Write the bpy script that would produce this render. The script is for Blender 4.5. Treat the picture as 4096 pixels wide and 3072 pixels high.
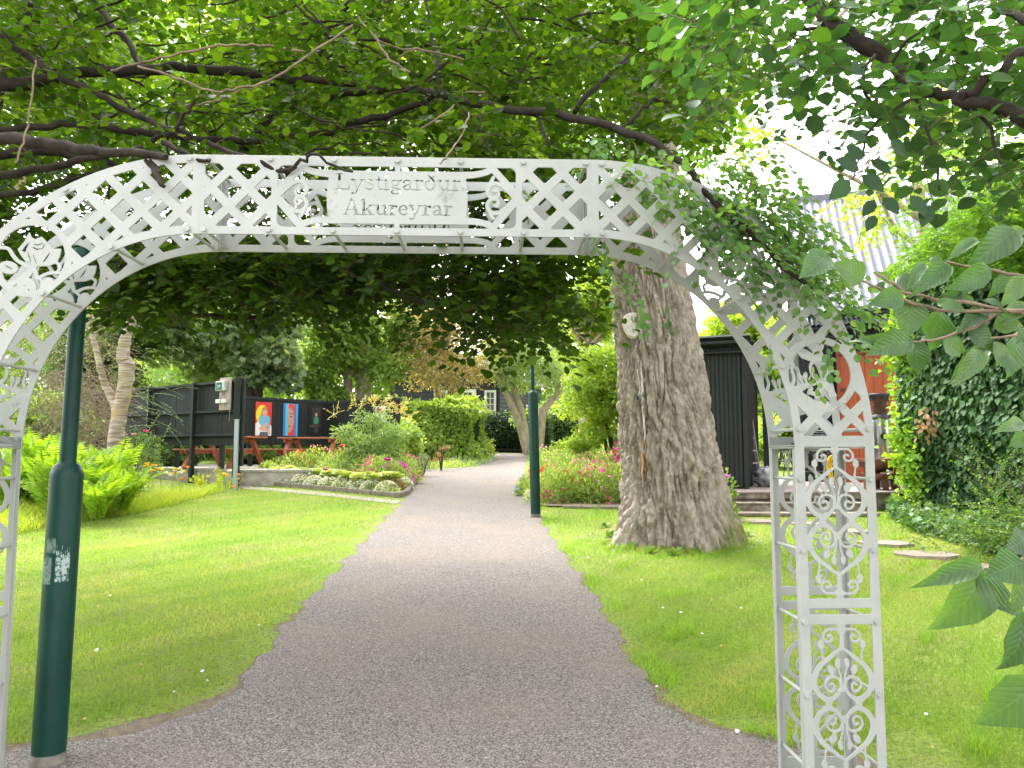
import bpy, math, random
import numpy as np
from mathutils import Vector, Matrix, noise
for o in list(bpy.data.objects): bpy.data.objects.remove(o)
SC = bpy.context.scene
COL = SC.collection
RD = random.Random(11)
RG = np.random.default_rng(11)
rad = math.radians
PI = math.pi
# ------------------------------------------------------------------ camera, sky, sun, exposure
EYE = 1.55
PITCH = rad(5.0)
FPX = 3076.0           # focal length in pixels of the 4096 px wide photograph
cd = bpy.data.cameras.new('camera'); cam = bpy.data.objects.new('camera', cd); COL.objects.link(cam)
cam.location = (0, 0, EYE); cam.rotation_euler = (rad(90) + PITCH, 0, 0)
cd.sensor_width = 36.0; cd.lens = 36.0 * FPX / 4096.0; cd.clip_start = 0.05; cd.clip_end = 1000
SC.camera = cam
SUN_EL, SUN_AZ = rad(60), rad(-35)      # azimuth from +Y towards +X
w = bpy.data.worlds.new('World'); SC.world = w; w.use_nodes = True
nt = w.node_tree; nt.nodes.clear()
sky = nt.nodes.new('ShaderNodeTexSky'); sky.sky_type = 'NISHITA'; sky.sun_disc = False
sky.sun_elevation = SUN_EL; sky.sun_rotation = SUN_AZ; sky.air_density = 1.0; sky.dust_density = 3.5; sky.ozone_density = 1.0
hs = nt.nodes.new('ShaderNodeHueSaturation'); hs.inputs['Saturation'].default_value = 0.12; hs.inputs['Value'].default_value = 1.7
bg = nt.nodes.new('ShaderNodeBackground'); bg.inputs['Strength'].default_value = 0.15
wo = nt.nodes.new('ShaderNodeOutputWorld')
nt.links.new(sky.outputs[0], hs.inputs['Color']); nt.links.new(hs.outputs[0], bg.inputs[0]); nt.links.new(bg.outputs[0], wo.inputs[0])
sl = bpy.data.lights.new('sun', 'SUN'); sl.energy = 1.7; sl.angle = rad(28); sl.color = (1.0, 0.96, 0.9)
so = bpy.data.objects.new('sun', sl); COL.objects.link(so)
sd = Vector((math.sin(SUN_AZ) * math.cos(SUN_EL), math.cos(SUN_AZ) * math.cos(SUN_EL), math.sin(SUN_EL)))
so.rotation_euler = sd.to_track_quat('Z', 'Y').to_euler(); so.location = (0, 0, 30)
SC.view_settings.view_transform = 'Standard'; SC.view_settings.look = 'None'
SC.view_settings.exposure = 2.05; SC.view_settings.gamma = 1.0; SC.view_settings.use_curve_mapping = False
SC.render.engine = 'CYCLES'
SC.cycles.max_bounces = 7; SC.cycles.diffuse_bounces = 4; SC.cycles.glossy_bounces = 2
SC.cycles.transmission_bounces = 5; SC.cycles.transparent_max_bounces = 4
SC.cycles.use_adaptive_sampling = True; SC.cycles.adaptive_threshold = 0.02
SC.cycles.use_denoising = True
SC.cycles.caustics_reflective = False; SC.cycles.caustics_refractive = False
SC.cycles.sample_clamp_indirect = 6.0

# ------------------------------------------------------------------ where a point of the photograph lies at a known distance
def ray(px, py):
    dx = (px - 2048) / FPX; dy = (1536 - py) / FPX
    return (dx, math.cos(PITCH) - dy * math.sin(PITCH), math.sin(PITCH) + dy * math.cos(PITCH))
def at(px, py, Y):
    d = ray(px, py); t = Y / d[1]
    return Vector((d[0] * t, Y, EYE + d[2] * t))
def gz(Y):                                # the ground climbs gently away from the arch
    if Y < 1: return 0.0
    if Y < 3: return .052 * (Y - 1) ** 2 / 4
    Y = min(Y, 42); return .052 * (Y - 2) + .013 * max(0, Y - 22)
def gza(Y):
    Y = np.asarray(Y, float)
    return np.where(Y < 1, 0, np.where(Y < 3, .013 * (Y - 1) ** 2, .052 * (np.minimum(Y, 42) - 2) + .013 * np.maximum(0, np.minimum(Y, 42) - 22)))
def G(px, py):
    d = ray(px, py); lo, hi = .3, 42.0
    for _ in range(50):
        m = (lo + hi) / 2
        if EYE + d[2] / d[1] * m > gz(m): lo = m
        else: hi = m
    return at(px, py, lo)
def base(px, Y):                          # ground point under screen column px at distance Y
    p = at(px, 1800, Y); return Vector((p.x, Y, gz(Y)))

# ------------------------------------------------------------------ materials
MATS = {}
def new_mat(name):
    m = bpy.data.materials.new(name); m.use_nodes = True; t = m.node_tree
    b = t.nodes['Principled BSDF']; return m, t, b
def N(t, k, **kw):
    n = t.nodes.new(k)
    for a, v in kw.items():
        if hasattr(n, a): setattr(n, a, v)
        else: n.inputs[a].default_value = v
    return n
def ramp(t, fac, stops):
    r = t.nodes.new('ShaderNodeValToRGB'); e = r.color_ramp.elements
    while len(e) < len(stops): e.new(.5)
    for x, (p, c) in zip(e, stops): x.position = p; x.color = (*c, 1)
    t.links.new(fac, r.inputs[0]); return r
def mat(name, col, rough=.6, col2=None, scale=8, bump=0, bscale=40, metal=0, stretch=None, detail=5, spec=.4, coat=0, lo=.35, hi=.65):
    if name in MATS: return MATS[name]
    m, t, b = new_mat(name)
    b.inputs['Roughness'].default_value = rough; b.inputs['Metallic'].default_value = metal
    b.inputs['Specular IOR Level'].default_value = spec
    if coat: b.inputs['Coat Weight'].default_value = coat; b.inputs['Coat Roughness'].default_value = .1
    tc = t.nodes.new('ShaderNodeTexCoord'); mp = t.nodes.new('ShaderNodeMapping')
    t.links.new(tc.outputs['Object'], mp.inputs[0])
    if stretch: mp.inputs['Scale'].default_value = stretch
    if col2 is None: col2 = tuple(c * .78 for c in col)
    n = N(t, 'ShaderNodeTexNoise'); n.inputs['Scale'].default_value = scale; n.inputs['Detail'].default_value = detail
    n.inputs['Roughness'].default_value = .62
    t.links.new(mp.outputs[0], n.inputs['Vector'])
    r = ramp(t, n.outputs[0], [(lo, col2), (hi, col)])
    t.links.new(r.outputs[0], b.inputs['Base Color'])
    if bump:
        n2 = N(t, 'ShaderNodeTexNoise'); n2.inputs['Scale'].default_value = bscale; n2.inputs['Detail'].default_value = 6
        t.links.new(mp.outputs[0], n2.inputs['Vector'])
        bp = N(t, 'ShaderNodeBump'); bp.inputs['Strength'].default_value = bump; bp.inputs['Distance'].default_value = .01
        t.links.new(n2.outputs[0], bp.inputs['Height']); t.links.new(bp.outputs[0], b.inputs['Normal'])
    MATS[name] = m; return m
def leafmat(name, c1, c2, c3, trans=.45, tcol=None, rough=.45, spec=.35, tb=2.2):
    """leaf colours vary from leaf to leaf (face attribute rnd); part of the light passes through"""
    if name in MATS: return MATS[name]
    m, t, b = new_mat(name)
    a = N(t, 'ShaderNodeAttribute'); a.attribute_name = 'rnd'
    r = ramp(t, a.outputs['Fac'], [(0, c1), (.5, c2), (1, c3)])
    t.links.new(r.outputs[0], b.inputs['Base Color'])
    b.inputs['Roughness'].default_value = rough; b.inputs['Specular IOR Level'].default_value = spec
    tr = t.nodes.new('ShaderNodeBsdfTranslucent')
    mm = N(t, 'ShaderNodeMix', data_type='RGBA', blend_type='MULTIPLY'); mm.inputs[0].default_value = 1
    t.links.new(r.outputs[0], mm.inputs[6]); mm.inputs[7].default_value = (*(tcol or (tb * 1.1, tb, tb * .35)), 1)
    t.links.new(mm.outputs[2], tr.inputs[0])
    mx = t.nodes.new('ShaderNodeMixShader'); mx.inputs[0].default_value = trans
    out = t.nodes['Material Output']
    t.links.new(b.outputs[0], mx.inputs[1]); t.links.new(tr.outputs[0], mx.inputs[2]); t.links.new(mx.outputs[0], out.inputs[0])
    MATS[name] = m; return m

# ------------------------------------------------------------------ objects and their custom properties
def tag(o, label=None, cat=None, group=None, kind=None):
    if label: o['label'] = label
    if cat: o['category'] = cat
    if group: o['group'] = group
    if kind: o['kind'] = kind
    return o
def thing(name, label, cat, loc=(0, 0, 0), rz=0, group=None):
    o = bpy.data.objects.new(name, None); COL.objects.link(o); o.empty_display_size = .1
    o.location = loc; o.rotation_euler = (0, 0, rz); return tag(o, label, cat, group)
def link(name, me, m=None, parent=None):
    o = bpy.data.objects.new(name, me); COL.objects.link(o)
    if m is not None:
        me.materials.clear()
        for x in (m if isinstance(m, (list, tuple)) else [m]): me.materials.append(x)
    if parent is not None: o.parent = parent
    return o
def local(parent, pts):                   # world points -> the parent's space (parents are unscaled)
    mi = (Matrix.Translation(parent.location) @ parent.rotation_euler.to_matrix().to_4x4()).inverted()
    return [mi @ Vector(p) for p in pts]

class MB:
    def __init__(s): s.v = []; s.f = []; s.m = []; s.sm = []
    def add(s, vs, fs, mi=0, smooth=False):
        k = len(s.v); s.v += [tuple(p) for p in vs]
        for f in fs: s.f.append([i + k for i in f]); s.m.append(mi); s.sm.append(smooth)
        return s
    def box(s, c, d, rot=None, mi=0, bev=0):
        x, y, z = d[0] / 2, d[1] / 2, d[2] / 2
        if bev <= 0:
            vs = [(a * x, b * y, e * z) for e in (-1, 1) for b in (-1, 1) for a in (-1, 1)]
            fs = [(0, 2, 3, 1), (4, 5, 7, 6), (0, 1, 5, 4), (2, 6, 7, 3), (0, 4, 6, 2), (1, 3, 7, 5)]
        else:
            import bmesh
            bm = bmesh.new(); bmesh.ops.create_cube(bm, size=1)
            for v in bm.verts: v.co = (v.co.x * d[0], v.co.y * d[1], v.co.z * d[2])
            bmesh.ops.bevel(bm, geom=bm.edges[:], offset=bev, segments=1, affect='EDGES', profile=.5)
            vs = [tuple(v.co) for v in bm.verts]; fs = [[v.index for v in f.verts] for f in bm.faces]; bm.free()
        M = Matrix.Identity(3) if rot is None else rot
        return s.add([M @ Vector(p) + Vector(c) for p in vs], fs, mi)
    def beam(s, a, b, wd, th, up=(0, 0, 1), mi=0, bev=0):       # bar from a to b
        a, b = Vector(a), Vector(b); d = (b - a); L = d.length; z = d.normalized(); u = Vector(up)
        x = u.cross(z)
        if x.length < 1e-4: x = Vector((1, 0, 0)).cross(z)
        x.normalize(); y = z.cross(x)
        return s.box((a + b) / 2, (wd, th, L), Matrix((x, y, z)).transposed(), mi, bev)
    def tube(s, pts, rs, n=8, mi=0, cap=True, smooth=True):
        pts = [Vector(p) for p in pts]; k = len(pts)
        if not hasattr(rs, '__len__'): rs = [rs] * k
        vs = []; fs = []; ref = None
        for i, p in enumerate(pts):
            d = (pts[min(i + 1, k - 1)] - pts[max(i - 1, 0)]); d = d.normalized() if d.length > 1e-9 else Vector((0, 0, 1))
            if ref is None: ref = Vector((1, 0, 0)) if abs(d.x) < .8 else Vector((0, 1, 0))
            x = (ref - d * ref.dot(d)).normalized(); ref = x; y = d.cross(x)
            for j in range(n):
                a = 2 * PI * j / n; vs.append(p + (x * math.cos(a) + y * math.sin(a)) * rs[i])
        for i in range(k - 1):
            for j in range(n): fs.append((i * n + j, i * n + (j + 1) % n, (i + 1) * n + (j + 1) % n, (i + 1) * n + j))
        s.add(vs, fs, mi, smooth)
        if cap: s.add(vs[:n], [list(range(n))[::-1]], mi); s.add(vs[-n:], [list(range(n))], mi)
        return s
    def lathe(s, prof, c=(0, 0, 0), n=24, mi=0, smooth=True, wob=None):
        vs = []; fs = []
        for i, (r, z) in enumerate(prof):
            for j in range(n):
                a = 2 * PI * j / n; rr = r * (wob(a, z) if wob else 1)
                vs.append((c[0] + rr * math.cos(a), c[1] + rr * math.sin(a), c[2] + z))
        for i in range(len(prof) - 1):
            for j in range(n): fs.append((i * n + j, i * n + (j + 1) % n, (i + 1) * n + (j + 1) % n, (i + 1) * n + j))
        s.add(vs, fs, mi, smooth)
        for k in (0, len(prof) - 1):
            if prof[k][0] > 1e-4: s.add(vs[k * n:(k + 1) * n], [list(range(n)) if k else list(range(n))[::-1]], mi)
        return s
    def prism(s, poly, a, b, mi=0):       # poly: list of 3D points, extruded by vector a->b
        n = len(poly); A = [Vector(p) + Vector(a) for p in poly]; B = [Vector(p) + Vector(b) for p in poly]
        return s.add(A + B, [list(range(n))[::-1], [n + i for i in range(n)]] + [(i, (i + 1) % n, n + (i + 1) % n, n + i) for i in range(n)], mi)
    def build(s, name, m, parent=None, smooth=None):
        me = bpy.data.meshes.new(name); me.from_pydata(s.v, [], s.f)
        ml = m if isinstance(m, (list, tuple)) else [m]
        for x in ml: me.materials.append(x)
        me.polygons.foreach_set('material_index', s.m)
        me.polygons.foreach_set('use_smooth', s.sm if smooth is None else [smooth] * len(s.f))
        me.update()
        o = bpy.data.objects.new(name, me); COL.objects.link(o)
        if parent is not None: o.parent = parent
        return o

# ------------------------------------------------------------------ fast meshes out of numpy arrays
def np_mesh(name, V, F, rnd=None, m=None, parent=None, smooth=False):
    V = np.asarray(V, np.float32).reshape(-1, 3); F = np.asarray(F, np.int32); k = F.shape[1]
    if parent is not None:
        mi = np.array((Matrix.Translation(parent.location) @ parent.rotation_euler.to_matrix().to_4x4()).inverted())
        V = V @ mi[:3, :3].T + mi[:3, 3]; V = V.astype(np.float32)
    me = bpy.data.meshes.new(name)
    me.vertices.add(len(V)); me.vertices.foreach_set('co', V.ravel())
    me.loops.add(F.size); me.loops.foreach_set('vertex_index', F.ravel())
    me.polygons.add(len(F)); me.polygons.foreach_set('loop_start', np.arange(0, F.size, k, dtype=np.int32))
    me.polygons.foreach_set('loop_total', np.full(len(F), k, np.int32))
    if smooth: me.polygons.foreach_set('use_smooth', np.ones(len(F), bool))
    me.update(calc_edges=True)
    if rnd is not None:
        a = me.attributes.new('rnd', 'FLOAT', 'FACE'); a.data.foreach_set('value', np.asarray(rnd, np.float32))
    return link(name, me, m, parent)
LEAF = {}
def _mk():
    def sym(rows, tip=1.0, fold=.25):     # rows: (t, halfwidth); midrib with two sides
        v = [(0, 0, 0)]; f = []
        for t, hw in rows: v += [(0, t, 0), (hw, t, fold * hw), (-hw, t, fold * hw)]
        v.append((0, tip, -.06)); L = len(v) - 1
        f += [(0, 2, 1), (0, 1, 3)]
        for i in range(len(rows) - 1):
            a = 1 + 3 * i; b = a + 3
            f += [(a, a + 1, b + 1), (a, b + 1, b), (a, b, b + 2), (a, b + 2, a + 2)]
        a = 1 + 3 * (len(rows) - 1); f += [(a, a + 1, L), (a, L, a + 2)]
        return np.array(v, float), np.array(f)
    LEAF['round'] = sym([(.22, .33), (.55, .42), (.85, .24)])
    LEAF['oval'] = sym([(.25, .27), (.55, .3), (.82, .16)])
    LEAF['big'] = sym([(.06, .16), (.16, .31), (.3, .4), (.45, .41), (.6, .35), (.75, .24), (.9, .1)], fold=.3)
    LEAF['slim'] = sym([(.35, .12), (.7, .1)])
    LEAF['quad'] = (np.array([(0, 0, 0), (.36, .5, .08), (0, 1, 0), (-.36, .5, .08)]), np.array([(0, 1, 2), (0, 2, 3)]))
    LEAF['needle'] = (np.array([(-.05, 0, 0), (.05, 0, 0), (0, 1, 0)]), np.array([(0, 1, 2)]))
    pts = [(0, 0), (.32, .02), (.5, .3), (.27, .45), (.3, .62), (0, 1), (-.3, .62), (-.27, .45), (-.5, .3), (-.32, .02)]
    v = [(0, .35, 0)] + [(x, y, .08 * abs(x)) for x, y in pts]
    LEAF['ivy'] = (np.array(v, float), np.array([(0, 1 + i, 1 + (i + 1) % 10) for i in range(10)]))
    pts = []
    for a, r in [(-90, .1), (-60, .42), (-35, .3), (-12, .62), (12, .36), (38, .66), (60, .4), (90, .75), (120, .4), (142, .66), (168, .36), (192, .62), (215, .3), (240, .42)]:
        pts.append((r * math.cos(rad(a)), .4 + r * math.sin(rad(a))))
    v = [(0, .35, 0)] + [(x, y, .1 * abs(x)) for x, y in pts]
    LEAF['maple'] = (np.array(v, float), np.array([(0, 1 + i, 1 + (i + 1) % 14) for i in range(14)]))
_mk()
def unit(a): return a / np.maximum(np.linalg.norm(a, axis=-1, keepdims=True), 1e-9)
def leaves(pos, d, nrm, size, kind='round', rnd=None):
    """arrays -> (V, F, R) for many leaves: pos base, d axis, nrm approximate normal"""
    T, TF = LEAF[kind]; n = len(pos)
    d = unit(d); x = unit(np.cross(d, nrm)); z = np.cross(x, d)
    s = np.asarray(size).reshape(-1, 1, 1) * np.ones((n, 1, 1))
    V = pos[:, None, :] + s * (x[:, None, :] * T[None, :, 0:1] + d[:, None, :] * T[None, :, 1:2] + z[:, None, :] * T[None, :, 2:3])
    F = TF[None] + (np.arange(n) * len(T))[:, None, None]
    if rnd is None: rnd = RG.random(n)
    return V.reshape(-1, 3), F.reshape(-1, 3), np.repeat(rnd, len(TF))
def cat(parts):
    V = []; F = []; R = []; k = 0
    for v, f, r in parts:
        V.append(v); F.append(f + k); R.append(r); k += len(v)
    return np.concatenate(V), np.concatenate(F), np.concatenate(R)
def segs(P0, P1, r0, r1, n=4):            # many thin tapering bars
    d = unit(P1 - P0); ref = np.where(np.abs(d[:, 2:3]) < .9, [[0, 0, 1.]], [[1., 0, 0]])
    x = unit(np.cross(d, ref)); y = np.cross(d, x); a = np.arange(n) * 2 * PI / n
    ring = x[:, None, :] * np.cos(a)[None, :, None] + y[:, None, :] * np.sin(a)[None, :, None]
    r0 = np.asarray(r0).reshape(-1, 1, 1) * np.ones((len(P0), 1, 1)); r1 = np.asarray(r1).reshape(-1, 1, 1) * np.ones((len(P0), 1, 1))
    V = np.concatenate([P0[:, None, :] + ring * r0, P1[:, None, :] + ring * r1], 1)
    q = []
    for j in range(n):
        k = (j + 1) % n; q += [(j, k, n + k), (j, n + k, n + j)]
    F = np.array(q)[None] + (np.arange(len(P0)) * 2 * n)[:, None, None]
    return V.reshape(-1, 3), F.reshape(-1, 3), np.zeros(len(P0) * len(q)) + .5
def sprays(O, D, L, m=9, size=.05, droop=.3, kind='round', r=.0022, jit=.25, flat=None):
    """leafy twigs: leaves stand alternately along each drooping twig. returns leaf arrays, twig arrays"""
    n = len(O); D = unit(D); L = np.asarray(L).reshape(-1, 1) * np.ones((n, 1))
    side = unit(np.cross(D, np.array([0, 0, 1.])) + RG.normal(0, .15, (n, 3)))
    upv = unit(np.cross(side, D))
    bend = side * RG.normal(0, .18, (n, 1))
    t = (np.arange(m) + .6) / m
    def P(tt): return O[:, None, :] + D[:, None, :] * (L[:, None, :] * tt[None, :, None]) + (bend[:, None, :] - np.array([0, 0, droop])) * L[:, None, :] * (tt[None, :, None] ** 2)
    pos = P(t); sg = np.where(np.arange(m) % 2 == 0, 1., -1.)[None, :, None]
    ld = D[:, None, :] * .55 + side[:, None, :] * sg * .8 - np.array([0, 0, .25]) + RG.normal(0, jit, (n, m, 3))
    ld[:, -1] = D + RG.normal(0, .2, (n, 3)) - np.array([0, 0, .3])
    ln = upv[:, None, :] + RG.normal(0, .35, (n, m, 3))
    sz = size * RG.uniform(.65, 1.15, (n, m))
    base_r = np.repeat(RG.random(n), m) * .5 + RG.random(n * m) * .5
    lv = leaves(pos.reshape(-1, 3), ld.reshape(-1, 3), ln.reshape(-1, 3), sz.reshape(-1), kind, base_r)
    tt = np.linspace(0, 1, 4); Q = P(tt)
    tw = segs(Q[:, :-1].reshape(-1, 3), Q[:, 1:].reshape(-1, 3), np.tile([r, r * .8, r * .6], n), np.tile([r * .8, r * .6, r * .35], n), 3)
    return lv, tw
# ================================================================== THE WHITE CUT-METAL ARCH
# every plate is drawn as a signed distance field, its outline traced and filled, so cut-outs are real holes
def sd_seg(X, Y, a, b, ra, rb=None):
    rb = ra if rb is None else rb
    dx, dy = b[0] - a[0], b[1] - a[1]; l2 = dx * dx + dy * dy + 1e-12
    t = np.clip(((X - a[0]) * dx + (Y - a[1]) * dy) / l2, 0, 1)
    return np.hypot(X - a[0] - t * dx, Y - a[1] - t * dy) - (ra + (rb - ra) * t)
def sd_line(X, Y, pts, ws):
    if not hasattr(ws, '__len__'): ws = [ws] * len(pts)
    d = 1e9
    for i in range(len(pts) - 1): d = np.minimum(d, sd_seg(X, Y, pts[i], pts[i + 1], ws[i], ws[i + 1]))
    return d
def smoothpts(pts, ws, k=5):              # Catmull-Rom through the points
    if not hasattr(ws, '__len__'): ws = [ws] * len(pts)
    P = [pts[0]] + list(pts) + [pts[-1]]; o = []; wo = []
    for i in range(1, len(P) - 2):
        for j in range(k):
            t = j / k; q = []
            for c in (0, 1):
                p0, p1, p2, p3 = P[i - 1][c], P[i][c], P[i + 1][c], P[i + 2][c]
                q.append(.5 * (2 * p1 + (p2 - p0) * t + (2 * p0 - 5 * p1 + 4 * p2 - p3) * t * t + (3 * p1 - p0 - 3 * p2 + p3) * t ** 3))
            o.append(tuple(q)); wo.append(ws[i - 1] * (1 - t) + ws[i] * t)
    return o + [pts[-1]], wo + [ws[-1]]
def sd_curve(X, Y, pts, ws, k=4):
    p, q = smoothpts(pts, ws, k); return sd_line(X, Y, p, q)
def sd_poly(X, Y, poly):
    d = np.full(X.shape, 1e9); s = np.ones(X.shape)
    n = len(poly)
    for i in range(n):
        a = poly[i]; b = poly[i - 1]; ex, ey = b[0] - a[0], b[1] - a[1]; wx, wy = X - a[0], Y - a[1]
        t = np.clip((wx * ex + wy * ey) / (ex * ex + ey * ey + 1e-12), 0, 1)
        d = np.minimum(d, (wx - ex * t) ** 2 + (wy - ey * t) ** 2)
        c1 = Y >= a[1]; c2 = Y < b[1]; c3 = ex * wy > ey * wx
        s = np.where((c1 & c2 & c3) | (~c1 & ~c2 & ~c3), -s, s)
    return s * np.sqrt(d)
def sd_box(X, Y, x0, y0, x1, y1, r=0):
    qx = np.abs(X - (x0 + x1) / 2) - (x1 - x0) / 2 + r; qy = np.abs(Y - (y0 + y1) / 2) - (y1 - y0) / 2 + r
    return np.hypot(np.maximum(qx, 0), np.maximum(qy, 0)) + np.minimum(np.maximum(qx, qy), 0) - r
def sd_ell(X, Y, c, rx, ry, rot=0):
    x, y = X - c[0], Y - c[1]; ca, sa = math.cos(rot), math.sin(rot); u, v = x * ca + y * sa, -x * sa + y * ca
    return (np.sqrt((u / rx) ** 2 + (v / ry) ** 2) - 1) * min(rx, ry)
U, I, MX = np.minimum, np.maximum, np.maximum
def trace(f, x0, y0, h):
    """marching squares on grid f (negative = metal) -> closed loops of points"""
    ny, nx = f.shape; ins = f < 0
    c = ins[:-1, :-1] * 1 + ins[:-1, 1:] * 2 + ins[1:, 1:] * 4 + ins[1:, :-1] * 8
    nxt = {}; pts = {}
    def ep(kind, i, j):
        k = (kind, i, j)
        if k not in pts:
            if kind == 0: a, b = f[i, j], f[i, j + 1]; t = a / (a - b); pts[k] = (x0 + (j + t) * h, y0 + i * h)
            else: a, b = f[i, j], f[i + 1, j]; t = a / (a - b); pts[k] = (x0 + j * h, y0 + (i + t) * h)
        return k
    tb = {1: [(3, 0)], 2: [(0, 1)], 3: [(3, 1)], 4: [(1, 2)], 5: [(3, 0), (1, 2)], 6: [(0, 2)], 7: [(3, 2)], 8: [(2, 3)], 9: [(2, 0)],
          10: [(0, 1), (2, 3)], 11: [(2, 1)], 12: [(1, 3)], 13: [(1, 0)], 14: [(0, 3)]}
    for i, j in zip(*np.nonzero((c > 0) & (c < 15))):
        e = [(0, i, j), (1, i, j + 1), (0, i + 1, j), (1, i, j)]
        for a, b in tb[int(c[i, j])]: nxt[ep(*e[a])] = ep(*e[b])
    loops = []
    while nxt:
        k0, k = nxt.popitem(); L = [k0]
        while k != k0 and k in nxt: L.append(k); k = nxt.pop(k)
        if len(L) > 5: loops.append([pts[q] for q in L])
    return loops
def simp(L, tol):
    n = len(L); P = np.array(L); far = int(np.argmax(((P - P[0]) ** 2).sum(1)))
    def dp(a, b):
        keep = [a]; st = [(a, b)]; res = {a, b}
        while st:
            i, j = st.pop()
            if j - i < 2: continue
            Q = P[i + 1:j]; d = P[j % n] - P[i]; l = np.hypot(*d) + 1e-12
            dist = np.abs((Q[:, 0] - P[i][0]) * d[1] - (Q[:, 1] - P[i][1]) * d[0]) / l
            k = int(np.argmax(dist))
            if dist[k] > tol: res.add(i + 1 + k); st += [(i, i + 1 + k), (i + 1 + k, j)]
        return res
    s = sorted((dp(0, far) | dp(far, n)) - {n})
    return [L[i] for i in s]
def plate(name, fn, x0, y0, x1, y1, h=.0016, th=.006, tol=.0004, bev=.0008):
    xs = np.arange(x0 - 3 * h, x1 + 3.5 * h, h); ys = np.arange(y0 - 3 * h, y1 + 3.5 * h, h)
    X, Y = np.meshgrid(xs, ys); f = fn(X, Y) + 1e-7
    f[0, :] = f[-1, :] = 1; f[:, 0] = f[:, -1] = 1
    cu = bpy.data.curves.new(name, 'CURVE'); cu.dimensions = '2D'; cu.fill_mode = 'BOTH'; cu.extrude = th / 2; cu.bevel_depth = bev; cu.bevel_resolution = 0
    for L in trace(f, xs[0], ys[0], h):
        L = simp(L, tol)
        if len(L) < 3: continue
        sp = cu.splines.new('POLY'); sp.points.add(len(L) - 1); sp.use_cyclic_u = True
        sp.points.foreach_set('co', [c for p in L for c in (p[0], p[1], 0, 1)])
    o = bpy.data.objects.new(name, cu); COL.objects.link(o)
    dg = bpy.context.evaluated_depsgraph_get(); me = bpy.data.meshes.new_from_object(o.evaluated_get(dg))
    bpy.data.objects.remove(o); bpy.data.curves.remove(cu); me.name = name
    for v in me.vertices: v.co = (v.co.x, v.co.z, v.co.y)      # stand the plate up: local x, thickness y, height z
    me.flip_normals(); return me
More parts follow.
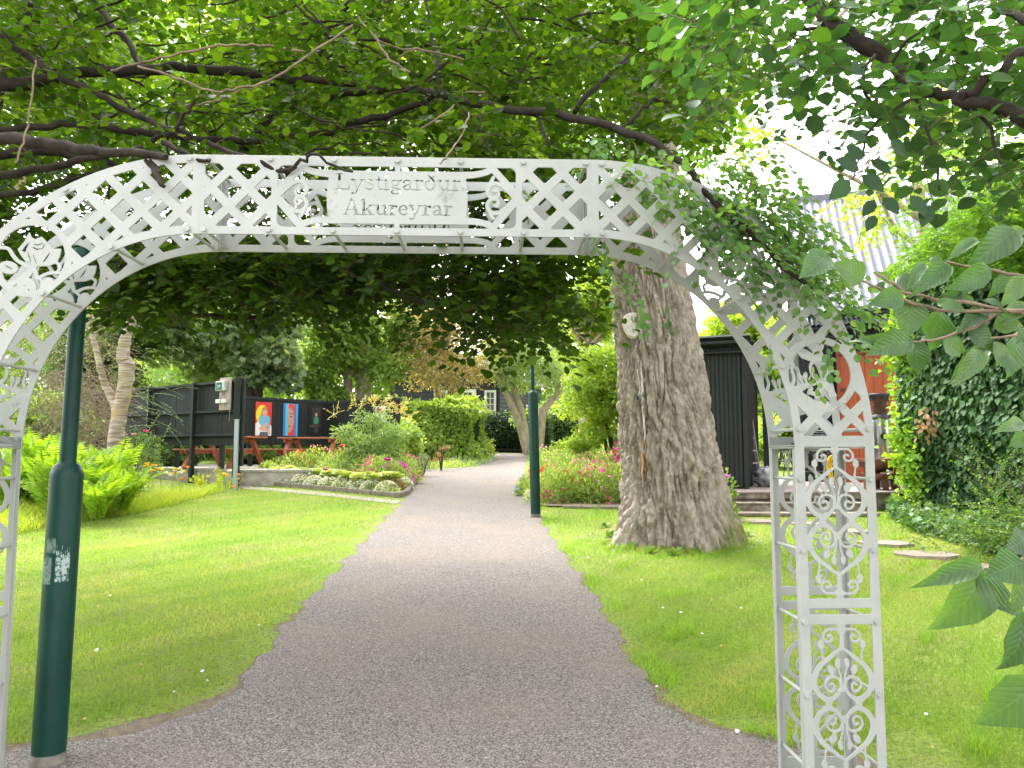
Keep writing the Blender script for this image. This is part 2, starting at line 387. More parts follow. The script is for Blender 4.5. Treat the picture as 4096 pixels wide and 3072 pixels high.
# ---- lettering, drawn as strokes: unit = x-height
GLY = {
 'L': (1.12, [([(.3, .03), (.3, 1.5)], .11), ([(.08, 1.52), (.55, 1.52)], .035), ([(.08, .035), (.98, .035)], .04), ([(1.0, .03), (1.03, .42)], [.05, .03])]),
 'y': (1.0, [([(.17, .96), (.52, .08)], .1), ([(.86, .96), (.52, .05), (.38, -.33), (.22, -.42)], [.04, .05, .05, .06]), ([(.14, -.36), (.15, -.36)], .095), ([(.0, .965), (.38, .965)], .035), ([(.68, .965), (1.0, .965)], .035)]),
 's': (.76, [([(.62, .74), (.54, .92), (.36, .965), (.16, .86), (.17, .68), (.4, .52), (.62, .34), (.6, .12), (.38, .035), (.17, .1), (.1, .28)], [.035, .045, .05, .08, .09, .1, .09, .08, .05, .045, .035])]),
 't': (.6, [([(.3, .14), (.3, 1.25)], [.09, .05]), ([(.06, .965), (.56, .965)], .035), ([(.3, .14), (.42, .03), (.58, .12)], [.08, .05, .03])]),
 'i': (.52, [([(.26, .03), (.26, .94)], .1), ([(.25, 1.36), (.26, 1.36)], .125), ([(.05, .035), (.48, .035)], .035), ([(.05, .93), (.26, .965)], .035)]),
 'g': (.86, [([(.38, .96), (.2, .86), (.17, .66), (.25, .46), (.42, .4), (.57, .48), (.63, .68), (.57, .88), (.47, .94)], [.04, .07, .085, .06, .04, .07, .085, .06, .04]), ([(.22, .4), (.16, .26), (.3, .14), (.62, .1), (.76, -.06), (.68, -.3), (.42, -.4), (.16, -.32), (.12, -.14), (.24, -.03)], [.03, .05, .08, .09, .08, .05, .045, .05, .05, .03]), ([(.62, .86), (.8, .95)], [.04, .07])]),
 'a': (.86, [([(.62, .8), (.62, .12)], .09), ([(.14, .74), (.2, .9), (.4, .965), (.57, .9), (.62, .76)], [.08, .05, .045, .06, .09]), ([(.56, .56), (.3, .46), (.15, .28), (.2, .09), (.4, .04), (.54, .12)], [.03, .05, .08, .08, .05, .03]), ([(.62, .14), (.72, .03), (.86, .09)], [.08, .05, .03])]),
 'r': (.76, [([(.28, .03), (.28, .94)], .1), ([(.05, .035), (.54, .035)], .035), ([(.06, .93), (.28, .965)], .035), ([(.33, .66), (.42, .88), (.56, .93)], [.035, .05, .06]), ([(.62, .86), (.63, .86)], .11)]),
 'ð': (.96, [([(.42, .93), (.2, .78), (.13, .47), (.22, .16), (.42, .035)], [.045, .08, .1, .08, .045]), ([(.5, .035), (.72, .2), (.8, .5), (.74, .85), (.58, 1.15), (.3, 1.48)], [.045, .08, .1, .09, .07, .04]), ([(.36, 1.12), (.82, 1.4)], [.03, .04])]),
 'u': (1.02, [([(.25, .94), (.25, .28), (.35, .08), (.52, .05), (.68, .18)], [.09, .09, .07, .05, .035]), ([(.79, .03), (.79, .94)], .09), ([(.03, .94), (.25, .965)], .035), ([(.56, .94), (.79, .965)], .035), ([(.79, .035), (1.0, .035)], .035)]),
 'A': (1.32, [([(.17, .03), (.6, 1.5)], [.04, .045]), ([(.64, 1.5), (1.08, .05)], .11), ([(.36, .5), (.84, .5)], .033), ([(.0, .035), (.36, .035)], .035), ([(.84, .035), (1.3, .035)], .035)]),
 'k': (1.08, [([(.25, .03), (.25, 1.5)], .1), ([(.03, .035), (.48, .035)], .035), ([(.03, 1.46), (.25, 1.52)], .035), ([(.38, .46), (.78, .93)], .04), ([(.5, .58), (.84, .06)], .1), ([(.62, .965), (1.0, .965)], .035), ([(.66, .035), (1.08, .035)], .035)]),
 'e': (.82, [([(.7, .24), (.56, .07), (.38, .04), (.2, .18), (.13, .48), (.2, .8), (.4, .96), (.58, .88), (.67, .66)], [.03, .05, .06, .08, .1, .08, .05, .07, .08]), ([(.28, .55), (.66, .55)], .033)]),
}
def sd_text(X, Y, txt, xc, y0, xh, width):
    adv = sum(GLY[c][0] for c in txt); sx = width / adv; x = xc - width / 2; d = np.full(X.shape, 1e9)
    for c in txt:
        a, st = GLY[c]
        m = (X > x - .15 * xh) & (X < x + a * sx + .15 * xh)
        if m.any():
            j = np.nonzero(m.any(0))[0]; sl = slice(j[0], j[-1] + 1); XX, YY = X[:, sl], Y[:, sl]; q = 1e9
            for pts, ws in st:
                P = [(x + p[0] * sx, y0 + p[1] * xh) for p in pts]; W = [v * xh * 1.25 for v in ws] if hasattr(ws, '__len__') else [ws * xh * 1.25] * len(P)
                q = U(q, sd_curve(XX, YY, P, W) if len(P) > 2 else sd_line(XX, YY, P, W))
            d[:, sl] = U(d[:, sl], q)
        x += a * sx
    return d
def lattice(X, Y, cx, cy, px=.0787, py=.0836, hw=.0545):        # the diamond holes
    d = np.full(X.shape, 1e9)
    i0, i1 = int((X.min() - cx) / px) - 2, int((X.max() - cx) / px) + 2; j0, j1 = int((Y.min() - cy) / py) - 2, int((Y.max() - cy) / py) + 2
    xr = (X - cx) / (2 * px); yr = (Y - cy) / (2 * py)
    for ox in (0, .5):
        a = (xr - ox) - np.round(xr - ox); b = (yr - ox) - np.round(yr - ox)
        d = U(d, (np.abs(a) * 2 * px + np.abs(b) * 2 * py - hw) / 1.4142)
    return d
S2 = .4915e-3
LW = 1.71; LH = .349
def lintel_fn(X, Y):
    k = S2; body = sd_box(X, Y, 0, 0, LW, LH)
    def cx(v): return (v - 232) * k
    def cy(v): return LH - (v - 158) * k * LH / (705 * S2)
    Xm = U(X, LW - X)                                          # mirror: both halves alike
    op = sd_box(Xm, Y, cx(282), cy(797), cx(866), cy(232), .004)
    holes = I(lattice(Xm, Y, cx(500), cy(447)), op)
    mid = sd_box(Xm, Y, cx(918), cy(797), 5, cy(242), .03)
    add = []
    Q = lambda L: [(cx(a), cy(b)) for a, b in L]
    add.append(sd_line(Xm, Y, Q([(925, 478), (1128, 250)]), 30 * k))
    add.append(sd_line(Xm, Y, Q([(925, 556), (1128, 790)]), 30 * k))
    add.append(sd_curve(Xm, Y, Q([(1130, 255), (1200, 288), (1290, 308), (1420, 318)]), [30 * k, 27 * k, 28 * k, 33 * k]))
    add.append(sd_curve(Xm, Y, Q([(1130, 775), (1200, 748), (1290, 732), (1420, 728)]), [30 * k, 27 * k, 28 * k, 33 * k]))
    side = [(1372, 286), (1366, 350), (1358, 420), (1352, 500), (1354, 590), (1362, 690), (1368, 760)]
    add.append(sd_poly(Xm, Y, Q(side) + [(LW / 2 + .02, cy(760)), (LW / 2 + .02, cy(286))]))
    up = [(930, 500), (985, 452), (1050, 402), (1115, 384), (1165, 425), (1170, 480), (1135, 515), (1092, 512), (1072, 482), (1082, 450), (1104, 456)]
    dn = [(930, 532), (985, 590), (1050, 640), (1115, 656), (1165, 620), (1172, 568), (1135, 528), (1092, 532), (1072, 560), (1082, 592), (1106, 586)]
    ww = [v * k for v in (26, 22, 18, 17, 17, 16, 15, 13, 11, 11, 15)]
    add.append(sd_curve(Xm, Y, Q(up), ww)); add.append(sd_curve(Xm, Y, Q(dn), ww))
    add.append(sd_line(Xm, Y, Q([(1150, 660), (1120, 700)]), 14 * k)); add.append(sd_line(Xm, Y, Q([(1150, 385), (1120, 330)]), 14 * k))
    add.append(sd_box(Xm, Y, LW / 2 - .011, cy(800), LW / 2 + .02, cy(755))); add.append(sd_box(Xm, Y, LW / 2 - .011, cy(290), LW / 2 + .02, cy(235)))
    A = add[0]
    for q in add[1:]: A = U(A, q)
    holes = U(holes, I(mid, -A))
    holes = U(holes, sd_text(X, Y, 'Lystigarður', LW / 2 + .004, cy(455), 93 * k, 1115 * k))
    holes = U(holes, sd_text(X, Y, 'Akureyrar', LW / 2 + .004, cy(682), 91 * k, 968 * k))
    return I(body, -holes)
AI, BI, AO, BO = .865, .913, 1.215, 1.262                      # inner and outer quarter ellipses of the side pieces
def rose(X, Y, c, r):                                          # cut-out rose spray inside the larger ring (drawn for the left side)
    Q = lambda L: [(c[0] + (a - 262) / 275 * r, c[1] + (372 - b) / 275 * r) for a, b in L]
    k = r / 275
    h = sd_poly(X, Y, Q([(150, 302), (200, 235), (232, 160), (256, 205), (285, 216), (335, 195), (372, 230), (408, 268), (424, 296), (498, 294), (492, 350), (466, 412), (410, 436), (330, 442), (290, 432), (250, 405), (215, 400), (170, 340)]))
    cut = sd_curve(X, Y, Q([(272, 285), (310, 300), (350, 292), (360, 262)]), 6 * k)
    cut = U(cut, sd_curve(X, Y, Q([(280, 262), (320, 262), (340, 250)]), 5 * k))
    cut = U(cut, sd_curve(X, Y, Q([(408, 330), (385, 370), (362, 405)]), [4 * k, 9 * k, 5 * k]))
    cut = U(cut, sd_curve(X, Y, Q([(232, 330), (250, 380), (262, 405)]), [4 * k, 7 * k, 4 * k]))
    cut = U(cut, sd_curve(X, Y, Q([(276, 345), (300, 400), (306, 425)]), [4 * k, 7 * k, 4 * k]))
    cut = U(cut, sd_poly(X, Y, Q([(176, 315), (212, 262), (244, 240), (222, 290), (214, 325)])))
    h = I(h, -cut)
    f = U(h, sd_curve(X, Y, Q([(-5, 285), (70, 296), (110, 350), (150, 395), (215, 430), (290, 470), (320, 535), (400, 502), (478, 494), (545, 512)]), [14 * k, 12 * k, 14 * k, 14 * k, 16 * k, 18 * k, 12 * k, 12 * k, 12 * k, 12 * k]))
    f = U(f, sd_curve(X, Y, Q([(478, 494), (498, 440), (470, 412)]), 11 * k))
    f = U(f, sd_curve(X, Y, Q([(-10, 655), (70, 610), (150, 570), (240, 510), (290, 440)]), [20 * k, 22 * k, 22 * k, 26 * k, 22 * k]))
    lf = sd_ell(X, Y, Q([(82, 455)])[0], 78 * k, 52 * k, -.2); lf2 = sd_ell(X, Y, Q([(235, 622)])[0], 78 * k, 86 * k, .2)
    f = U(f, I(lf, -sd_curve(X, Y, Q([(60, 440), (110, 465)]), 5 * k)))
    f = U(f, I(lf2, -sd_curve(X, Y, Q([(220, 605), (262, 650)]), 7 * k)))
    f = U(f, sd_curve(X, Y, Q([(14, 470), (38, 540), (48, 610)]), 9 * k))
    f = U(f, sd_ell(X, Y, Q([(400, 600)])[0], 50 * k, 62 * k, -.6)); f = U(f, sd_line(X, Y, Q([(330, 540), (400, 600)]), 10 * k))
    f = U(f, sd_line(X, Y, Q([(235, 680), (235, 560)]), 14 * k))
    return f
def bell(X, Y, c, r):                                          # bell flowers and buds inside the smaller ring (drawn for the right side)
    Q = lambda L: [(c[0] + (a - 1330) / 172 * r, c[1] + (1268 - b) / 172 * r) for a, b in L]
    k = r / 172
    f = sd_poly(X, Y, Q([(1338, 1300), (1372, 1312), (1402, 1348), (1424, 1384), (1380, 1392), (1368, 1360), (1352, 1345), (1322, 1392), (1300, 1400), (1312, 1352)]))
    f = U(f, sd_curve(X, Y, Q([(1285, 1320), (1318, 1300), (1290, 1262), (1286, 1212), (1322, 1184), (1362, 1196), (1372, 1232)]), [8 * k, 14 * k, 8 * k, 8 * k, 9 * k, 9 * k, 8 * k]))
    f = U(f, sd_poly(X, Y, Q([(1196, 1132), (1240, 1150), (1300, 1150), (1318, 1112), (1330, 1140), (1352, 1180), (1290, 1196), (1235, 1176)])))
    f = U(f, sd_curve(X, Y, Q([(1150, 1345), (1200, 1352), (1255, 1330), (1300, 1316)]), [20 * k, 22 * k, 10 * k, 9 * k]))
    for a in ((1222, 1282, .4), (1252, 1278, -.1), (1238, 1330, 1.2), (1276, 1356, -.5), (1298, 1372, 1.3), (1180, 1206, .2)):
        f = U(f, sd_ell(X, Y, Q([a[:2]])[0], 11 * k, 24 * k, a[2]))
    f = U(f, sd_line(X, Y, Q([(1225, 1295), (1250, 1335)]), 6 * k)); f = U(f, sd_line(X, Y, Q([(1252, 1290), (1262, 1335)]), 6 * k))
    f = U(f, sd_curve(X, Y, Q([(1172, 1340), (1190, 1290), (1178, 1240), (1182, 1200)]), [9 * k, 7 * k, 6 * k, 6 * k]))
    f = U(f, sd_curve(X, Y, Q([(1150, 1380), (1230, 1388), (1300, 1425), (1360, 1430)]), [22 * k, 20 * k, 14 * k, 20 * k]))
    f = U(f, sd_line(X, Y, Q([(1372, 1248), (1400, 1245)]), 8 * k)); f = U(f, sd_line(X, Y, Q([(1330, 1150), (1350, 1110)]), 10 * k))
    f = U(f, sd_line(X, Y, Q([(1368, 1322), (1370, 1236)]), 8 * k))
    return f
C1, R1, C2, R2 = (.692, .800), .142, (.985, .312), .138
def arc_fn(X, Y):                                              # X, Y from the centre of the quarter ring
    eo = (np.sqrt((X / AO) ** 2 + (Y / BO) ** 2) - 1) * 1.23; ei = (1 - np.sqrt((X / AI) ** 2 + (Y / BI) ** 2)) * .885
    band = I(I(eo, ei), I(-X, -Y))
    inn = I(I(eo + .034, ei + .034), I(-X + .026, -Y + .045))
    inn = I(inn, -I(sd_box(X, Y, -1, -1, 9, .026), 0 * X - 1))
    d1 = np.hypot(X - C1[0], Y - C1[1]); d2 = np.hypot(X - C2[0], Y - C2[1])
    lat = I(I(lattice(X, Y, .078, 1.09, .08, .08, .054), inn), -U(d1 - (R1 + .028), d2 - (R2 + .028)))
    Xr = C1[0] - (X - C1[0])                                   # the rose is mirrored on this side
    h1 = I(d1 - R1, -rose(Xr, Y, C1, R1)); h2 = I(d2 - R2, -bell(X, Y, C2, R2))
    return I(band, -U(lat, U(h1, h2)))
K5 = .4836e-3; PW = .345; PT = 1.57
def pillar_fn(X, Y):                                           # X from the centre line, Y = height
    def py(v): return PT - (v - 185) * K5
    body = sd_box(X, Y, -PW / 2, 0, PW / 2, PT)
    Xa = np.abs(X); holes = np.full(X.shape, 1e9)
    for y0 in (0, 1573):
        op = sd_box(X, Y, -.1345, py(1612 + y0), .1345, py(258 + y0), .003)
        ym = py(935 + y0); Ym = ym + np.abs(Y - ym)            # upper and lower hearts mirror each other
        Q = lambda L: [(a * K5, py(b + y0)) for a, b in L]; k = K5
        f = sd_poly(Xa, Ym, Q([(-10, 250), (36, 250), (30, 280), (40, 318), (18, 345), (20, 385), (14, 410), (22, 435), (6, 470), (-10, 470)]))
        f = U(f, sd_curve(Xa, Ym, Q([(20, 303), (112, 303), (152, 330), (163, 372), (148, 400), (115, 408), (88, 392), (84, 366), (104, 352), (122, 362)]), [v * k for v in (9, 9, 9, 9, 9, 8, 8, 8, 8, 8)]))
        f = U(f, sd_poly(Xa, Ym, Q([(176, 386), (208, 410), (212, 445), (190, 470), (180, 470), (163, 446), (163, 408)])))
        f = U(f, sd_curve(Xa, Ym, Q([(184, 465), (178, 500), (172, 552)]), [5 * k, 4 * k, 8 * k]))
        H = [(0, 462), (48, 492), (110, 542), (190, 604), (240, 680), (254, 752), (232, 828), (188, 876), (132, 900), (78, 880), (33, 832), (17, 775), (37, 724), (82, 706), (130, 720), (158, 765), (143, 815), (103, 832), (78, 805), (83, 772), (105, 762), (122, 775)]
        W = (10, 12, 16, 20, 24, 24, 21, 20, 22, 16, 14, 12, 10, 9, 9, 8, 8, 8, 8, 8, 8, 8)
        f = U(f, sd_curve(Xa, Ym, Q(H), [v * k for v in W]))
        f = U(f, sd_poly(Xa, Ym, Q([(240, 650), (286, 695), (286, 800), (235, 830)])))
        f = U(f, sd_box(Xa, Ym, -.01, py(832 + y0), 24 * k, py(772 + y0), .002))
        f = U(f, sd_poly(Xa, Ym, Q([(36, 545), (60, 572), (62, 610), (46, 632), (34, 632), (24, 612), (20, 572)])))
        f = U(f, sd_curve(Xa, Ym, Q([(40, 628), (24, 680), (16, 720), (14, 775)]), [5 * k, 6 * k, 7 * k, 9 * k]))
        f = U(f, sd_poly(Xa, Ym, Q([(98, 608), (132, 608), (133, 650), (104, 684), (76, 668), (72, 640)])))
        f = U(f, sd_line(Xa, Ym, Q([(92, 672), (88, 706)]), 6 * k))
        f = U(f, sd_box(Xa, Ym, 104 * k, py(960 + y0), 162 * k, py(880 + y0), .002))
        holes = U(holes, I(op, -f))
    holes = U(holes, sd_box(X, Y, -.1345, py(1749), .1345, py(1692), .003))
    return I(body, -holes)
white = mat('white_paint', (.37, .385, .355), .28, (.29, .305, .275), 3.5, .22, 14, spec=.5, lo=.2, hi=.6)
_t = white.node_tree; _b = _t.nodes['Principled BSDF']; _s = _b.inputs['Base Color'].links[0].from_socket
_tc = _t.nodes.new('ShaderNodeTexCoord'); _n = N(_t, 'ShaderNodeTexNoise'); _n.inputs['Scale'].default_value = 26; _n.inputs['Detail'].default_value = 9; _n.inputs['Roughness'].default_value = .75; _t.links.new(_tc.outputs['Object'], _n.inputs['Vector'])
_n2 = N(_t, 'ShaderNodeTexNoise'); _n2.inputs['Scale'].default_value = 3; _t.links.new(_tc.outputs['Object'], _n2.inputs['Vector']); _ml = N(_t, 'ShaderNodeMath', operation='MULTIPLY'); _t.links.new(_n.outputs[0], _ml.inputs[0]); _t.links.new(_n2.outputs[0], _ml.inputs[1])
_r = ramp(_t, _ml.outputs[0], [(.37, (0, 0, 0)), (.46, (.6, .6, .6))]); _m = N(_t, 'ShaderNodeMix', data_type='RGBA'); _t.links.new(_r.outputs[0], _m.inputs[0]); _t.links.new(_s, _m.inputs[6]); _m.inputs[7].default_value = (.13, .13, .10, 1); _t.links.new(_m.outputs[2], _b.inputs['Base Color'])
AY, AD, ACX = 3.27, .30, -.505                                  # the arch: distance, depth, centre
arch = thing('garden_arch', 'white painted cut metal garden arch spanning the gravel path', 'arch', (ACX, AY + AD / 2, gz(AY)), rad(2.0))
HX = LW / 2
me_l = plate('lintel', lintel_fn, 0, 0, LW, LH, .0012, tol=.0003)
me_a = plate('arc', arc_fn, 0, 0, AO, BO, .0017)
me_p = plate('pillar', pillar_fn, -PW / 2, 0, PW / 2, PT, .0016)
def put(name, me, x, y, z, sx=1):
    m2 = me.copy() if sx < 0 else me
    if sx < 0:
        for v in m2.vertices: v.co.x = -v.co.x
        m2.flip_normals()
    m2.materials.clear(); m2.materials.append(white)
    o = bpy.data.objects.new(name, m2); COL.objects.link(o); o.parent = arch; o.location = (x, y, z); return o
dz0 = -gz(AY)
LZ = PT + BI                                                   # underside of the lintel
for y, s in ((-AD / 2, 1), (AD / 2, -1)):
    o = put('sign_panel', me_l, -HX if s > 0 else HX, y, LZ + dz0, s)
    o['label'] = 'sign panel with the two cut out words' if s > 0 else 'rear sign panel, its words reading backwards from here'
    for sx in (1, -1):
        put('curved_panel', me_a, sx * HX, y, PT + dz0, sx)
        put('pillar_panel', me_p, sx * (HX + AI + PW / 2 + .002), y, -.02, sx)
rods = []
for i in range(7):
    x = -HX + .03 + i * (LW - .06) / 6; rods += [(x, LZ + .017), (x, LZ + LH - .017)]
for sx in (1, -1):
    rods += [(sx * (HX + .04), LZ + .017), (sx * (HX + .04), LZ + LH - .02)]
    for th in (66, 44, 22):
        t = rad(th); rods.append((sx * (HX + (AI + .018) * math.cos(t)), PT + (BI + .018) * math.sin(t)))
    for th in (62, 34): t = rad(th); rods.append((sx * (HX + (AO - .018) * math.cos(t)), PT + (BO - .018) * math.sin(t)))
    for xx in (AI + .02, AI + PW - .02): rods.append((sx * (HX + xx), PT + .075))
    for h in (1.43, 1.13, .83, .53, .23):
        for xx in (AI + .018, AI + PW - .018): rods.append((sx * (HX + xx), h))
for x, z in rods:
    b = MB(); z += dz0
    b.tube([(x, -AD / 2 - .002, z), (x, AD / 2 + .002, z)], .0075, 10)
    b.tube([(x, -AD / 2 - .016, z), (x, -AD / 2 - .003, z)], [.0105, .012], 12); b.tube([(x, -AD / 2 - .006, z), (x, -AD / 2 - .0035, z)], .0165, 14)
    b.tube([(x, AD / 2 + .003, z), (x, AD / 2 + .014, z)], .012, 12)
    b.build('tie_rod', white, arch)
for sx in (1, -1):                                             # folded edges and the joint plates with their dark bolts
    for y in (-AD / 2, AD / 2):
        s = 1 if y < 0 else -1
        b = MB()
        for xx in (AI + .0015, AI + PW - .0015): b.box((sx * (HX + xx + (.002 if xx < 1 else .003)), y + s * .017, (PT - .03) / 2 + dz0 + .01), (.004, .026, PT - .01))
        b.build('folded_edge', white, arch)
        b = MB(); b.box((sx * (HX - .0035), y + s * .019, LZ + LH / 2 + dz0), (.004, .032, LH - .004)); b.box((sx * (HX + .0035), y + s * .019, LZ + LH / 2 + dz0), (.004, .032, LH - .004))
        b.build('joint_plate', white, arch)
    b = MB(); b.box((sx * (HX + AI + PW / 2), 0, PT - .0045 + dz0), (PW - .004, AD - .016, .005)); b.box((sx * (HX + AI + PW / 2), 0, PT + .0035 + dz0), (PW - .004, AD - .016, .005))
    b.build('joint_plate', white, arch)
    dark = mat('dark_steel', (.06, .065, .07), .45, metal=.5)
    for yy in (-.03,):
        b = MB(); x = sx * (HX + AI + .045)
        for z, r, h in ((PT + .008, .013, .009), (PT - .02, .011, .012), (PT - .04, .006, .02)): b.tube([(x, yy, z + dz0), (x, yy, z + h + dz0)], r, 6, smooth=False)
        b.build('bolt', dark, arch)
# ================================================================== GROUND, PATH, BEDS
def lut(rows):                             # rows of photo points on an edge -> x as a function of distance
    P = sorted([(G(*r).y, G(*r).x) for r in rows]); ys = [p[0] for p in P]; xs = [p[1] for p in P]
    return lambda Y: np.interp(Y, ys, xs)
PL = lut([(0, 3050), (60, 2985), (330, 2968), (560, 2935), (700, 2893), (800, 2850), (905, 2790), (1000, 2690), (1090, 2570), (1250, 2385), (1400, 2230), (1520, 2100), (1600, 2022), (1655, 1950), (1672, 1912), (1690, 1880), (1900, 1868), (1968, 1845), (1950, 1828), (1890, 1818)])
PR = lut([(3400, 3060), (3200, 3010), (3000, 2955), (2800, 2900), (2640, 2810), (2560, 2700), (2480, 2560), (2400, 2420), (2320, 2310), (2240, 2200), (2185, 2120), (2150, 2060), (2125, 1975), (2095, 1910), (2100, 1870), (2110, 1822)])
YN = 3.35                                   # nearer than this everything is gravel
def pl(Y):
    Y = np.asarray(Y, float); v = np.where(Y > 26.3, -5.5, PL(Y)) + .03 * np.sin(Y * 7.1) + .02 * np.sin(Y * 17.3 + 1); return np.where(Y < YN + .5, np.minimum(v, PL(Y)), v)
def pr(Y):
    Y = np.asarray(Y, float); return PR(Y) + .03 * np.sin(Y * 6.3 + 2) + .02 * np.sin(Y * 19.1)
def ground_mat():
    m, t, b = new_mat('turf_soil'); b.inputs['Roughness'].default_value = .95; b.inputs['Specular IOR Level'].default_value = .1
    tc = t.nodes.new('ShaderNodeTexCoord')
    n1 = N(t, 'ShaderNodeTexNoise'); n1.inputs['Scale'].default_value = 1.3; n1.inputs['Detail'].default_value = 4; t.links.new(tc.outputs['Object'], n1.inputs['Vector'])
    n2 = N(t, 'ShaderNodeTexNoise'); n2.inputs['Scale'].default_value = 45; n2.inputs['Detail'].default_value = 5; t.links.new(tc.outputs['Object'], n2.inputs['Vector'])
    r2 = ramp(t, n2.outputs[0], [(.3, (.07, .11, .02)), (.5, (.14, .22, .03)), (.7, (.2, .3, .05))])
    r3 = ramp(t, n2.outputs[0], [(.3, (.12, .12, .04)), (.6, (.23, .24, .08))])
    r1 = ramp(t, n1.outputs[0], [(.42, (0, 0, 0)), (.7, (1, 1, 1))])
    mx = N(t, 'ShaderNodeMix', data_type='RGBA'); t.links.new(r1.outputs[0], mx.inputs[0]); t.links.new(r2.outputs[0], mx.inputs[6]); t.links.new(r3.outputs[0], mx.inputs[7])
    t.links.new(mx.outputs[2], b.inputs['Base Color'])
    bp = N(t, 'ShaderNodeBump'); bp.inputs['Strength'].default_value = .6; bp.inputs['Distance'].default_value = .02; t.links.new(n2.outputs[0], bp.inputs['Height']); t.links.new(bp.outputs[0], b.inputs['Normal'])
    return m
def gravel_mat():
    m, t, b = new_mat('gravel'); b.inputs['Roughness'].default_value = .95; b.inputs['Specular IOR Level'].default_value = .15
    tc = t.nodes.new('ShaderNodeTexCoord')
    v = t.nodes.new('ShaderNodeTexVoronoi'); v.inputs['Scale'].default_value = 135; t.links.new(tc.outputs['Object'], v.inputs['Vector'])
    v2 = t.nodes.new('ShaderNodeTexVoronoi'); v2.inputs['Scale'].default_value = 160; t.links.new(tc.outputs['Object'], v2.inputs['Vector'])
    sp = t.nodes.new('ShaderNodeSeparateColor'); t.links.new(v.outputs['Color'], sp.inputs[0])
    c = ramp(t, sp.outputs[0], [(0, (.08, .069, .064)), (.35, (.155, .136, .127)), (.7, (.235, .208, .194)), (1, (.36, .322, .305))])
    n = N(t, 'ShaderNodeTexNoise'); n.inputs['Scale'].default_value = 1.1; n.inputs['Detail'].default_value = 5; t.links.new(tc.outputs['Object'], n.inputs['Vector'])
    f = ramp(t, n.outputs[0], [(.45, (0, 0, 0)), (.8, (.55, .55, .55))])
    mx = N(t, 'ShaderNodeMix', data_type='RGBA'); t.links.new(f.outputs[0], mx.inputs[0]); t.links.new(c.outputs[0], mx.inputs[6]); mx.inputs[7].default_value = (.27, .215, .165, 1)
    t.links.new(mx.outputs[2], b.inputs['Base Color'])
    ad = N(t, 'ShaderNodeMath', operation='ADD'); t.links.new(v.outputs['Distance'], ad.inputs[0]); t.links.new(v2.outputs['Distance'], ad.inputs[1])
    bp = N(t, 'ShaderNodeBump'); bp.invert = True; bp.inputs['Strength'].default_value = .8; bp.inputs['Distance'].default_value = .008
    t.links.new(ad.outputs[0], bp.inputs['Height']); t.links.new(bp.outputs[0], b.inputs['Normal']); return m
gm, gv = ground_mat(), gravel_mat()
ys = np.concatenate([np.arange(-12, 3.01, .25), [42, 60, 100, 400]]); ys = np.unique(np.concatenate([ys, np.arange(3, 42.1, 3), [22.]]))
xs = np.array([-400, -60, -20, -10, -5, -2, 0, 2, 5, 10, 20, 60, 400.])
X, Y = np.meshgrid(xs, ys); V = np.stack([X, Y, gza(Y)], -1).reshape(-1, 3)
a = np.arange(len(ys) - 1)[:, None] * len(xs) + np.arange(len(xs) - 1)[None]; a = a.reshape(-1)
tag(np_mesh('ground', V, np.stack([a, a + 1, a + len(xs) + 1, a + len(xs)], 1), m=gm), kind='structure')
def strip(name, ys, xl, xr, dz, m, n=1, kind='structure', rim=None):
    P = []; k = n + 1
    for y, l, r in zip(ys, xl, xr):
        for i in range(k): P.append((l + (r - l) * i / n, y, gz(y) + dz))
    a = (np.arange(len(ys) - 1)[:, None] * k + np.arange(n)[None]).reshape(-1)
    return tag(np_mesh(name, P, np.stack([a, a + 1, a + k + 1, a + k], 1), m=m), kind=kind)
yy = np.unique(np.concatenate([np.arange(-8, 3.4, .2), np.arange(3.2, 28.7, .07)]))
strip('gravel_path', yy, np.where(yy < YN, -9, pl(yy)), np.where(yy < YN, 9, pr(yy)), .004, gv, 1)
# loose chippings lying on the path near the arch
n = 62000
Yp = 2.35 + 9.5 * RG.random(n) ** 1.7; Xp = RG.uniform(-3.2, 2.7, n)
ok = (Xp > pl(Yp) + .0 - .06 * RG.random(n)) & (Xp < pr(Yp) + .06 * RG.random(n)) | (Yp < YN)
ok &= np.abs(Xp) < Yp * .72 + .1
Xp, Yp = Xp[ok], Yp[ok]; n = len(Xp)
T = np.array([(-1, -.8, 0), (1, -.7, .1), (.9, .8, 0), (-.8, .9, .1), (.1, .0, 1.0), (-.5, .2, .8)], float); TF = np.array([(0, 1, 4), (1, 2, 4), (2, 3, 5), (2, 5, 4), (3, 0, 5), (0, 4, 5)])
a = RG.random(n) * 2 * PI; s = RG.uniform(.0012, .0042, n) * (1 + .0 * Yp); ca, sa = np.cos(a), np.sin(a)
V = np.zeros((n, 6, 3)); q = T[None] * np.stack([RG.uniform(.8, 1.3, n), RG.uniform(.7, 1, n), RG.uniform(.5, .9, n)], 1)[:, None]
V[..., 0] = Xp[:, None] + s[:, None] * (q[..., 0] * ca[:, None] - q[..., 1] * sa[:, None]); V[..., 1] = Yp[:, None] + s[:, None] * (q[..., 0] * sa[:, None] + q[..., 1] * ca[:, None])
V[..., 2] = gza(V[..., 1]) + .003 + s[:, None] * q[..., 2]
chip = leafmat('chippings', (.06, .052, .049), (.165, .145, .135), (.38, .34, .32), trans=0, rough=.9, spec=.2)
tag(np_mesh('gravel', V.reshape(-1, 3), (TF[None] + (np.arange(n) * 6)[:, None, None]).reshape(-1, 3), np.repeat(RG.random(n), 6), chip), kind='stuff')
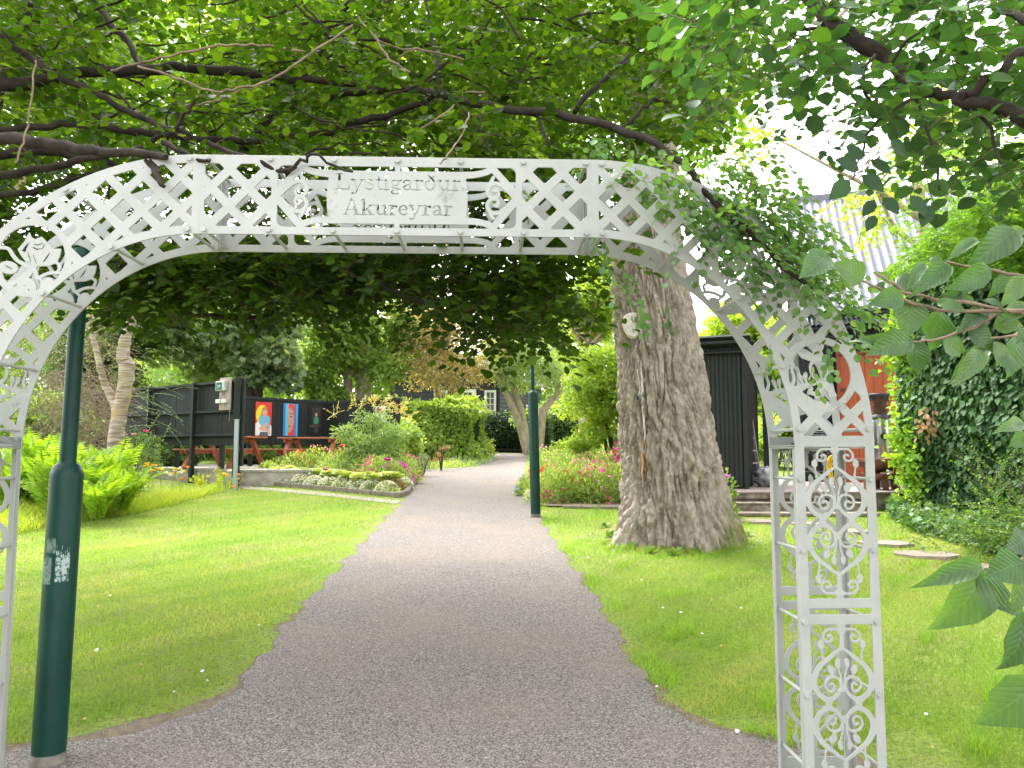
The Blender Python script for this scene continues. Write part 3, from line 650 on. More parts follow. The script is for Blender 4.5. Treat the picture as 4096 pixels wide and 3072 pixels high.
# bare earth along the edge of the lawn
soil = mat('soil', (.20, .155, .115), .95, (.12, .095, .07), 22, .6, 60, spec=.1)
def patch(name, pts, dz, m, kind='structure'):
    P = [Vector(p) for p in pts]; b = MB(); b.add([(p.x, p.y, gz(p.y) + dz) for p in P], [list(range(len(P)))]); return tag(b.build(name, m), kind=kind)
yw = np.arange(YN, 17, .06); wl = .05 + .16 * (.5 + .5 * np.sin(yw * 2.1 + 1)) * (.5 + .5 * np.sin(yw * 5.3)) + .05 * np.sin(yw * 31); wr = .06 + .18 * (.5 + .5 * np.sin(yw * 1.7)) * (.5 + .5 * np.sin(yw * 4.1 + 2)) + .05 * np.sin(yw * 27)
strip('worn_edge', yw, pl(yw) - np.maximum(wl * .45 - .03, .005) - .22 * np.exp(-((yw - 4.1) / .5) ** 2), pl(yw) + .04, .002, soil); strip('worn_edge', yw, pr(yw) - .04, pr(yw) + np.maximum(wr * .45 - .03, .005) + .15 * np.exp(-((yw - 3.8) / .4) ** 2), .002, soil)
# ---- grass blades
BEDL = [G(*p) for p in [(960, 1930), (1590, 1992), (1628, 1978), (1676, 1908), (1700, 1850), (1000, 1870)]]
BEDR = [G(*p) for p in [(2126, 1962), (2150, 2025), (2200, 2030), (2560, 2032), (2560, 1890), (2095, 1905)]]
def inpoly(X, Y, P):
    r = np.zeros(X.shape, bool)
    for i in range(len(P)):
        a, b = P[i], P[i - 1]
        r ^= ((a.y > Y) != (b.y > Y)) & (X < (b.x - a.x) * (Y - a.y) / (b.y - a.y + 1e-12) + a.x)
    return r
def vn(X, Y, s, k=0):                       # cheap smooth noise 0..1
    return .5 + .25 * (np.sin(X * s + 1.3 + k) * np.cos(Y * s * 1.2 + k * 2) + np.sin(X * s * 2.3 - Y * s * 1.7 + k) + .0)
def blades(name, n, y0, y1, xlo, xhi, h0, h1, wd, m, mask, yp=1.6, lean=.5, hfun=None):
    Y = y0 + (y1 - y0) * RG.random(n) ** yp; lim = Y * .70 + .5
    X = RG.uniform(-1, 1, n) * lim; k = mask(X, Y) & (X > xlo) & (X < xhi); X, Y = X[k], Y[k]; n = len(X)
    z = gza(Y); a = RG.random(n) * 2 * PI; h = RG.uniform(h0, h1, n) * (hfun(X, Y) if hfun else 1); lx = RG.normal(0, lean, n) * h; ly = RG.normal(0, lean, n) * h
    w_ = wd * (1 + Y * .09); dx, dy = np.cos(a) * w_, np.sin(a) * w_
    V = np.zeros((n, 5, 3))
    V[:, 0] = np.stack([X - dx, Y - dy, z], 1); V[:, 1] = np.stack([X + dx, Y + dy, z], 1)
    V[:, 2] = np.stack([X - dx * .7 + lx * .35, Y - dy * .7 + ly * .35, z + h * .6], 1); V[:, 3] = np.stack([X + dx * .7 + lx * .35, Y + dy * .7 + ly * .35, z + h * .6], 1)
    V[:, 4] = np.stack([X + lx, Y + ly, z + h], 1)
    F = np.array([(0, 1, 3), (0, 3, 2), (2, 3, 4)])[None] + (np.arange(n) * 5)[:, None, None]
    pt = vn(X, Y, 1.1) * .5 + vn(X, Y, 3.7, 2) * .35 + vn(X, Y, 9, 4) * .2 + RG.random(n) * .45 - .25
    return tag(np_mesh(name, V.reshape(-1, 3), F.reshape(-1, 3), np.repeat(np.clip(pt, 0, 1), 3), m), kind='stuff')
grassm = leafmat('grass_blade', (.085, .16, .022), (.165, .26, .04), (.34, .335, .135), trans=.5, rough=.5, tb=1.9)
def onlawn(X, Y):
    e = np.minimum(np.abs(X - pl(Y)), np.abs(X - pr(Y))) - .10 * (vn(X, Y, 3.3, 9) > .5)       # thin near the path edges
    jl = RG.normal(0, .035, X.shape); k = ((X < pl(Y) + jl) | (X > pr(Y) + jl)) & (Y > YN + RG.normal(0, .08, X.shape))
    k &= RG.random(X.shape) < np.clip(.12 + e * 3 + vn(X, Y, 5) * .3, 0.05, 1)
    k &= ~inpoly(X, Y, BEDL) & ~inpoly(X, Y, BEDR)
    dt = np.hypot(X - 1.95, Y - 9.9); k &= RG.random(X.shape) < np.clip((dt - .8) * 1.4, .12, 1)
    bare = (Y < 4.3) & (vn(X, Y, 2.6, 1) > .58); k &= ~(bare & (RG.random(X.shape) < .75))
    return k
blades('grass', 420000, YN - .1, 17.2, -12, 12, .018, .042, .0011, grassm, onlawn, 1.5, .55)
tuft = leafmat('tuft_blade', (.10, .21, .02), (.17, .31, .03), (.24, .38, .06), trans=.5, rough=.5, tb=1.9)
def tufts(X, Y):
    k = (X < pl(Y) - .01) & (Y > YN + .02) & (Y < YN + .5) & (vn(X, Y, 4.0, 3) > .5)
    k |= (np.abs(X - pr(Y) - .1) < .09) & (vn(X, Y, 2.5, 5) > .62)
    dt = np.hypot(X - 1.95, Y - 9.9); k |= (dt > .8) & (dt < 1.3) & (Y < 9.9) & (vn(X, Y, 9, 1) > .5)
    k |= (X > pr(Y) + .3) & (vn(X, Y, 4.3, 7) > .82)
    return k
blades('long_grass', 160000, YN, 14, -12, 12, .05, .10, .0015, tuft, tufts, 1.3, .6)
blades('long_grass', 90000, 8.4, 9.8, .9, 3.2, .03, .10, .0014, grassm, lambda X, Y: (RG.random(X.shape) < np.clip(1.15 - np.abs(np.hypot(X - 2.0, Y - 9.9) - .82) * 5, 0, 1) * (.25 + .75 * (vn(X, Y, 11, 3) > .52))), 1.0, .7)
ygr = leafmat('meadow_blade', (.16, .24, .025), (.28, .38, .05), (.42, .44, .13), trans=.5, rough=.5, tb=1.8)
EDGE = lut([(0, 2120), (300, 2075), (700, 2000), (1000, 1955)])
mead = lut([(0, 2120), (150, 2085), (400, 2050), (640, 2010), (900, 1965), (1000, 1945)])
P2 = [G(0, 2150), G(300, 2095), (G(600, 2045)), G(820, 1990), G(985, 1940)]
mx_ = [p.x for p in P2]; my_ = [p.y for p in P2]
def meadow(X, Y): return (Y > np.interp(X, mx_, my_)) & (X < P2[-1].x) & (Y < np.interp(X, mx_, my_) + 3.2)
blades('meadow_grass', 190000, 9, 18, -14, P2[-1].x, .10, .30, .0022, ygr, meadow, 1.0, .75, hfun=lambda X, Y: .6 + .8 * vn(X, Y, 3))
# ---- kerb of concrete blocks round the left flower bed, fine gravel in front of it
stone = mat('concrete_block', (.25, .215, .175), .9, (.15, .13, .11), 20, .5, 80, spec=.2)
def kerb(name, pts, hh=.095, wd=.10, blk=.36, lab=None):
    b = MB(); P = [Vector(p) for p in pts]
    for p, q in zip(P[:-1], P[1:]):
        d = q - p; L = math.hypot(d.x, d.y); k = max(1, round(L / blk)); u = Vector((d.x / L, d.y / L, 0))
        for i in range(k):
            c = p + d * ((i + .5) / k); an = math.atan2(u.y, u.x) + RD.uniform(-.01, .01)
            b.box((c.x, c.y, gz(c.y) + hh / 2 - .02 + RD.uniform(-.004, .004)), (L / k - .012, wd, hh + .04), Matrix.Rotation(an, 3, 'Z'), bev=.008)
    return tag(b.build(name, stone), kind='structure')
K1 = [G(965, 1933), G(1300, 1962), G(1590, 1990)]
kerb('kerb', K1)
kerb('kerb', [G(1592, 1992), G(1628, 1978), G(1650, 1945), G(1672, 1912), G(1690, 1885)])
kerb('kerb', [G(2150, 2022), G(2126, 1965), G(2110, 1935), G(2094, 1908)], .07, .09)
kerb('kerb', [G(2250, 2034), G(2400, 2036), G(2560, 2038)], .05, .09)
pts = [G(940, 1948), G(1300, 1980), G(1592, 2012)]; b = MB()
vs = []; 
for q in pts: vs += [(q.x, q.y - .18, gz(q.y - .18) + .008), (q.x, q.y + .32, gz(q.y + .32) + .008)]
b.add(vs, [(0, 2, 3, 1), (2, 4, 5, 3)]); tag(b.build('gravel_strip', mat('fine_gravel', (.40, .35, .29), .95, (.22, .19, .16), 60, .7, 150, spec=.1)), kind='structure')
patch('flower_bed_soil', BEDL, .03, soil); patch('flower_bed_soil', BEDR, .03, soil)
# stepping stones on the right
flag = mat('paving_stone', (.30, .235, .205), .9, (.21, .165, .145), 9, .4, 60, spec=.2)
for i, (px, py, sx, sy) in enumerate([(3030, 2088, .34, .3), (3240, 2098, .34, .28), (3400, 2128, .3, .28), (3540, 2176, .34, .3), (3700, 2222, .38, .3), (3930, 2272, .3, .26), (4130, 2330, .3, .26)]):
    c = G(px, py); b = MB(); n = 7
    ring = [(c.x + sx * math.cos(2 * PI * k / n + i) * RD.uniform(.85, 1.05), c.y + sy * math.sin(2 * PI * k / n + i) * RD.uniform(.85, 1.05)) for k in range(n)]
    b.prism([(x, y, gz(c.y) - .02) for x, y in ring], (0, 0, 0), (0, 0, .045))
    tag(b.build('stepping_stone', flag), 'pinkish stepping stone in the lawn, ' + ['closest to the thick tree trunk', 'seen through the arch foot, second from the tree', 'seen behind the right edge of the arch foot', 'first one right of the arch foot', 'widest one, second right of the arch foot', 'just above the hanging dark leaf', 'beside the arching shrub, furthest right'][i], 'stepping stone', 'stepping stones across the lawn')
# small litter on the grass
pet = mat('petal_white', (.75, .72, .68), .7); lfo = mat('fallen_leaf_orange', (.6, .3, .12), .7, (.4, .2, .1)); lfb = mat('fallen_leaf_brown', (.25, .16, .1), .7)
LIT = [((388, 2625), 1.6, pet), ((440, 2400), 1.3, pet), ((775, 2145), 1.2, pet), ((558, 2107), .8, pet), ((1010, 2137), 1.0, pet), ((1045, 2142), .8, pet), ((1040, 2520), .8, pet), ((800, 2710), 1.3, pet), ((835, 2745), 1, pet), ((1065, 2020), 1, pet), ((690, 2795), .9, pet), ((2350, 2243), 1.3, pet), ((2570, 2335), 1.2, pet), ((2970, 2450), 1.0, pet), ((2655, 2450), 1, pet), ((2815, 2555), 1.1, pet), ((2620, 2770), 1.2, pet), ((2730, 2468), 1.2, pet), ((2945, 2960), 1.6, pet), ((3700, 2885), 1.2, pet), ((1640, 3000), .5, pet),
       ((390, 2443), 1.0, lfo), ((570, 2680), 1.0, lfo), ((740, 2458), .7, lfo), ((1035, 2506), .8, lfo), ((340, 2905), 1.2, lfo), ((360, 2108), .9, lfo), ((3995, 2380), .7, lfo), ((2880, 2605), 1.2, lfo), ((2850, 2418), .9, lfo), ((3730, 3020), 1.0, lfo), ((960, 2600), .7, lfo), ((1000, 2220), 1.0, lfb), ((1050, 2238), .8, lfb), ((2790, 2760), 1.0, lfb), ((130, 2208), .7, lfb)]
for (px, py), s, m in LIT:
    c = G(px, py); n1 = len(LEAF['oval'][0]); s *= .014 + .0011 * c.y
    v, f, r = leaves(np.array([[c.x, c.y, gz(c.y) + .035]]), np.array([[RD.uniform(-1, 1), RD.uniform(-1, 1), .15]]), np.array([[RD.uniform(-.3, .3), -.4, 1]]), s, 'round')
    o = np_mesh('fallen_petal' if m is pet else 'fallen_leaf', v, f, m=m)
    tag(o, *{id(pet): ('small white petal lying on the grass', 'petal', 'white petals on the lawn'), id(lfo): ('small orange leaf lying on the grass', 'fallen leaf', 'orange leaves on the lawn'), id(lfb): ('small brown leaf lying on the grass', 'fallen leaf', 'brown leaves on the lawn')}[id(m)])
# ================================================================== BUILT THINGS
def onplane(P, Q, px, py):                 # where the view ray meets the upright plane through P and Q
    d = ray(px, py); n = (-(Q[1] - P[1]), Q[0] - P[0]); k = n[0] * P[0] + n[1] * P[1]; t = k / (n[0] * d[0] + n[1] * d[1])
    return Vector((d[0] * t, d[1] * t, EYE + d[2] * t))
black = mat('black_boards', (.013, .019, .017), .7, (.006, .009, .008), 6, .35, 30, stretch=(6, 6, .6), spec=.35)
blackrail = mat('black_rail', (.018, .026, .023), .68, (.009, .012, .011), 9, .3, 40, spec=.35)
def uprights(b, P, Q, z0, z1, wd=.14, th=.022, jit=.012, off=0):
    P, Q = Vector(P), Vector(Q); d = Q - P; d.z = 0; L = d.length; n = max(1, round(L / wd)); u = d / L; nn = Vector((u.y, -u.x, 0)); an = math.atan2(u.y, u.x)
    for i in range(n):
        c = P + u * L * (i + .5) / n + nn * (off + RD.uniform(0, .006)); zt = z1 + RD.uniform(-jit, jit) * .3; zb = z0 + RD.uniform(-jit, jit)
        b.box((c.x, c.y, (zt + zb) / 2), (L / n - .006, th, zt - zb), Matrix.Rotation(an, 3, 'Z'))
FA, FB = Vector((-5.98, 17.0, 0)), Vector((-13.1, 21.9, 0))
FU = (FB - FA).normalized(); FN = Vector((-FU.y, FU.x, 0))     # FN points to the camera side
if FN.y > 0: FN = -FN
DZ = 1.15
fl = thing('board_fence', 'tall black fence of upright boards beside the birch, raised over the low wall', 'fence', (FA.x, FA.y, 1.0))
b = MB(); uprights(b, FA, FB, 1.68, 3.12); o = b.build('boards', black); o.parent = fl; o.location = -fl.location
def rel(o, root): o.parent = root; o.matrix_parent_inverse = Matrix.Identity(4); o.location = -root.location; return o
for z in (3.10, 2.45, 1.92):
    b = MB(); a = FA + FN * .05; c = FB + FN * .05; b.beam((a.x, a.y, z), (c.x, c.y, z), .10, .05, up=(0, 0, 1)); rel(b.build('rail', blackrail), fl)
for px in (608, 787, 400):
    s = onplane(FA, FB, px, 1700); s += FN * .10; b = MB(); b.box((s.x, s.y, (3.14 + gz(s.y)) / 2), (.1, .1, 3.14 - gz(s.y)), Matrix.Rotation(math.atan2(FU.y, FU.x), 3, 'Z'), bev=.006); rel(b.build('post', blackrail), fl)
for px in (700, 880):
    s = onplane(FA, FB, px, 1700) - FN * .08; b = MB(); b.box((s.x, s.y, (DZ + 1.75) / 2), (.09, .09, 1.75 - DZ)); rel(b.build('post', blackrail), fl)
b = MB(); s = FA + FN * .08; b.box((s.x - .02, s.y, (3.18 + .8) / 2), (.13, .13, 3.18 - .8), bev=.006); b.box((s.x + .09, s.y + .04, (3.18 + 1.2) / 2), (.05, .09, 3.18 - 1.25), bev=.006)
for z in (1.6, 2.3, 3.05): b.box((s.x + .055, s.y - .075, z), (.05, .012, .1))
rel(b.build('end_post', blackrail), fl)
# back fence with the portraits
BA, BB, BC = at(965, 1700, 20.5), at(1307, 1700, 22.6), at(1600, 1700, 21.3)
bf = thing('board_fence', 'lower black board fence behind the picnic tables, carrying the portrait panels', 'fence', (BB.x, BB.y, 1.15))
b = MB(); uprights(b, BA, BB, 1.72, 2.97, .13); uprights(b, BB, BC, 1.72, 2.97, .13); rel(b.build('boards', black), bf)
for px, pp in ((1000, (BA, BB)), (1133, (BA, BB)), (1250, (BA, BB)), (1440, (BB, BC)), (1590, (BB, BC))):
    s = onplane(*pp, px, 1700); b = MB(); b.box((s.x, s.y + .07, (DZ + 2.9) / 2), (.1, .1, 2.9 - DZ + .1)); rel(b.build('post', blackrail), bf)
b = MB()
for p, q in ((BA, BB), (BB, BC)): b.beam((p.x, p.y - .03, 2.99), (q.x, q.y - .03, 2.99), .03, .07)
rel(b.build('top_rail', blackrail), bf)
# terrace
conc = mat('terrace_concrete', (.42, .39, .34), .9, (.25, .23, .2), 5, .4, 40, spec=.2)
def slab(name, poly, z0, z1, m, lab, cat, lip=0):
    b = MB(); b.prism([(x, y, z0) for x, y in poly], (0, 0, 0), (0, 0, z1 - z0 - (.05 if lip else 0)))
    if lip:
        cx = sum(p[0] for p in poly) / len(poly); cy = sum(p[1] for p in poly) / len(poly)
        b.prism([(cx + (x - cx) * (1 + lip), cy + (y - cy) * (1 + lip), z1 - .048) for x, y in poly], (0, 0, 0), (0, 0, .048))
    return tag(b.build(name, m), lab, cat)
e1 = FA - FN * .05; e2 = FB - FN * .05; tr = at(1345, 1800, 17.0)
slab('terrace', [(e2.x, e2.y), (e1.x, e1.y), (tr.x, 17.0), (tr.x + .6, 21.0), (-2.6, 26), (-12, 28)][::1], .5, DZ, conc, 'raised concrete terrace with low front wall under the picnic tables', 'terrace', .006)
# portraits
def flat(b, pts, off, mi=0): b.add([(p[0], -off, p[1]) for p in pts], [list(range(len(pts)))], mi)
def pm(n, c): return mat('print_' + n, c, .35, tuple(v * .93 for v in c), 3)
def panel(px0, px1, py0, py1, PQ, label, shapes, basecol):
    a = onplane(*PQ, px0, py1); c = onplane(*PQ, px1, py1); t = onplane(*PQ, px0, py0)
    an = math.atan2(c.y - a.y, c.x - a.x); W = math.hypot(c.x - a.x, c.y - a.y); Hh = t.z - a.z
    root = thing('portrait_panel', label, 'poster', a, an, 'portrait panels on the back fence')
    b = MB(); b.box((W / 2, -.035, Hh / 2), (W, .02, Hh), bev=.002); b.build('print', basecol, root)
    b2 = {}
    for k, (nm, colr, poly) in enumerate(shapes):
        bb = b2.setdefault(nm, (MB(), colr))[0]; flat(bb, [(u * W, v * Hh) for u, v in poly], .0465 + .0008 * k)
    for nm, (bb, colr) in b2.items(): bb.build(nm, pm(nm + str(px0), colr), root)
def ell(cx, cy, rx, ry, n=18, a0=0, a1=360): return [(cx + rx * math.cos(rad(a0 + (a1 - a0) * i / n)), cy + ry * math.sin(rad(a0 + (a1 - a0) * i / n))) for i in range(n)]
sk, sk2 = (.62, .36, .25), (.5, .27, .18)
panel(1016, 1081, 1607, 1743, (BA, BB), 'portrait print of a child in a blue shirt sitting before a red and yellow ring', [
    ('red_ring', (.62, .03, .03), ell(.5, .62, .5, .36)), ('yellow_ring', (.75, .6, .03), ell(.42, .62, .4, .3)), ('red_ring', (.55, .02, .02), ell(.62, .6, .28, .28)),
    ('hair', (.4, .22, .1), ell(.55, .72, .19, .15)), ('skin', sk, ell(.56, .69, .14, .115)), ('hair', (.4, .22, .1), [(.4, .8), (.55, .86), (.7, .8), (.66, .74), (.56, .78), (.46, .74)]),
    ('ledge', (.75, .76, .78), [(.01, .01), (.99, .01), (.99, .3), (.6, .42), (.2, .44), (.01, .36)]),
    ('shirt', (.16, .42, .6), [(.3, .62), (.2, .5), (.22, .38), (.34, .3), (.7, .3), (.9, .38), (.88, .56), (.76, .62), (.62, .58), (.48, .58)]),
    ('shorts', (.3, .33, .42), [(.36, .32), (.86, .34), (.92, .2), (.7, .22), (.4, .26)]), ('skin', sk, [(.3, .26), (.7, .4), (.76, .34), (.5, .22), (.86, .24), (.95, .05), (.8, .04), (.72, .14), (.3, .16), (.2, .2)]),
    ('face_marks', (.14, .07, .05), ell(.51, .71, .016, .008, 8)), ('face_marks', (.14, .07, .05), ell(.61, .71, .016, .008, 8)), ('face_marks', (.14, .07, .05), ell(.56, .64, .035, .008, 8)),
    ('stool', (.09, .11, .14), [(.24, .01), (.8, .01), (.74, .12), (.3, .12)])], pm('backdrop1016', (.55, .05, .04)))
panel(1128, 1187, 1613, 1744, (BA, BB), 'portrait print of half a face in a red headscarf between blue bars', [
    ('scarf', (.68, .05, .03), [(.3, .01), (.74, .01), (.74, .95), (.6, .99), (.36, .99), (.3, .9)]), ('skin', sk2, [(.32, .12), (.45, .1), (.6, .2), (.7, .4), (.7, .66), (.6, .8), (.45, .88), (.32, .84)]),
    ('face_marks', (.09, .04, .03), ell(.52, .6, .07, .02, 10)), ('face_marks', (.09, .04, .03), [(.42, .68), (.64, .68), (.6, .71), (.46, .7)]), ('face_marks', (.28, .1, .08), ell(.42, .3, .09, .02, 10)),
    ('blue_bar', (.03, .2, .55), [(.01, .01), (.13, .01), (.13, .99), (.01, .99)]), ('pale_blue_bar', (.12, .42, .66), [(.13, .01), (.32, .01), (.32, .99), (.13, .99)]),
    ('blue_bar', (.02, .1, .42), [(.75, .01), (.86, .01), (.86, .99), (.75, .99)]), ('pale_blue_bar', (.05, .25, .6), [(.86, .01), (.93, .01), (.93, .99), (.86, .99)]), ('blue_bar', (.02, .1, .42), [(.93, .01), (.99, .01), (.99, .99), (.93, .99)])], pm('backdrop1128', (.1, .3, .6)))
panel(1230, 1283, 1622, 1745, (BA, BB), 'dark portrait print of a small figure in a green jumper before a shadowy doorway', [
    ('dark_door', (.05, .035, .03), [(.25, .3), (.9, .3), (.9, .95), (.25, .95)]), ('legs', (.05, .045, .05), [(.42, .12), (.7, .12), (.72, .42), (.42, .42)]), ('jumper', (.05, .25, .15), [(.4, .4), (.36, .55), (.45, .64), (.62, .65), (.74, .56), (.72, .42)]),
    ('skin', sk, ell(.55, .71, .075, .055, 12)), ('hair', (.35, .25, .15), ell(.55, .75, .07, .03, 10)), ('floor_tint', (.1, .06, .04), [(.02, .3), (.4, .3), (.4, .36), (.02, .36)])], pm('backdrop1230', (.012, .016, .014)))
panel(1505, 1545, 1626, 1690, (BB, BC), 'small pale portrait print half hidden behind the yellow plumed shrub', [
    ('red_figures', (.5, .05, .06), [(.1, .5), (.6, .5), (.6, .85), (.1, .85)]), ('dark_figures', (.05, .05, .06), [(.2, .55), (.35, .55), (.35, .95), (.2, .95)])], pm('backdrop1505', (.6, .6, .6)))
# meter board on the fence
wood = mat('grey_wood', (.45, .38, .33), .8, (.32, .27, .23), 12, .3, 50, stretch=(4, 4, .5), spec=.2)
a = onplane(FA, FB, 897, 1642); c = onplane(FA, FB, 943, 1642); t = onplane(FA, FB, 897, 1515); an = math.atan2(c.y - a.y, c.x - a.x); W = math.hypot(c.x - a.x, c.y - a.y); Hh = t.z - a.z
mb = thing('meter_board', 'weathered plank carrying a grey meter box and white sockets at the fence end', 'electrical box', a + FN * .13, an)
b = MB(); b.box((W / 2, 0, Hh / 2), (W, .022, Hh), bev=.003); b.build('backing_board', wood, mb)
gry = mat('grey_plastic', (.52, .54, .55), .4); wht = mat('white_plastic', (.7, .7, .68), .4)
b = MB(); b.box((W * .36, -.06, Hh * .74), (W * .8, .1, Hh * .3), bev=.012); bx = b.build('meter_box', gry, mb)
b = MB(); b.box((W * .3, -.113, Hh * .74), (W * .5, .01, Hh * .24), bev=.003); b.build('green_window', mat('green_window', (.04, .16, .13), .15, spec=.6), bx)
b = MB(); [b.box((W * (.2 + .1 * i), -.119, Hh * (.73)), (W * .05, .004, Hh * .08)) for i in range(3)]; b.build('breakers', gry, bx)
for u in (.1, .62):
    b = MB(); b.box((W * u, -.045, Hh * .27), (W * .42, .07, Hh * .12), bev=.006); b.build('socket', wht, mb)
b = MB(); b.tube([(W * .35, -.03, Hh * .6), (W * .36, -.03, Hh * .48), (W * .1, -.03, Hh * .34)], .006, 6); b.tube([(W * .4, -.03, Hh * .6), (W * .5, -.03, Hh * .45), (W * .62, -.03, Hh * .34)], .006, 6); b.tube([(W * .5, -.03, Hh * .2), (W * .6, -.03, Hh * .1), (W * .95, -.03, Hh * .06), (W * 1.02, -.03, -Hh * .1), (W * 1.0, -.03, -Hh * .35)], .006, 6); b.build('cable', mat('cable_grey', (.35, .33, .3), .6), mb)
# galvanised post
p = base(944, 16.2); galv = mat('galvanised', (.40, .44, .48), .45, (.3, .34, .38), 30, .1, metal=.35)
pm_ = thing('steel_post', 'plain galvanised steel post standing in front of the terrace wall', 'post', (p.x, p.y, p.z))
b = MB(); b.box((0, 0, .72), (.075, .075, 1.5), bev=.006); b.box((0, 0, 1.475), (.08, .08, .015)); [b.box((0, -.039, .3 + .14 * i), (.014, .003, .03)) for i in range(8)]; b.build('post', galv, pm_)
# picnic tables
pine = mat('stained_pine', (.42, .13, .045), .45, (.24, .07, .03), 7, .2, 40, stretch=(1, 5, 5), spec=.4)
def picnic(loc, rz, label):
    t = thing('picnic_table', label, 'picnic table', loc, rz, 'picnic tables on the terrace')
    b = MB(); [b.box((0, y, .735), (1.8, .13, .035), bev=.004) for y in (-.29, -.145, 0, .145, .29)]; b.build('tabletop', pine, t)
    for s in (-1, 1):
        b = MB(); [b.box((0, s * (.66 + d), .44), (1.8, .13, .035), bev=.004) for d in (-.07, .07)]; b.build('bench_seat', pine, t)
    for x in (-.6, .6):
        b = MB()
        for s in (-1, 1): b.beam((x + .05, s * .16, .715), (x + .05, s * .72, .0), .09, .045, up=(1, 0, 0)); b.beam((x - .0, s * .16, .715), (x - .0, s * .72, 0), .09, .045, up=(1, 0, 0))
        b.box((x + .1, 0, .38), (.045, 1.5, .09)); b.box((x + .1, 0, .67), (.045, .7, .09)); b.build('leg_frame', pine, t)
    return t
q = at(905, 1800, 18.7); picnic((q.x, q.y, DZ), math.atan2(FU.y, FU.x) + rad(20), 'reddish brown picnic table seen under the tall fence, nearest the steel post')
q = at(1265, 1800, 19.6); picnic((q.x, q.y, DZ), rad(170), 'reddish brown picnic table below the portrait of half a face')
# ---- lamp posts
grn = mat('green_lamp_paint', (.002, .044, .031), .42, (.0015, .028, .020), 4, .08, 10, spec=.3)
def lamp(px, py, r, h1, h2, r2, lean, label, worn=False):
    c = G(px, py); t = thing('street_lamp', label, 'lamp post', c, 0); t.rotation_euler = (0, rad(lean), 0)
    b = MB(); b.lathe([(r, -.3), (r, h1 - .06), (r * .97, h1 - .045), (r * .8, h1 - .01), (r2 * 1.15, h1), (r2 * 1.1, h1 + .012)], n=32); b.build('lower_pole', grn, t)
    b = MB(); b.lathe([(r2, h1), (r2, h2)], n=24); b.build('upper_pole', grn, t)
    b = MB(); b.lathe([(r2 * 1.25, h2 - .05), (r2 * 1.3, h2), (r2 * .9, h2 + .04), (.005, h2 + .055)], n=24); b.build('pole_cap', grn, t)
    b = MB(); b.lathe([(r * 1.015, -.3), (r * 1.015, .035), (r * 1.004, .05)], n=32); b.build('base_collar', mat('dirty_zinc', (.23, .21, .17), .7, (.1, .1, .08), 20), t)
    b = MB(); V = []
    for i in range(9):
        for z in (.35, .72): a = rad(-50 + 7 * i); V.append((r * 1.012 * math.cos(a), r * 1.012 * math.sin(a), z))
    b.add(V, [(2 * i, 2 * i + 2, 2 * i + 3, 2 * i + 1) for i in range(8)], smooth=True); b.build('access_door', grn, t)
    if worn:                                # scraped bare metal and old paste round the pole
        for a0, a1, z0, z1, m in ((-118, -80, .60 * h1 + .14, .6 * h1 + .2, 'p'), (-150, -92, .56 * h1 + .05, .57 * h1 + .16, 'p'), (-78, -32, .57 * h1 + .05, .6 * h1 + .14, 'q')):
            b = MB(); n = 22; rr = r * 1.006; V = []
            for i in range(n + 1):
                a = rad(a0 + (a1 - a0) * i / n); j = .012 * math.sin(i * 2.3) + RD.uniform(-.012, .012)
                V += [(rr * math.cos(a), rr * math.sin(a), z0 - .35 * j), (rr * math.cos(a), rr * math.sin(a), z1 + j * (1 + (m == 'q')))]
            b.add(V, [(2 * i, 2 * i + 2, 2 * i + 3, 2 * i + 1) for i in range(n)], smooth=True); b.build('scraped_paint', mat('scraped_' + m, (.16, .21, .17) if m == 'p' else (.35, .42, .4), .6, (.05, .12, .09) if m == 'p' else (.02, .09, .07), 60, lo=.45, hi=.52), t)
    return t
lamp(192, 3050, .0735, 1.40, 2.42, .037, .9, 'near dark green lamp post with scraped paint, at the left edge of the path', True)
lamp(2143, 2068, .078, 1.98, 4.9, .03, -1.2, 'far green lamp post between the path and the pink flower bed')
# ---- cottage at the end of the path
cw = mat('black_weatherboard', (.018, .022, .022), .6, (.015, .018, .018), 5, .2, 20)
trimw = mat('white_trim', (.72, .72, .7), .5)
glass = mat('window_glass', (.05, .06, .065), .08, (.09, .1, .1), 1.5, spec=.8)
cot = thing('cottage', 'black weatherboarded cottage with white windows at the end of the path', 'house', (0, 33, 1.5))
CA, CB, CC = at(1560, 1700, 33.2), at(1994, 1700, 32.0), at(2165, 1700, 37.0)
CZ, CE = 1.5, 4.55
def boards(b, P, Q, z0, z1, st=.16):
    P, Q = Vector(P), Vector(Q); u = (Q - P); u.z = 0; L = u.length; u /= L; n = Vector((u.y, -u.x, 0)); k = int((z1 - z0) / st); V = []
    for i in range(k):
        z = z0 + i * st; a = P + n * .03; c = Q + n * .03; b.add([(a.x, a.y, z), (c.x, c.y, z), (Q.x, Q.y, z + st), (P.x, P.y, z + st)], [(0, 1, 2, 3)]); b.add([(P.x, P.y, z), (Q.x, Q.y, z), (c.x, c.y, z), (a.x, a.y, z)], [(0, 1, 2, 3)])
b = MB(); boards(b, CA, CB, CZ, CE); boards(b, CB, CC, CZ, CE + .0); rel(b.build('wall', cw), cot)
bk = CA + (CC - CB); b = MB(); boards(b, CC, bk, CZ, CE); boards(b, bk, CA, CZ, CE); rel(b.build('wall', cw), cot)
rf = mat('roof_felt', (.06, .06, .065), .8, (.03, .03, .03), 10)
u1 = (CB - CA).normalized(); u2 = (CC - CB).normalized(); b = MB()
A = CA - u1 * .4 - u2 * .4; B = CB + u1 * .45 - u2 * .4; C_ = CC + u1 * .45 + u2 * .4; D_ = bk - u1 * .4 + u2 * .4
mA = (A + B) / 2; mB = (C_ + D_) / 2; zt = CE + 1.25; th = .1
def P3(p, z): return (p.x, p.y, z)
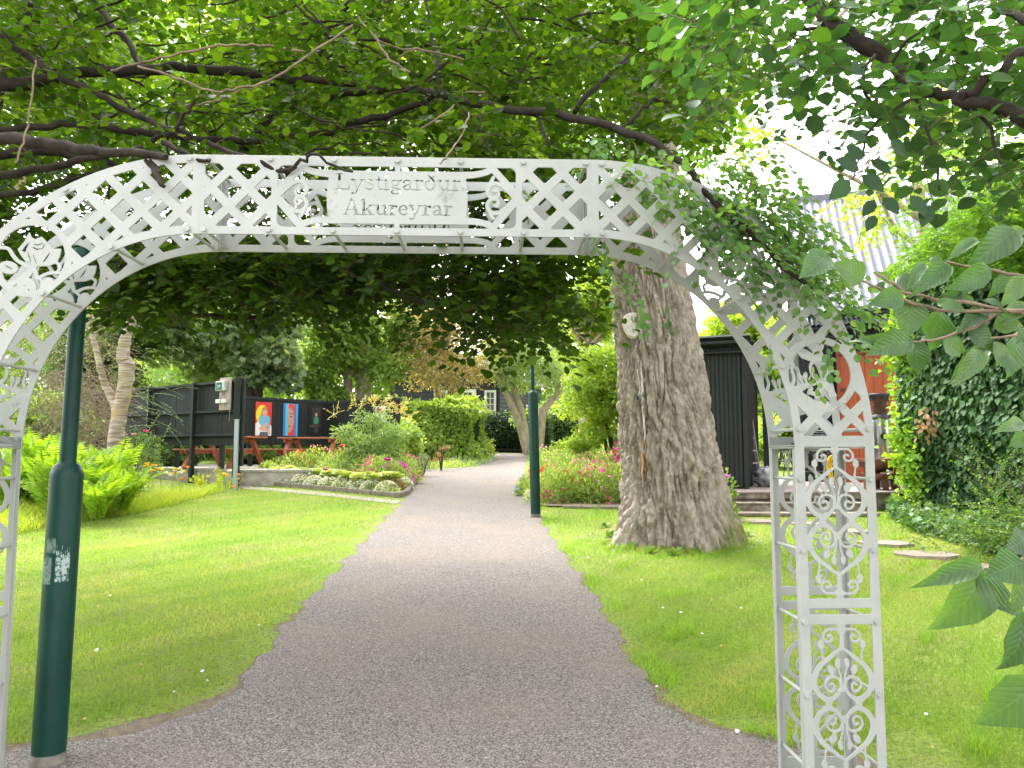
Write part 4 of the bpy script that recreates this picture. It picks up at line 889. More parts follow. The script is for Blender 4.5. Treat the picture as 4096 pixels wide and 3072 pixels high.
for e, f in ((B, C_), (A, D_)):
    V = [P3(e, CE - .05), P3(f, CE - .05), P3(mB, zt), P3(mA, zt)]; b.add(V + [(x, y, z + th) for x, y, z in V], [(0, 1, 2, 3), (4, 7, 6, 5), (0, 4, 5, 1), (1, 5, 6, 2), (3, 2, 6, 7), (0, 3, 7, 4)])
rel(b.build('roof', rf), cot)
b = MB(); b.beam(P3(B + u1 * .02, CE + .0), P3(C_ + u1 * .02, CE + .0), .14, .03); b.beam(P3(A - u2 * .03, CE), P3(mA - u2 * .03, zt + .03), .16, .03); b.beam(P3(B - u2 * .03, CE), P3(mA - u2 * .03, zt + .03), .16, .03); rel(b.build('barge_board', trimw), cot)
b = MB(); b.add([P3(CA, CE), P3(CB, CE), P3((CA + CB) / 2, zt)], [(0, 1, 2)]); b.box((CB.x, CB.y, (CZ + CE) / 2), (.1, .1, CE - CZ), mi=0); rel(b.build('gable', cw), cot)
def window(root, PQ, x0, x1, y0, y1, cols, rows, name='window', fw=.09):
    a = onplane(*PQ, x0, y1); c = onplane(*PQ, x1, y1); t = onplane(*PQ, x0, y0); u = (c - a); u.z = 0; W = u.length; u /= W; n = Vector((u.y, -u.x, 0)); Hh = t.z - a.z; R = Matrix.Rotation(math.atan2(u.y, u.x), 3, 'Z'); b = MB(); o = a + n * .06
    def bx(x, z, w_, h, d=.06, off=0): b.box(o + u * x + Vector((0, 0, z)) + n * off, (w_, d, h), R)
    bx(W / 2, fw / 2, W, fw); bx(W / 2, Hh - fw / 2, W, fw); bx(fw / 2, Hh / 2, fw, Hh - 2 * fw); bx(W - fw / 2, Hh / 2, fw, Hh - 2 * fw)
    for i in range(1, cols): bx(fw + (W - 2 * fw) * i / cols, Hh / 2, .03, Hh - 2 * fw, .04)
    for j in range(1, rows):
        for i in range(cols): ww = (W - 2 * fw) / cols; bx(fw + ww * (i + .5), fw + (Hh - 2 * fw) * j / rows, ww - .031, .028, .04)
    f = rel(b.build(name, trimw), root); g = MB(); g.box(o + u * W / 2 + Vector((0, 0, Hh / 2)) - n * .01, (W - 2 * fw - .004, .02, Hh - 2 * fw - .004), R); gg = g.build('pane', glass); gg.parent = f; return f
window(cot, (CA, CB), 1940, 1986, 1562, 1650, 2, 3); window(cot, (CA, CB), 1842, 1906, 1558, 1665, 2, 2, 'door_window', .14); window(cot, (CA, CB), 1752, 1792, 1562, 1640, 1, 2)
# ---- right hand deck and steps
dkm = mat('deck_boards', (.34, .27, .26), .75, (.22, .17, .165), 8, .2, 30, stretch=(.6, 8, 1), spec=.2)
old = mat('old_concrete', (.33, .28, .23), .9, (.14, .115, .095), 6, .5, 40, spec=.15)
DKZ = .883
b = MB()
yv = 12.95
while yv < 22: b.box((6.2, yv, DKZ - .015), (7.6, .128, .03), bev=.003); yv += .137
tag(b.build('deck', dkm), 'weathered wooden deck at the top of the concrete steps', 'deck')
b = MB(); b.box((6.2, 17.6, (DKZ - .034) / 2 + .15), (7.5, 9.2, DKZ - .034 - .3)); b.box((4.25, 12.97, DKZ - .025 - .05), (3.5, .1, .085))
stp = thing('concrete_steps', 'two weathered concrete steps leading up to the wooden deck', 'steps', (4.2, 12.5, .5))
def cstep(y, z, h, x0, x1):
    c = MB(); c.box(((x0 + x1) / 2, y + .2, z - h / 2), (x1 - x0, .4, h), bev=.01); c.box(((x0 + x1) / 2, y + .185, z + .014), (x1 - x0 + .03, .41, .028), bev=.004); rel(c.build('step', old), stp)
cstep(12.60, .69, .26, 2.9, 5.75); cstep(12.98 - .46 + .3 + .02, DKZ - .03 - .0, .16, 2.9, 5.75) if False else None
tag(b.build('deck_base_wall', old), 'stained concrete wall carrying the wooden deck, behind the white pillar', 'wall')
rel(MB().box((4.3, 12.28, .565), (2.9, .3, .05), bev=.01).build('step', old), stp)
# ---- corrugated cladding
def corr(P, Q, z0, z1, pitch=.076, amp=.011, tops=None):
    """upright corrugated sheet from P to Q"""
    P, Q = Vector((P[0], P[1], 0)), Vector((Q[0], Q[1], 0)); u = Q - P; L = u.length; u /= L; n = Vector((u.y, -u.x, 0)); k = int(L / pitch * 8); b = MB(); V = []
    for i in range(k + 1):
        s = L * i / k; c = P + u * s + n * (amp * math.cos(s / pitch * 2 * PI)); zt = z1 if tops is None else z1 + (tops - z1) * i / k; V += [(c.x, c.y, z0), (c.x, c.y, zt)]
    b.add(V, [(2 * i, 2 * i + 2, 2 * i + 3, 2 * i + 1) for i in range(k)], smooth=True); return b
cblack = mat('black_corrugated', (.014, .018, .018), .5, (.009, .012, .012), 3, .05, 10, metal=.1, spec=.35)
ang = rad(-22); ex = Vector((math.cos(ang), math.sin(ang), 0)); ey = Vector((-math.sin(ang), math.cos(ang), 0))
S0 = Vector((4.17, 13.75, 0)); SW, SL_ = 1.75, 2.4
sh = thing('tool_shed', 'narrow black corrugated shed standing right behind the thick tree trunk', 'shed', (S0.x, S0.y, DKZ))
P0 = S0 - ex * SW; P2_ = S0 + ey * SL_; P3_ = P0 + ey * SL_; zf, zb = 3.42, 3.0
for (a, c, t0, t1) in ((P0, S0, zf, zf), (S0, P2_, zf, zb), (P2_, P3_, zb, zb), (P3_, P0, zb, zf)):
    rel(corr(a, c, DKZ + .03, t0, tops=t1).build('wall', cblack), sh)
for (c, zz) in ((S0, zf), (P0, zf), (P2_, zb)): rel(MB().box((c.x, c.y, (DKZ + zz) / 2), (.07, .07, zz - DKZ), Matrix.Rotation(ang, 3, 'Z')).build('corner_trim', blackrail), sh)
b = MB(); a = P0 - ex * .05 - ey * .12; c = S0 + ex * .1 - ey * .12; b.beam(P3(a, zf + .08), P3(c, zf + .08), .2, .05); b.beam(P3(a + ey * .06, zf - .09), P3(c + ey * .06 - ex * .08, zf - .09), .09, .03)
a2 = S0 + ex * .1 - ey * .09; c2 = P2_ + ex * .1 + ey * .15; b.beam(P3(a2, zf + .08), P3(c2, zb + .05), .16, .03); rel(b.build('fascia', blackrail), sh)
b = MB(); V = [P3(P0 - ex * .08 - ey * .14, zf + .19), P3(S0 + ex * .13 - ey * .14, zf + .19), P3(P2_ + ex * .13 + ey * .2, zb + .15), P3(P3_ - ex * .08 + ey * .2, zb + .15)]; b.add(V + [(x, y, z + .03) for x, y, z in V], [(3, 2, 1, 0), (4, 5, 6, 7), (0, 1, 5, 4), (1, 2, 6, 5), (2, 3, 7, 6), (3, 0, 4, 7)]); rel(b.build('roof', mat('roof_sheet', (.3, .31, .33), .35, metal=.5)), sh)
# open door leaf beyond the shed
d0 = at(3052, 1700, 16.6); dl = thing('shed_door', 'tall black door leaf standing open beyond the ladder', 'door', (d0.x, d0.y, DKZ), rad(-15))
b = MB(); b.box((.09, 0, 1.15), (.2, .04, 2.3), bev=.004); [b.box((.09, -.025, z), (.2, .012, .08)) for z in (.3, 1.1, 2.1)]; b.build('leaf', blackrail, dl); MB().box((.15, -.05, 1.05), (.02, .05, .14)).build('handle', galv, dl)
# ladder
l0 = at(3026, 1917, 14.9); alu = mat('aluminium', (.62, .63, .65), .35, metal=.7)
ld = thing('ladder', 'slim aluminium ladder leaning on the right side of the black shed', 'ladder', (l0.x, l0.y, DKZ), rad(-22 + 68)); b = MB()
for x in (-.17, .17): b.beam((x, 0, 0), (x, .22, 1.75), .025, .06)
b.build('rail', alu, ld)
for i in range(7): MB().beam((-.17, .03 + .032 * i, .2 + .24 * i), (.17, .03 + .032 * i, .2 + .24 * i), .03, .03).build('rung', alu, ld)
# plastic sack
def blob(name, c, s, m, seed, parent=None, nz=.25, n=24, k=16):
    V = []; F = []
    for i in range(k + 1):
        ph = PI * i / k
        for j in range(n):
            th = 2 * PI * j / n; v = Vector((math.sin(ph) * math.cos(th), math.sin(ph) * math.sin(th), math.cos(ph))); q = 1 + nz * noise.noise(v * 2.2 + Vector((seed, 0, 0))) + nz * .5 * noise.noise(v * 6 + Vector((0, seed, 0)))
            V.append((c[0] + v.x * s[0] * q, c[1] + v.y * s[1] * q, max(c[2] - s[2] * .92, c[2] + v.z * s[2] * q)))
    for i in range(k):
        for j in range(n): F.append((i * n + j, (i + 1) * n + j, (i + 1) * n + (j + 1) % n, i * n + (j + 1) % n))
    b = MB(); b.add(V, F, smooth=True); return b.build(name, m, parent)
q = at(3062, 1900, 14.6); o = blob('plastic_sack', (q.x, q.y, DKZ + .17), (.2, .22, .19), mat('plastic_film', (.42, .42, .43), .2, (.3, .3, .32), 6, .8, 9, spec=.6), 3, nz=.5); tag(o, 'crumpled white plastic sack on the deck by the ladder foot', 'sack')
# ---- large building on the right
ang = rad(-18); ex = Vector((math.cos(ang), math.sin(ang), 0)); ey = Vector((-math.sin(ang), math.cos(ang), 0))
B0 = at(3205, 1700, 17.2); B0.z = 0; BL, BD = 11, 8
bd = thing('metal_barn', 'large black building with a tall corrugated metal roof and a red board door', 'building', (B0.x, B0.y, DKZ))
W0 = B0; W1 = B0 + ex * BL; EZ = 4.55
for a, c in ((W0, W1), (W1, W1 + ey * BD), (W1 + ey * BD, W0 + ey * BD), (W0 + ey * BD, W0)): rel(corr(a, c, .6, EZ, .1, .014).build('wall', cblack), bd)
roofm = mat('roof_metal', (.115, .12, .155), .55, (.09, .095, .125), 1.5, .03, 10, metal=.35, spec=.5)
def croof(name, p0, p1, run, rise, z, off, pitch=.19, m=roofm):
    u = (p1 - p0).normalized(); n_ = Vector((-u.y, u.x, 0)); L = (p1 - p0).length; sl = Vector((n_.x * run, n_.y * run, rise)); nrm = u.cross(sl).normalized(); k = int(L / pitch * 8); V = []; b = MB()
    for i in range(k + 1):
        s = L * i / k; hgt = .022 * max(-.35, math.cos(s / pitch * 2 * PI)); c = p0 + u * s + nrm * hgt + Vector((0, 0, z)); V += [tuple(c), tuple(c + sl)]
    b.add(V, [(2 * i, 2 * i + 2, 2 * i + 3, 2 * i + 1) for i in range(k)], smooth=True)
    for fr in (.03, .25, .5, .75, .97):      # rows of roofing screws
        for i in range(0, int(L / pitch), 3):
            c = p0 + u * (i * pitch) + nrm * .026 + Vector((0, 0, z)) + sl * fr; b.tube([c, c + nrm * .012], .016, 6)
    return rel(b.build(name, m), bd)
R0 = W0 - ex * .0 - ey * .35; croof('roof', R0, R0 + ex * (BL), 4.0, 3.75, 4.62, 0)
rb = W0 + ey * 7.9; croof('roof', W1 + ey * 7.7, W0 + ey * 7.7, 4.0, 3.75, 4.62, 0)
b = MB(); a = R0 + ey * 4.0; b.beam(P3(a - ex * .05, 4.62 + 3.78), P3(a + ex * BL, 4.62 + 3.78), .08, .22); rel(b.build('ridge_cap', mat('ridge_grey', (.16, .16, .2), .5, metal=.4)), bd)
croof('lower_roof', R0 - ey * .12, R0 - ey * .12 + ex * BL, .28, .2, 4.30, 0, .1)
b = MB(); b.beam(P3(R0 - ey * .02, 4.53), P3(R0 + ex * BL - ey * .02, 4.53), .1, .06); b.beam(P3(R0 - ey * .2, 4.2), P3(R0 - ey * .2 + ex * BL, 4.2), .14, .05); b.beam(P3(R0 - ey * .14, 4.02), P3(R0 - ey * .14 + ex * BL, 4.02), .16, .03); rel(b.build('gutter', blackrail), bd)
redw = mat('red_boards', (.42, .10, .035), .55, (.33, .07, .025), 5, .1, 30, stretch=(3, 3, .5))
a = onplane(W0, W1, 3354, 1424); c = onplane(W0, W1, 3700, 1424)
b = MB(); uprights(b, a, c, DKZ, a.z, .17, .03, 0, off=.05); rel(b.build('red_door', redw), bd)
b = MB(); fr = mat('red_frame', (.30, .06, .025), .5); nfo = -ey * .1
for z in (a.z + .04,): b.beam(P3(a + nfo - ex * .06, z), P3(c + nfo, z), .08, .05)
b.beam(P3(a + nfo - ex * .03, DKZ), P3(a + nfo - ex * .03, a.z + .02), .06, .05, up=tuple(ex)); rel(b.build('door_frame', fr), bd)
for z in (1.6, 2.9):
    q = a + nfo * 1.2; MBq = MB(); MBq.box((q.x + .05, q.y, z), (.12, .015, .04), Matrix.Rotation(ang, 3, 'Z')); rel(MBq.build('hinge', dark), bd)
# ---- things standing on the deck
q = at(3526, 1800, 14.9); hz = DKZ
ht = thing('patio_stove', 'stainless steel drum stove with black mesh top against the red door', 'stove', (q.x, q.y, DKZ)); steel = mat('stainless', (.42, .43, .42), .28, (.28, .29, .28), 3, stretch=(1, 1, .2), metal=.85)
MB().lathe([(.12, 0), (.17, .02), (.17, 1.26), (.16, 1.28)], n=32).build('drum', steel, ht)
b = MB(); b.lathe([(.175, 1.28), (.175, 1.36), (.12, 1.38)], n=28); b.lathe([(.12, 1.38), (.12, 1.62), (.165, 1.64), (.2, 1.75), (.2, 1.78), (.0, 1.79)], n=28); b.build('black_top', dark, ht)
b = MB(); rd = mat('mesh_red', (.32, .13, .08), .5, metal=.3)
for k in range(26):
    a0 = 2 * PI * k / 26
    for s in (-1, 1): b.tube([(.172 * math.cos(a0 + s * t * .5), .172 * math.sin(a0 + s * t * .5), 1.37 + .3 * t) for t in (0, .5, 1)], .003, 4)
b.build('mesh_guard', rd, ht)
b = MB(); b.tube([(-.02, -.165, .95), (-.02, -.18, .95)], .07, 20); b.build('badge', mat('badge_green', (.01, .03, .02), .3), ht)
rust = mat('rust', (.20, .085, .045), .85, (.09, .045, .03), 8, .4, 60, metal=.2)
for (px, r, z0, nm, zz) in ((3520, .40, .30, 'wide shallow rusty fire bowl resting above another bowl', 1), (3526, .34, .16, 'smaller rusty fire bowl with stubby legs under the wide bowl', 0)):
    q = at(px, 1900, 13.55); bw = thing('fire_bowl', nm, 'fire bowl', (q.x, q.y, DKZ)); b = MB()
    if zz: b.lathe([(.05, z0), (r * .5, z0 + .03), (r * .85, z0 + .12), (r, z0 + .24), (r * .96, z0 + .24), (r * .8, z0 + .14), (r * .4, z0 + .05), (.02, z0 + .03)], n=40)
    else: b.lathe([(.05, z0), (r * .6, z0 + .01), (r * .9, z0 + .06), (r, z0 + .12), (r * .95, z0 + .125), (r * .5, z0 + .04), (.02, z0 + .03)], n=40)
    b.build('bowl', rust, bw)
    for k in range(3):
        a0 = 2 * PI * k / 3 + .3 + zz; rr = r * (.72 if zz else .78); MB().beam((rr * math.cos(a0), rr * math.sin(a0), 0), (rr * .95 * math.cos(a0), rr * .95 * math.sin(a0), z0 + (.07 if zz else .05)), .09, .05).build('leg', rust, bw)
yel = mat('yellow_plastic', (.78, .55, .01), .35, (.7, .45, .01), 3)
q = at(3328, 1868, 15.2); hs_ = thing('hose_reel', 'coiled yellow garden hose hanging on a dark bracket above the deck', 'hose', (q.x, q.y, q.z)); 
MB().box((0, .06, .2), (.1, .05, .9)).build('bracket', dark, hs_)
b = MB(); pts = []
for i in range(220):
    a0 = i / 20 * 2 * PI; k = i / 220; pts.append((.085 * math.sin(a0) * (1 + .25 * math.sin(i * .37)) + .02 * math.sin(i * .11), -.05 + .09 * (k - .5), .24 * math.cos(a0) - .02 + .01 * math.sin(i * .23)))
b.tube(pts, .013, 6); b.build('hose', yel, hs_)
q = at(3579, 1829, 14.3); yc = thing('watering_can', 'bright yellow plastic can with a long spout above the fire bowls', 'watering can', (q.x, q.y, q.z - .05)); b = MB(); b.box((0, 0, .06), (.15, .13, .12), bev=.015); b.build('body', yel, yc)
b = MB(); b.tube([(-.28, 0, -.02), (-.1, -.01, .06), (.16, 0, .17)], .011, 8); b.build('spout', yel, yc); b = MB(); b.tube([(.06, 0, .12), (.1, 0, .16), (.12, 0, .1), (.1, 0, .04)], .01, 8); b.build('handle', yel, yc)
q = at(3600, 1835, 14.2); st_ = thing('side_table', 'low dark metal table half hidden behind the fire bowls and ivy', 'table', (q.x + .05, q.y + .15, DKZ)); MB().box((0, 0, q.z - .06 - DKZ), (.9, .35, .03), bev=.004).build('tabletop', dark, st_)
for x in (-.4, .4):
    for y in (-.14, .14): MB().box((x, y, (q.z - .08 - DKZ) / 2), (.03, .03, q.z - .08 - DKZ)).build('leg', dark, st_)
# barbecue rack with a blue lidded box
q = at(3275, 1800, 15.8); rk = thing('barbecue_rack', 'black wire barbecue rack with a blue lidded box, seen through the arch foot', 'barbecue', (q.x, q.y, DKZ), rad(-18))
for x in (-.3, .3):
    for y in (-.2, .2): MB().box((x, y, .55), (.03, .03, 1.1)).build('leg', dark, rk)
b = MB(); [b.box((0, 0, z), (.62, .42, .02)) for z in (.25, .62)]; b.build('shelf', dark, rk)
b = MB(); [b.box((-.3 + .04 * i, 0, 1.1), (.006, .44, .006)) for i in range(16)]; [b.box((0, -.2 + .1 * i, 1.09), (.62, .006, .006)) for i in range(5)]; [b.box((0, -.21, .75 + .05 * i), (.62, .006, .006)) for i in range(7)]; b.build('wire_grill', alu, rk)
b = MB(); b.box((.05, -.05, .76), (.4, .3, .2), bev=.02); b.build('box', gry, rk); MB().box((.05, -.05, .885), (.43, .33, .05), bev=.015).build('box_lid', mat('blue_lid', (.03, .07, .14), .35), rk)
# garden chairs
def chair(px, Y, rz, label):
    q = at(px, 1800, Y); t = thing('garden_chair', label, 'chair', (q.x, q.y, DKZ), rz, 'garden chairs on the deck'); MB().box((0, 0, .44), (.46, .44, .03), bev=.01).build('seat', dark, t)
    b = MB(); [b.tube([(-.19 + .063 * i, .22, .45), (-.2 + .066 * i, .3, .68), (-.19 + .063 * i, .34, .88)], .009, 6) for i in range(7)]; b.tube([(-.23, .22, .45), (-.23, .33, .8), (-.15, .35, .92), (.15, .35, .92), (.23, .33, .8), (.23, .22, .45)], .014, 6); b.build('backrest', dark, t)
    for x, y in ((-.2, -.2), (.2, -.2), (-.2, .2), (.2, .2)): MB().tube([(x, y, .44), (x * 1.12, y * 1.15, 0)], .013, 6).build('leg', dark, t)
    MB().tube([(-.24, .26, .64), (-.25, -.15, .65), (-.24, -.2, .44)], .013, 6).build('armrest', dark, t); MB().tube([(.24, .26, .64), (.25, -.15, .65), (.24, -.2, .44)], .013, 6).build('armrest', dark, t)
chair(3148, 17.6, rad(160), 'dark slatted garden chair on the deck, near the black shed'); chair(3185, 19.5, rad(30), 'dark slatted garden chair furthest back on the deck')
# hedge edging plank at the bend
ep = [base(1880, 29.4), base(2400, 28.5)]; b = MB(); b.beam((ep[0].x, ep[0].y, ep[0].z + .1), (ep[1].x, ep[1].y, ep[1].z + .1), .26, .06); tag(b.build('edging_board', blackrail), 'long black edging board along the foot of the dark clipped hedge', 'edging board')
# ================================================================== THE THICK TRUNK
def bark_mat(name, c1, c2, c3, sc=9, st=(1, 1, .22), bump=.8, dist=.02):
    m, t, b = new_mat(name); b.inputs['Roughness'].default_value = .92; b.inputs['Specular IOR Level'].default_value = .15
    tc = t.nodes.new('ShaderNodeTexCoord'); mp = t.nodes.new('ShaderNodeMapping'); mp.inputs['Scale'].default_value = st; t.links.new(tc.outputs['Object'], mp.inputs[0])
    n = N(t, 'ShaderNodeTexNoise'); n.inputs['Scale'].default_value = sc; n.inputs['Detail'].default_value = 8; n.inputs['Roughness'].default_value = .65; t.links.new(mp.outputs[0], n.inputs['Vector'])
    r = ramp(t, n.outputs[0], [(.3, c1), (.5, c2), (.7, c3)])
    n2 = N(t, 'ShaderNodeTexNoise'); n2.inputs['Scale'].default_value = sc * 3; n2.inputs['Detail'].default_value = 8; t.links.new(mp.outputs[0], n2.inputs['Vector'])
    n3 = N(t, 'ShaderNodeTexNoise'); n3.inputs['Scale'].default_value = 30; n3.inputs['Detail'].default_value = 4; t.links.new(tc.outputs['Object'], n3.inputs['Vector'])
    r3 = ramp(t, n3.outputs[0], [(.5, (0, 0, 0)), (.75, (.45, .45, .45))]); mx = N(t, 'ShaderNodeMix', data_type='RGBA'); t.links.new(r3.outputs[0], mx.inputs[0]); t.links.new(r.outputs[0], mx.inputs[6]); mx.inputs[7].default_value = (*[min(1, v * 1.25) for v in c3], 1)
    t.links.new(mx.outputs[2], b.inputs['Base Color'])
    bp = N(t, 'ShaderNodeBump'); bp.inputs['Strength'].default_value = bump; bp.inputs['Distance'].default_value = dist; t.links.new(n2.outputs[0], bp.inputs['Height']); t.links.new(bp.outputs[0], b.inputs['Normal']); return m
bark = bark_mat('poplar_bark', (.17, .135, .105), (.29, .242, .20), (.41, .36, .31), 5, (1.4, 1.4, .7), .9, .02)
TY = 9.9
rows = [(2230, 2478, 2955), (2160, 2474, 2948), (2087, 2474, 2936), (2042, 2476, 2925), (1989, 2480, 2910), (1929, 2483, 2896), (1853, 2488, 2880), (1793, 2485, 2868), (1703, 2478, 2852), (1612, 2473, 2838), (1439, 2468, 2808), (1251, 2455, 2772), (1100, 2448, 2745), (900, 2462, 2715), (600, 2500, 2700), (300, 2540, 2690), (0, 2560, 2680), (-500, 2570, 2665)]
TR = []
for y, l, r in rows: A, B = at(l, y, TY), at(r, y, TY); TR.append(((A.z), (A.x + B.x) / 2, (B.x - A.x) / 2))
TR.sort(); tz = np.array([r[0] for r in TR]); tx = np.array([r[1] for r in TR]); trd = np.array([r[2] for r in TR])
z0 = gz(TY) - .25; na = 400; Z = np.concatenate([np.arange(z0, 4.4, .016), np.linspace(4.4, 9.5, 110)]); nz_ = len(Z)
cx_ = np.interp(Z, tz, tx); cr = np.interp(Z, tz, trd)
V = []
for i in range(nz_):
    z = Z[i]; fl_ = max(0, 1 - (z - gz(TY)) / .62)
    for j in range(na):
        a = 2 * PI * j / na; ca, sa = math.cos(a), math.sin(a)
        lobes = fl_ ** 2.4 * .07 + fl_ ** 1.6 * (.10 * math.cos(5 * a + .6) + .10 * math.cos(3 * a + 2.2) + .05 * math.cos(9 * a))
        p = Vector((ca * 5.2, sa * 5.2, z * 1.15)); wv = noise.noise(Vector((ca * 1.5, sa * 1.5, z * 1.2))) * 1.6
        q = Vector((ca * 4.4 + wv * .35, sa * 4.4 + wv * .35, z * .85)); n1 = noise.noise(q * 1.9); n2 = noise.noise(q * 4.3 + Vector((7, 3, 1))); n3 = noise.noise(Vector((ca * 9, sa * 9, z * 9)))
        dv = noise.voronoi(Vector((ca * 4.6 + wv * .5 + n2 * .5, sa * 4.6 + wv * .5, z * 1.35 + n1 * .8)))[0]; d2 = noise.voronoi(Vector((ca * 12 + n1, sa * 12, z * 7 + n2)))[0]; rid = min(1, (dv[1] - dv[0]) / .32) - .55 + .45 * min(1, (d2[1] - d2[0]) / .4) - .2 - .5 * max(0, abs(n1) * 2 - .6)
        lump = noise.noise(Vector((ca * 1.2, sa * 1.2, z * .9 + 4))) * .03
        if -2.6 < a - 2 * PI < -.6: # burr low on the front
            g_ = math.exp(-((a - 2 * PI + 1.35) / .5) ** 2 - ((z - 1.35) / .28) ** 2); lump += .05 * g_; n3 *= 1 + 3 * g_
        rr = cr[i] * (1 + lobes) + lump - .03 + .068 * rid + .018 * n3
        V.append((cx_[i] + rr * ca, TY + rr * sa * .97, z))
ii = (np.arange(nz_ - 1)[:, None] * na + np.arange(na)[None]); jj = (np.arange(nz_ - 1)[:, None] * na + (np.arange(na)[None] + 1) % na)
F = np.stack([ii, jj, jj + na, ii + na], -1).reshape(-1, 4)
_t = bark.node_tree; _b = _t.nodes['Principled BSDF']; _s = _b.inputs['Base Color'].links[0].from_socket; _tc = _t.nodes.new('ShaderNodeTexCoord'); _sp = _t.nodes.new('ShaderNodeSeparateXYZ'); _t.links.new(_tc.outputs['Object'], _sp.inputs[0])
_mr = N(_t, 'ShaderNodeMapRange'); _mr.inputs[1].default_value = .9; _mr.inputs[2].default_value = .1; _t.links.new(_sp.outputs[2], _mr.inputs[0]); _mx = N(_t, 'ShaderNodeMapRange'); _mx.inputs[1].default_value = .1; _mx.inputs[2].default_value = .8; _t.links.new(_sp.outputs[0], _mx.inputs[0]); _n = N(_t, 'ShaderNodeTexNoise'); _n.inputs['Scale'].default_value = 5; _n.inputs['Detail'].default_value = 6; _t.links.new(_tc.outputs['Object'], _n.inputs['Vector'])
_m1 = N(_t, 'ShaderNodeMath', operation='MULTIPLY'); _t.links.new(_mr.outputs[0], _m1.inputs[0]); _m2 = N(_t, 'ShaderNodeMath', operation='ADD'); _t.links.new(_mx.outputs[0], _m2.inputs[0]); _m2.inputs[1].default_value = .25; _t.links.new(_m2.outputs[0], _m1.inputs[1]); _m3 = N(_t, 'ShaderNodeMath', operation='MULTIPLY'); _t.links.new(_m1.outputs[0], _m3.inputs[0]); _t.links.new(_n.outputs[0], _m3.inputs[1]); _r = ramp(_t, _m3.outputs[0], [(.2, (0, 0, 0)), (.42, (.8, .8, .8))]); _m = N(_t, 'ShaderNodeMix', data_type='RGBA'); _t.links.new(_r.outputs[0], _m.inputs[0]); _t.links.new(_s, _m.inputs[6]); _m.inputs[7].default_value = (.16, .17, .05, 1); _t.links.new(_m.outputs[2], _b.inputs['Base Color'])   # moss low on the right side
pop = thing('poplar_tree', 'huge old tree with a thick deeply furrowed grey trunk beside the path', 'tree', (cx_[0], TY, gz(TY)))
np_mesh('trunk', V, F, m=bark, parent=pop, smooth=True)
def onfront(px, py, d=.015):                # a point on the near side of the trunk
    for Y in np.arange(TY - 1.0, TY, .01):
        p = at(px, py, Y); c = np.interp(p.z, tz, tx); r = np.interp(p.z, tz, trd)
        if (p.x - c) ** 2 + ((p.y - TY) / .97) ** 2 <= (r + .0) ** 2: return p - Vector((0, d, 0))
    return at(px, py, TY - .5)
# pruned limb scar, bare wood streak and moss, all parts of the trunk
sc_m = bark_mat('scar_wood', (.38, .33, .28), (.56, .51, .46), (.68, .63, .58), 10, (3, 3, .5), .4)
c = onfront(2535, 1297, -.012); b = MB(); ring = []
b.lathe([(.0, .022), (.09, .02), (.112, .03), (.13, .028), (.145, -.06)], n=28, wob=lambda a, z: 1 + .07 * math.sin(3 * a)); o = b.build('branch_scar', sc_m); o.rotation_euler = (rad(90), 0, rad(-8)); o.parent = pop; o.location = c - pop.location; o.scale = (.95, 1.2, 1)
def streak(name, pts, w0, m, seed):
    b = MB(); P = [onfront(x, y, -.005) for x, y in pts]; V = []
    k = len(P)
    for i, p in enumerate(P):
        ww = w0 * (1 - abs(2 * i / (k - 1) - 1) ** 2 * .8) * RD.uniform(.7, 1.2); V += [(p.x - ww, p.y + .02, p.z), (p.x - ww * .4, p.y - .012, p.z), (p.x + ww * .4, p.y - .012, p.z), (p.x + ww, p.y + .02, p.z)]
    b.add(V, [(4 * i + j, 4 * i + j + 1, 4 * i + j + 5, 4 * i + j + 4) for i in range(k - 1) for j in range(3)], smooth=True); o = b.build(name, m); o.parent = pop; o.location = -pop.location
def pathpts(a, b_, n, j): return [(a[0] + (b_[0] - a[0]) * i / n + RD.uniform(-j, j), a[1] + (b_[1] - a[1]) * i / n) for i in range(n + 1)]
streak('bare_wood_streak', pathpts((2563, 1440), (2578, 1770), 14, 5), .022, sc_m, 1)
streak('bare_wood_streak', pathpts((2545, 1380), (2562, 1600), 10, 4), .014, sc_m, 2)
orw = mat('orange_wood', (.52, .27, .13), .8, (.36, .18, .09), 15, .3, stretch=(3, 3, .5)); streak('orange_wood_streak', pathpts((2572, 1755), (2570, 1925), 8, 3), .018, orw, 3)
# limbs of the big tree
lb = MB()
for (z, a, L, up, r) in ((5.6, 10, 4.5, .7, .12), (6.2, 200, 4.5, .8, .13), (6.6, 120, 4, .9, .12), (7.3, -60, 4.2, .9, .12), (8.3, 160, 3.6, 1.0, .1), (8.9, 40, 3.5, 1.1, .1)):
    P = []; d = Vector((math.cos(rad(a)), math.sin(rad(a)), up)).normalized(); p = Vector((float(np.interp(z, tz, tx)), TY, z))
    for i in range(9): P.append(p.copy()); p = p + d * L / 8; d = (d + Vector((RD.uniform(-.2, .2), RD.uniform(-.2, .2), RD.uniform(-.1, .2)))).normalized()
    lb.tube(P, [r * (1 - .1 * i) for i in range(9)], 8)
o = lb.build('limbs', bark); o.parent = pop; o.location = -pop.location
# name plate on the trunk
c = onfront(2562, 1590, .02); pl_ = thing('plant_label', 'small black plant label fixed to the bark of the thick trunk', 'label', c, rad(-6))
MB().box((0, 0, 0), (.105, .006, .068), bev=.002).build('plate', mat('label_black', (.012, .014, .018), .35), pl_)
b = MB()
for z, w_ in ((.022, .072), (.009, .05), (-.004, .03), (-.02, .036)):
    x = -w_ / 2
    while x < w_ / 2: l = RD.uniform(.003, .007); b.box((x, -.0042, z), (l, .001, .005)); x += l + .0025
b.build('lettering', mat('label_white', (.7, .7, .7), .5), pl_)
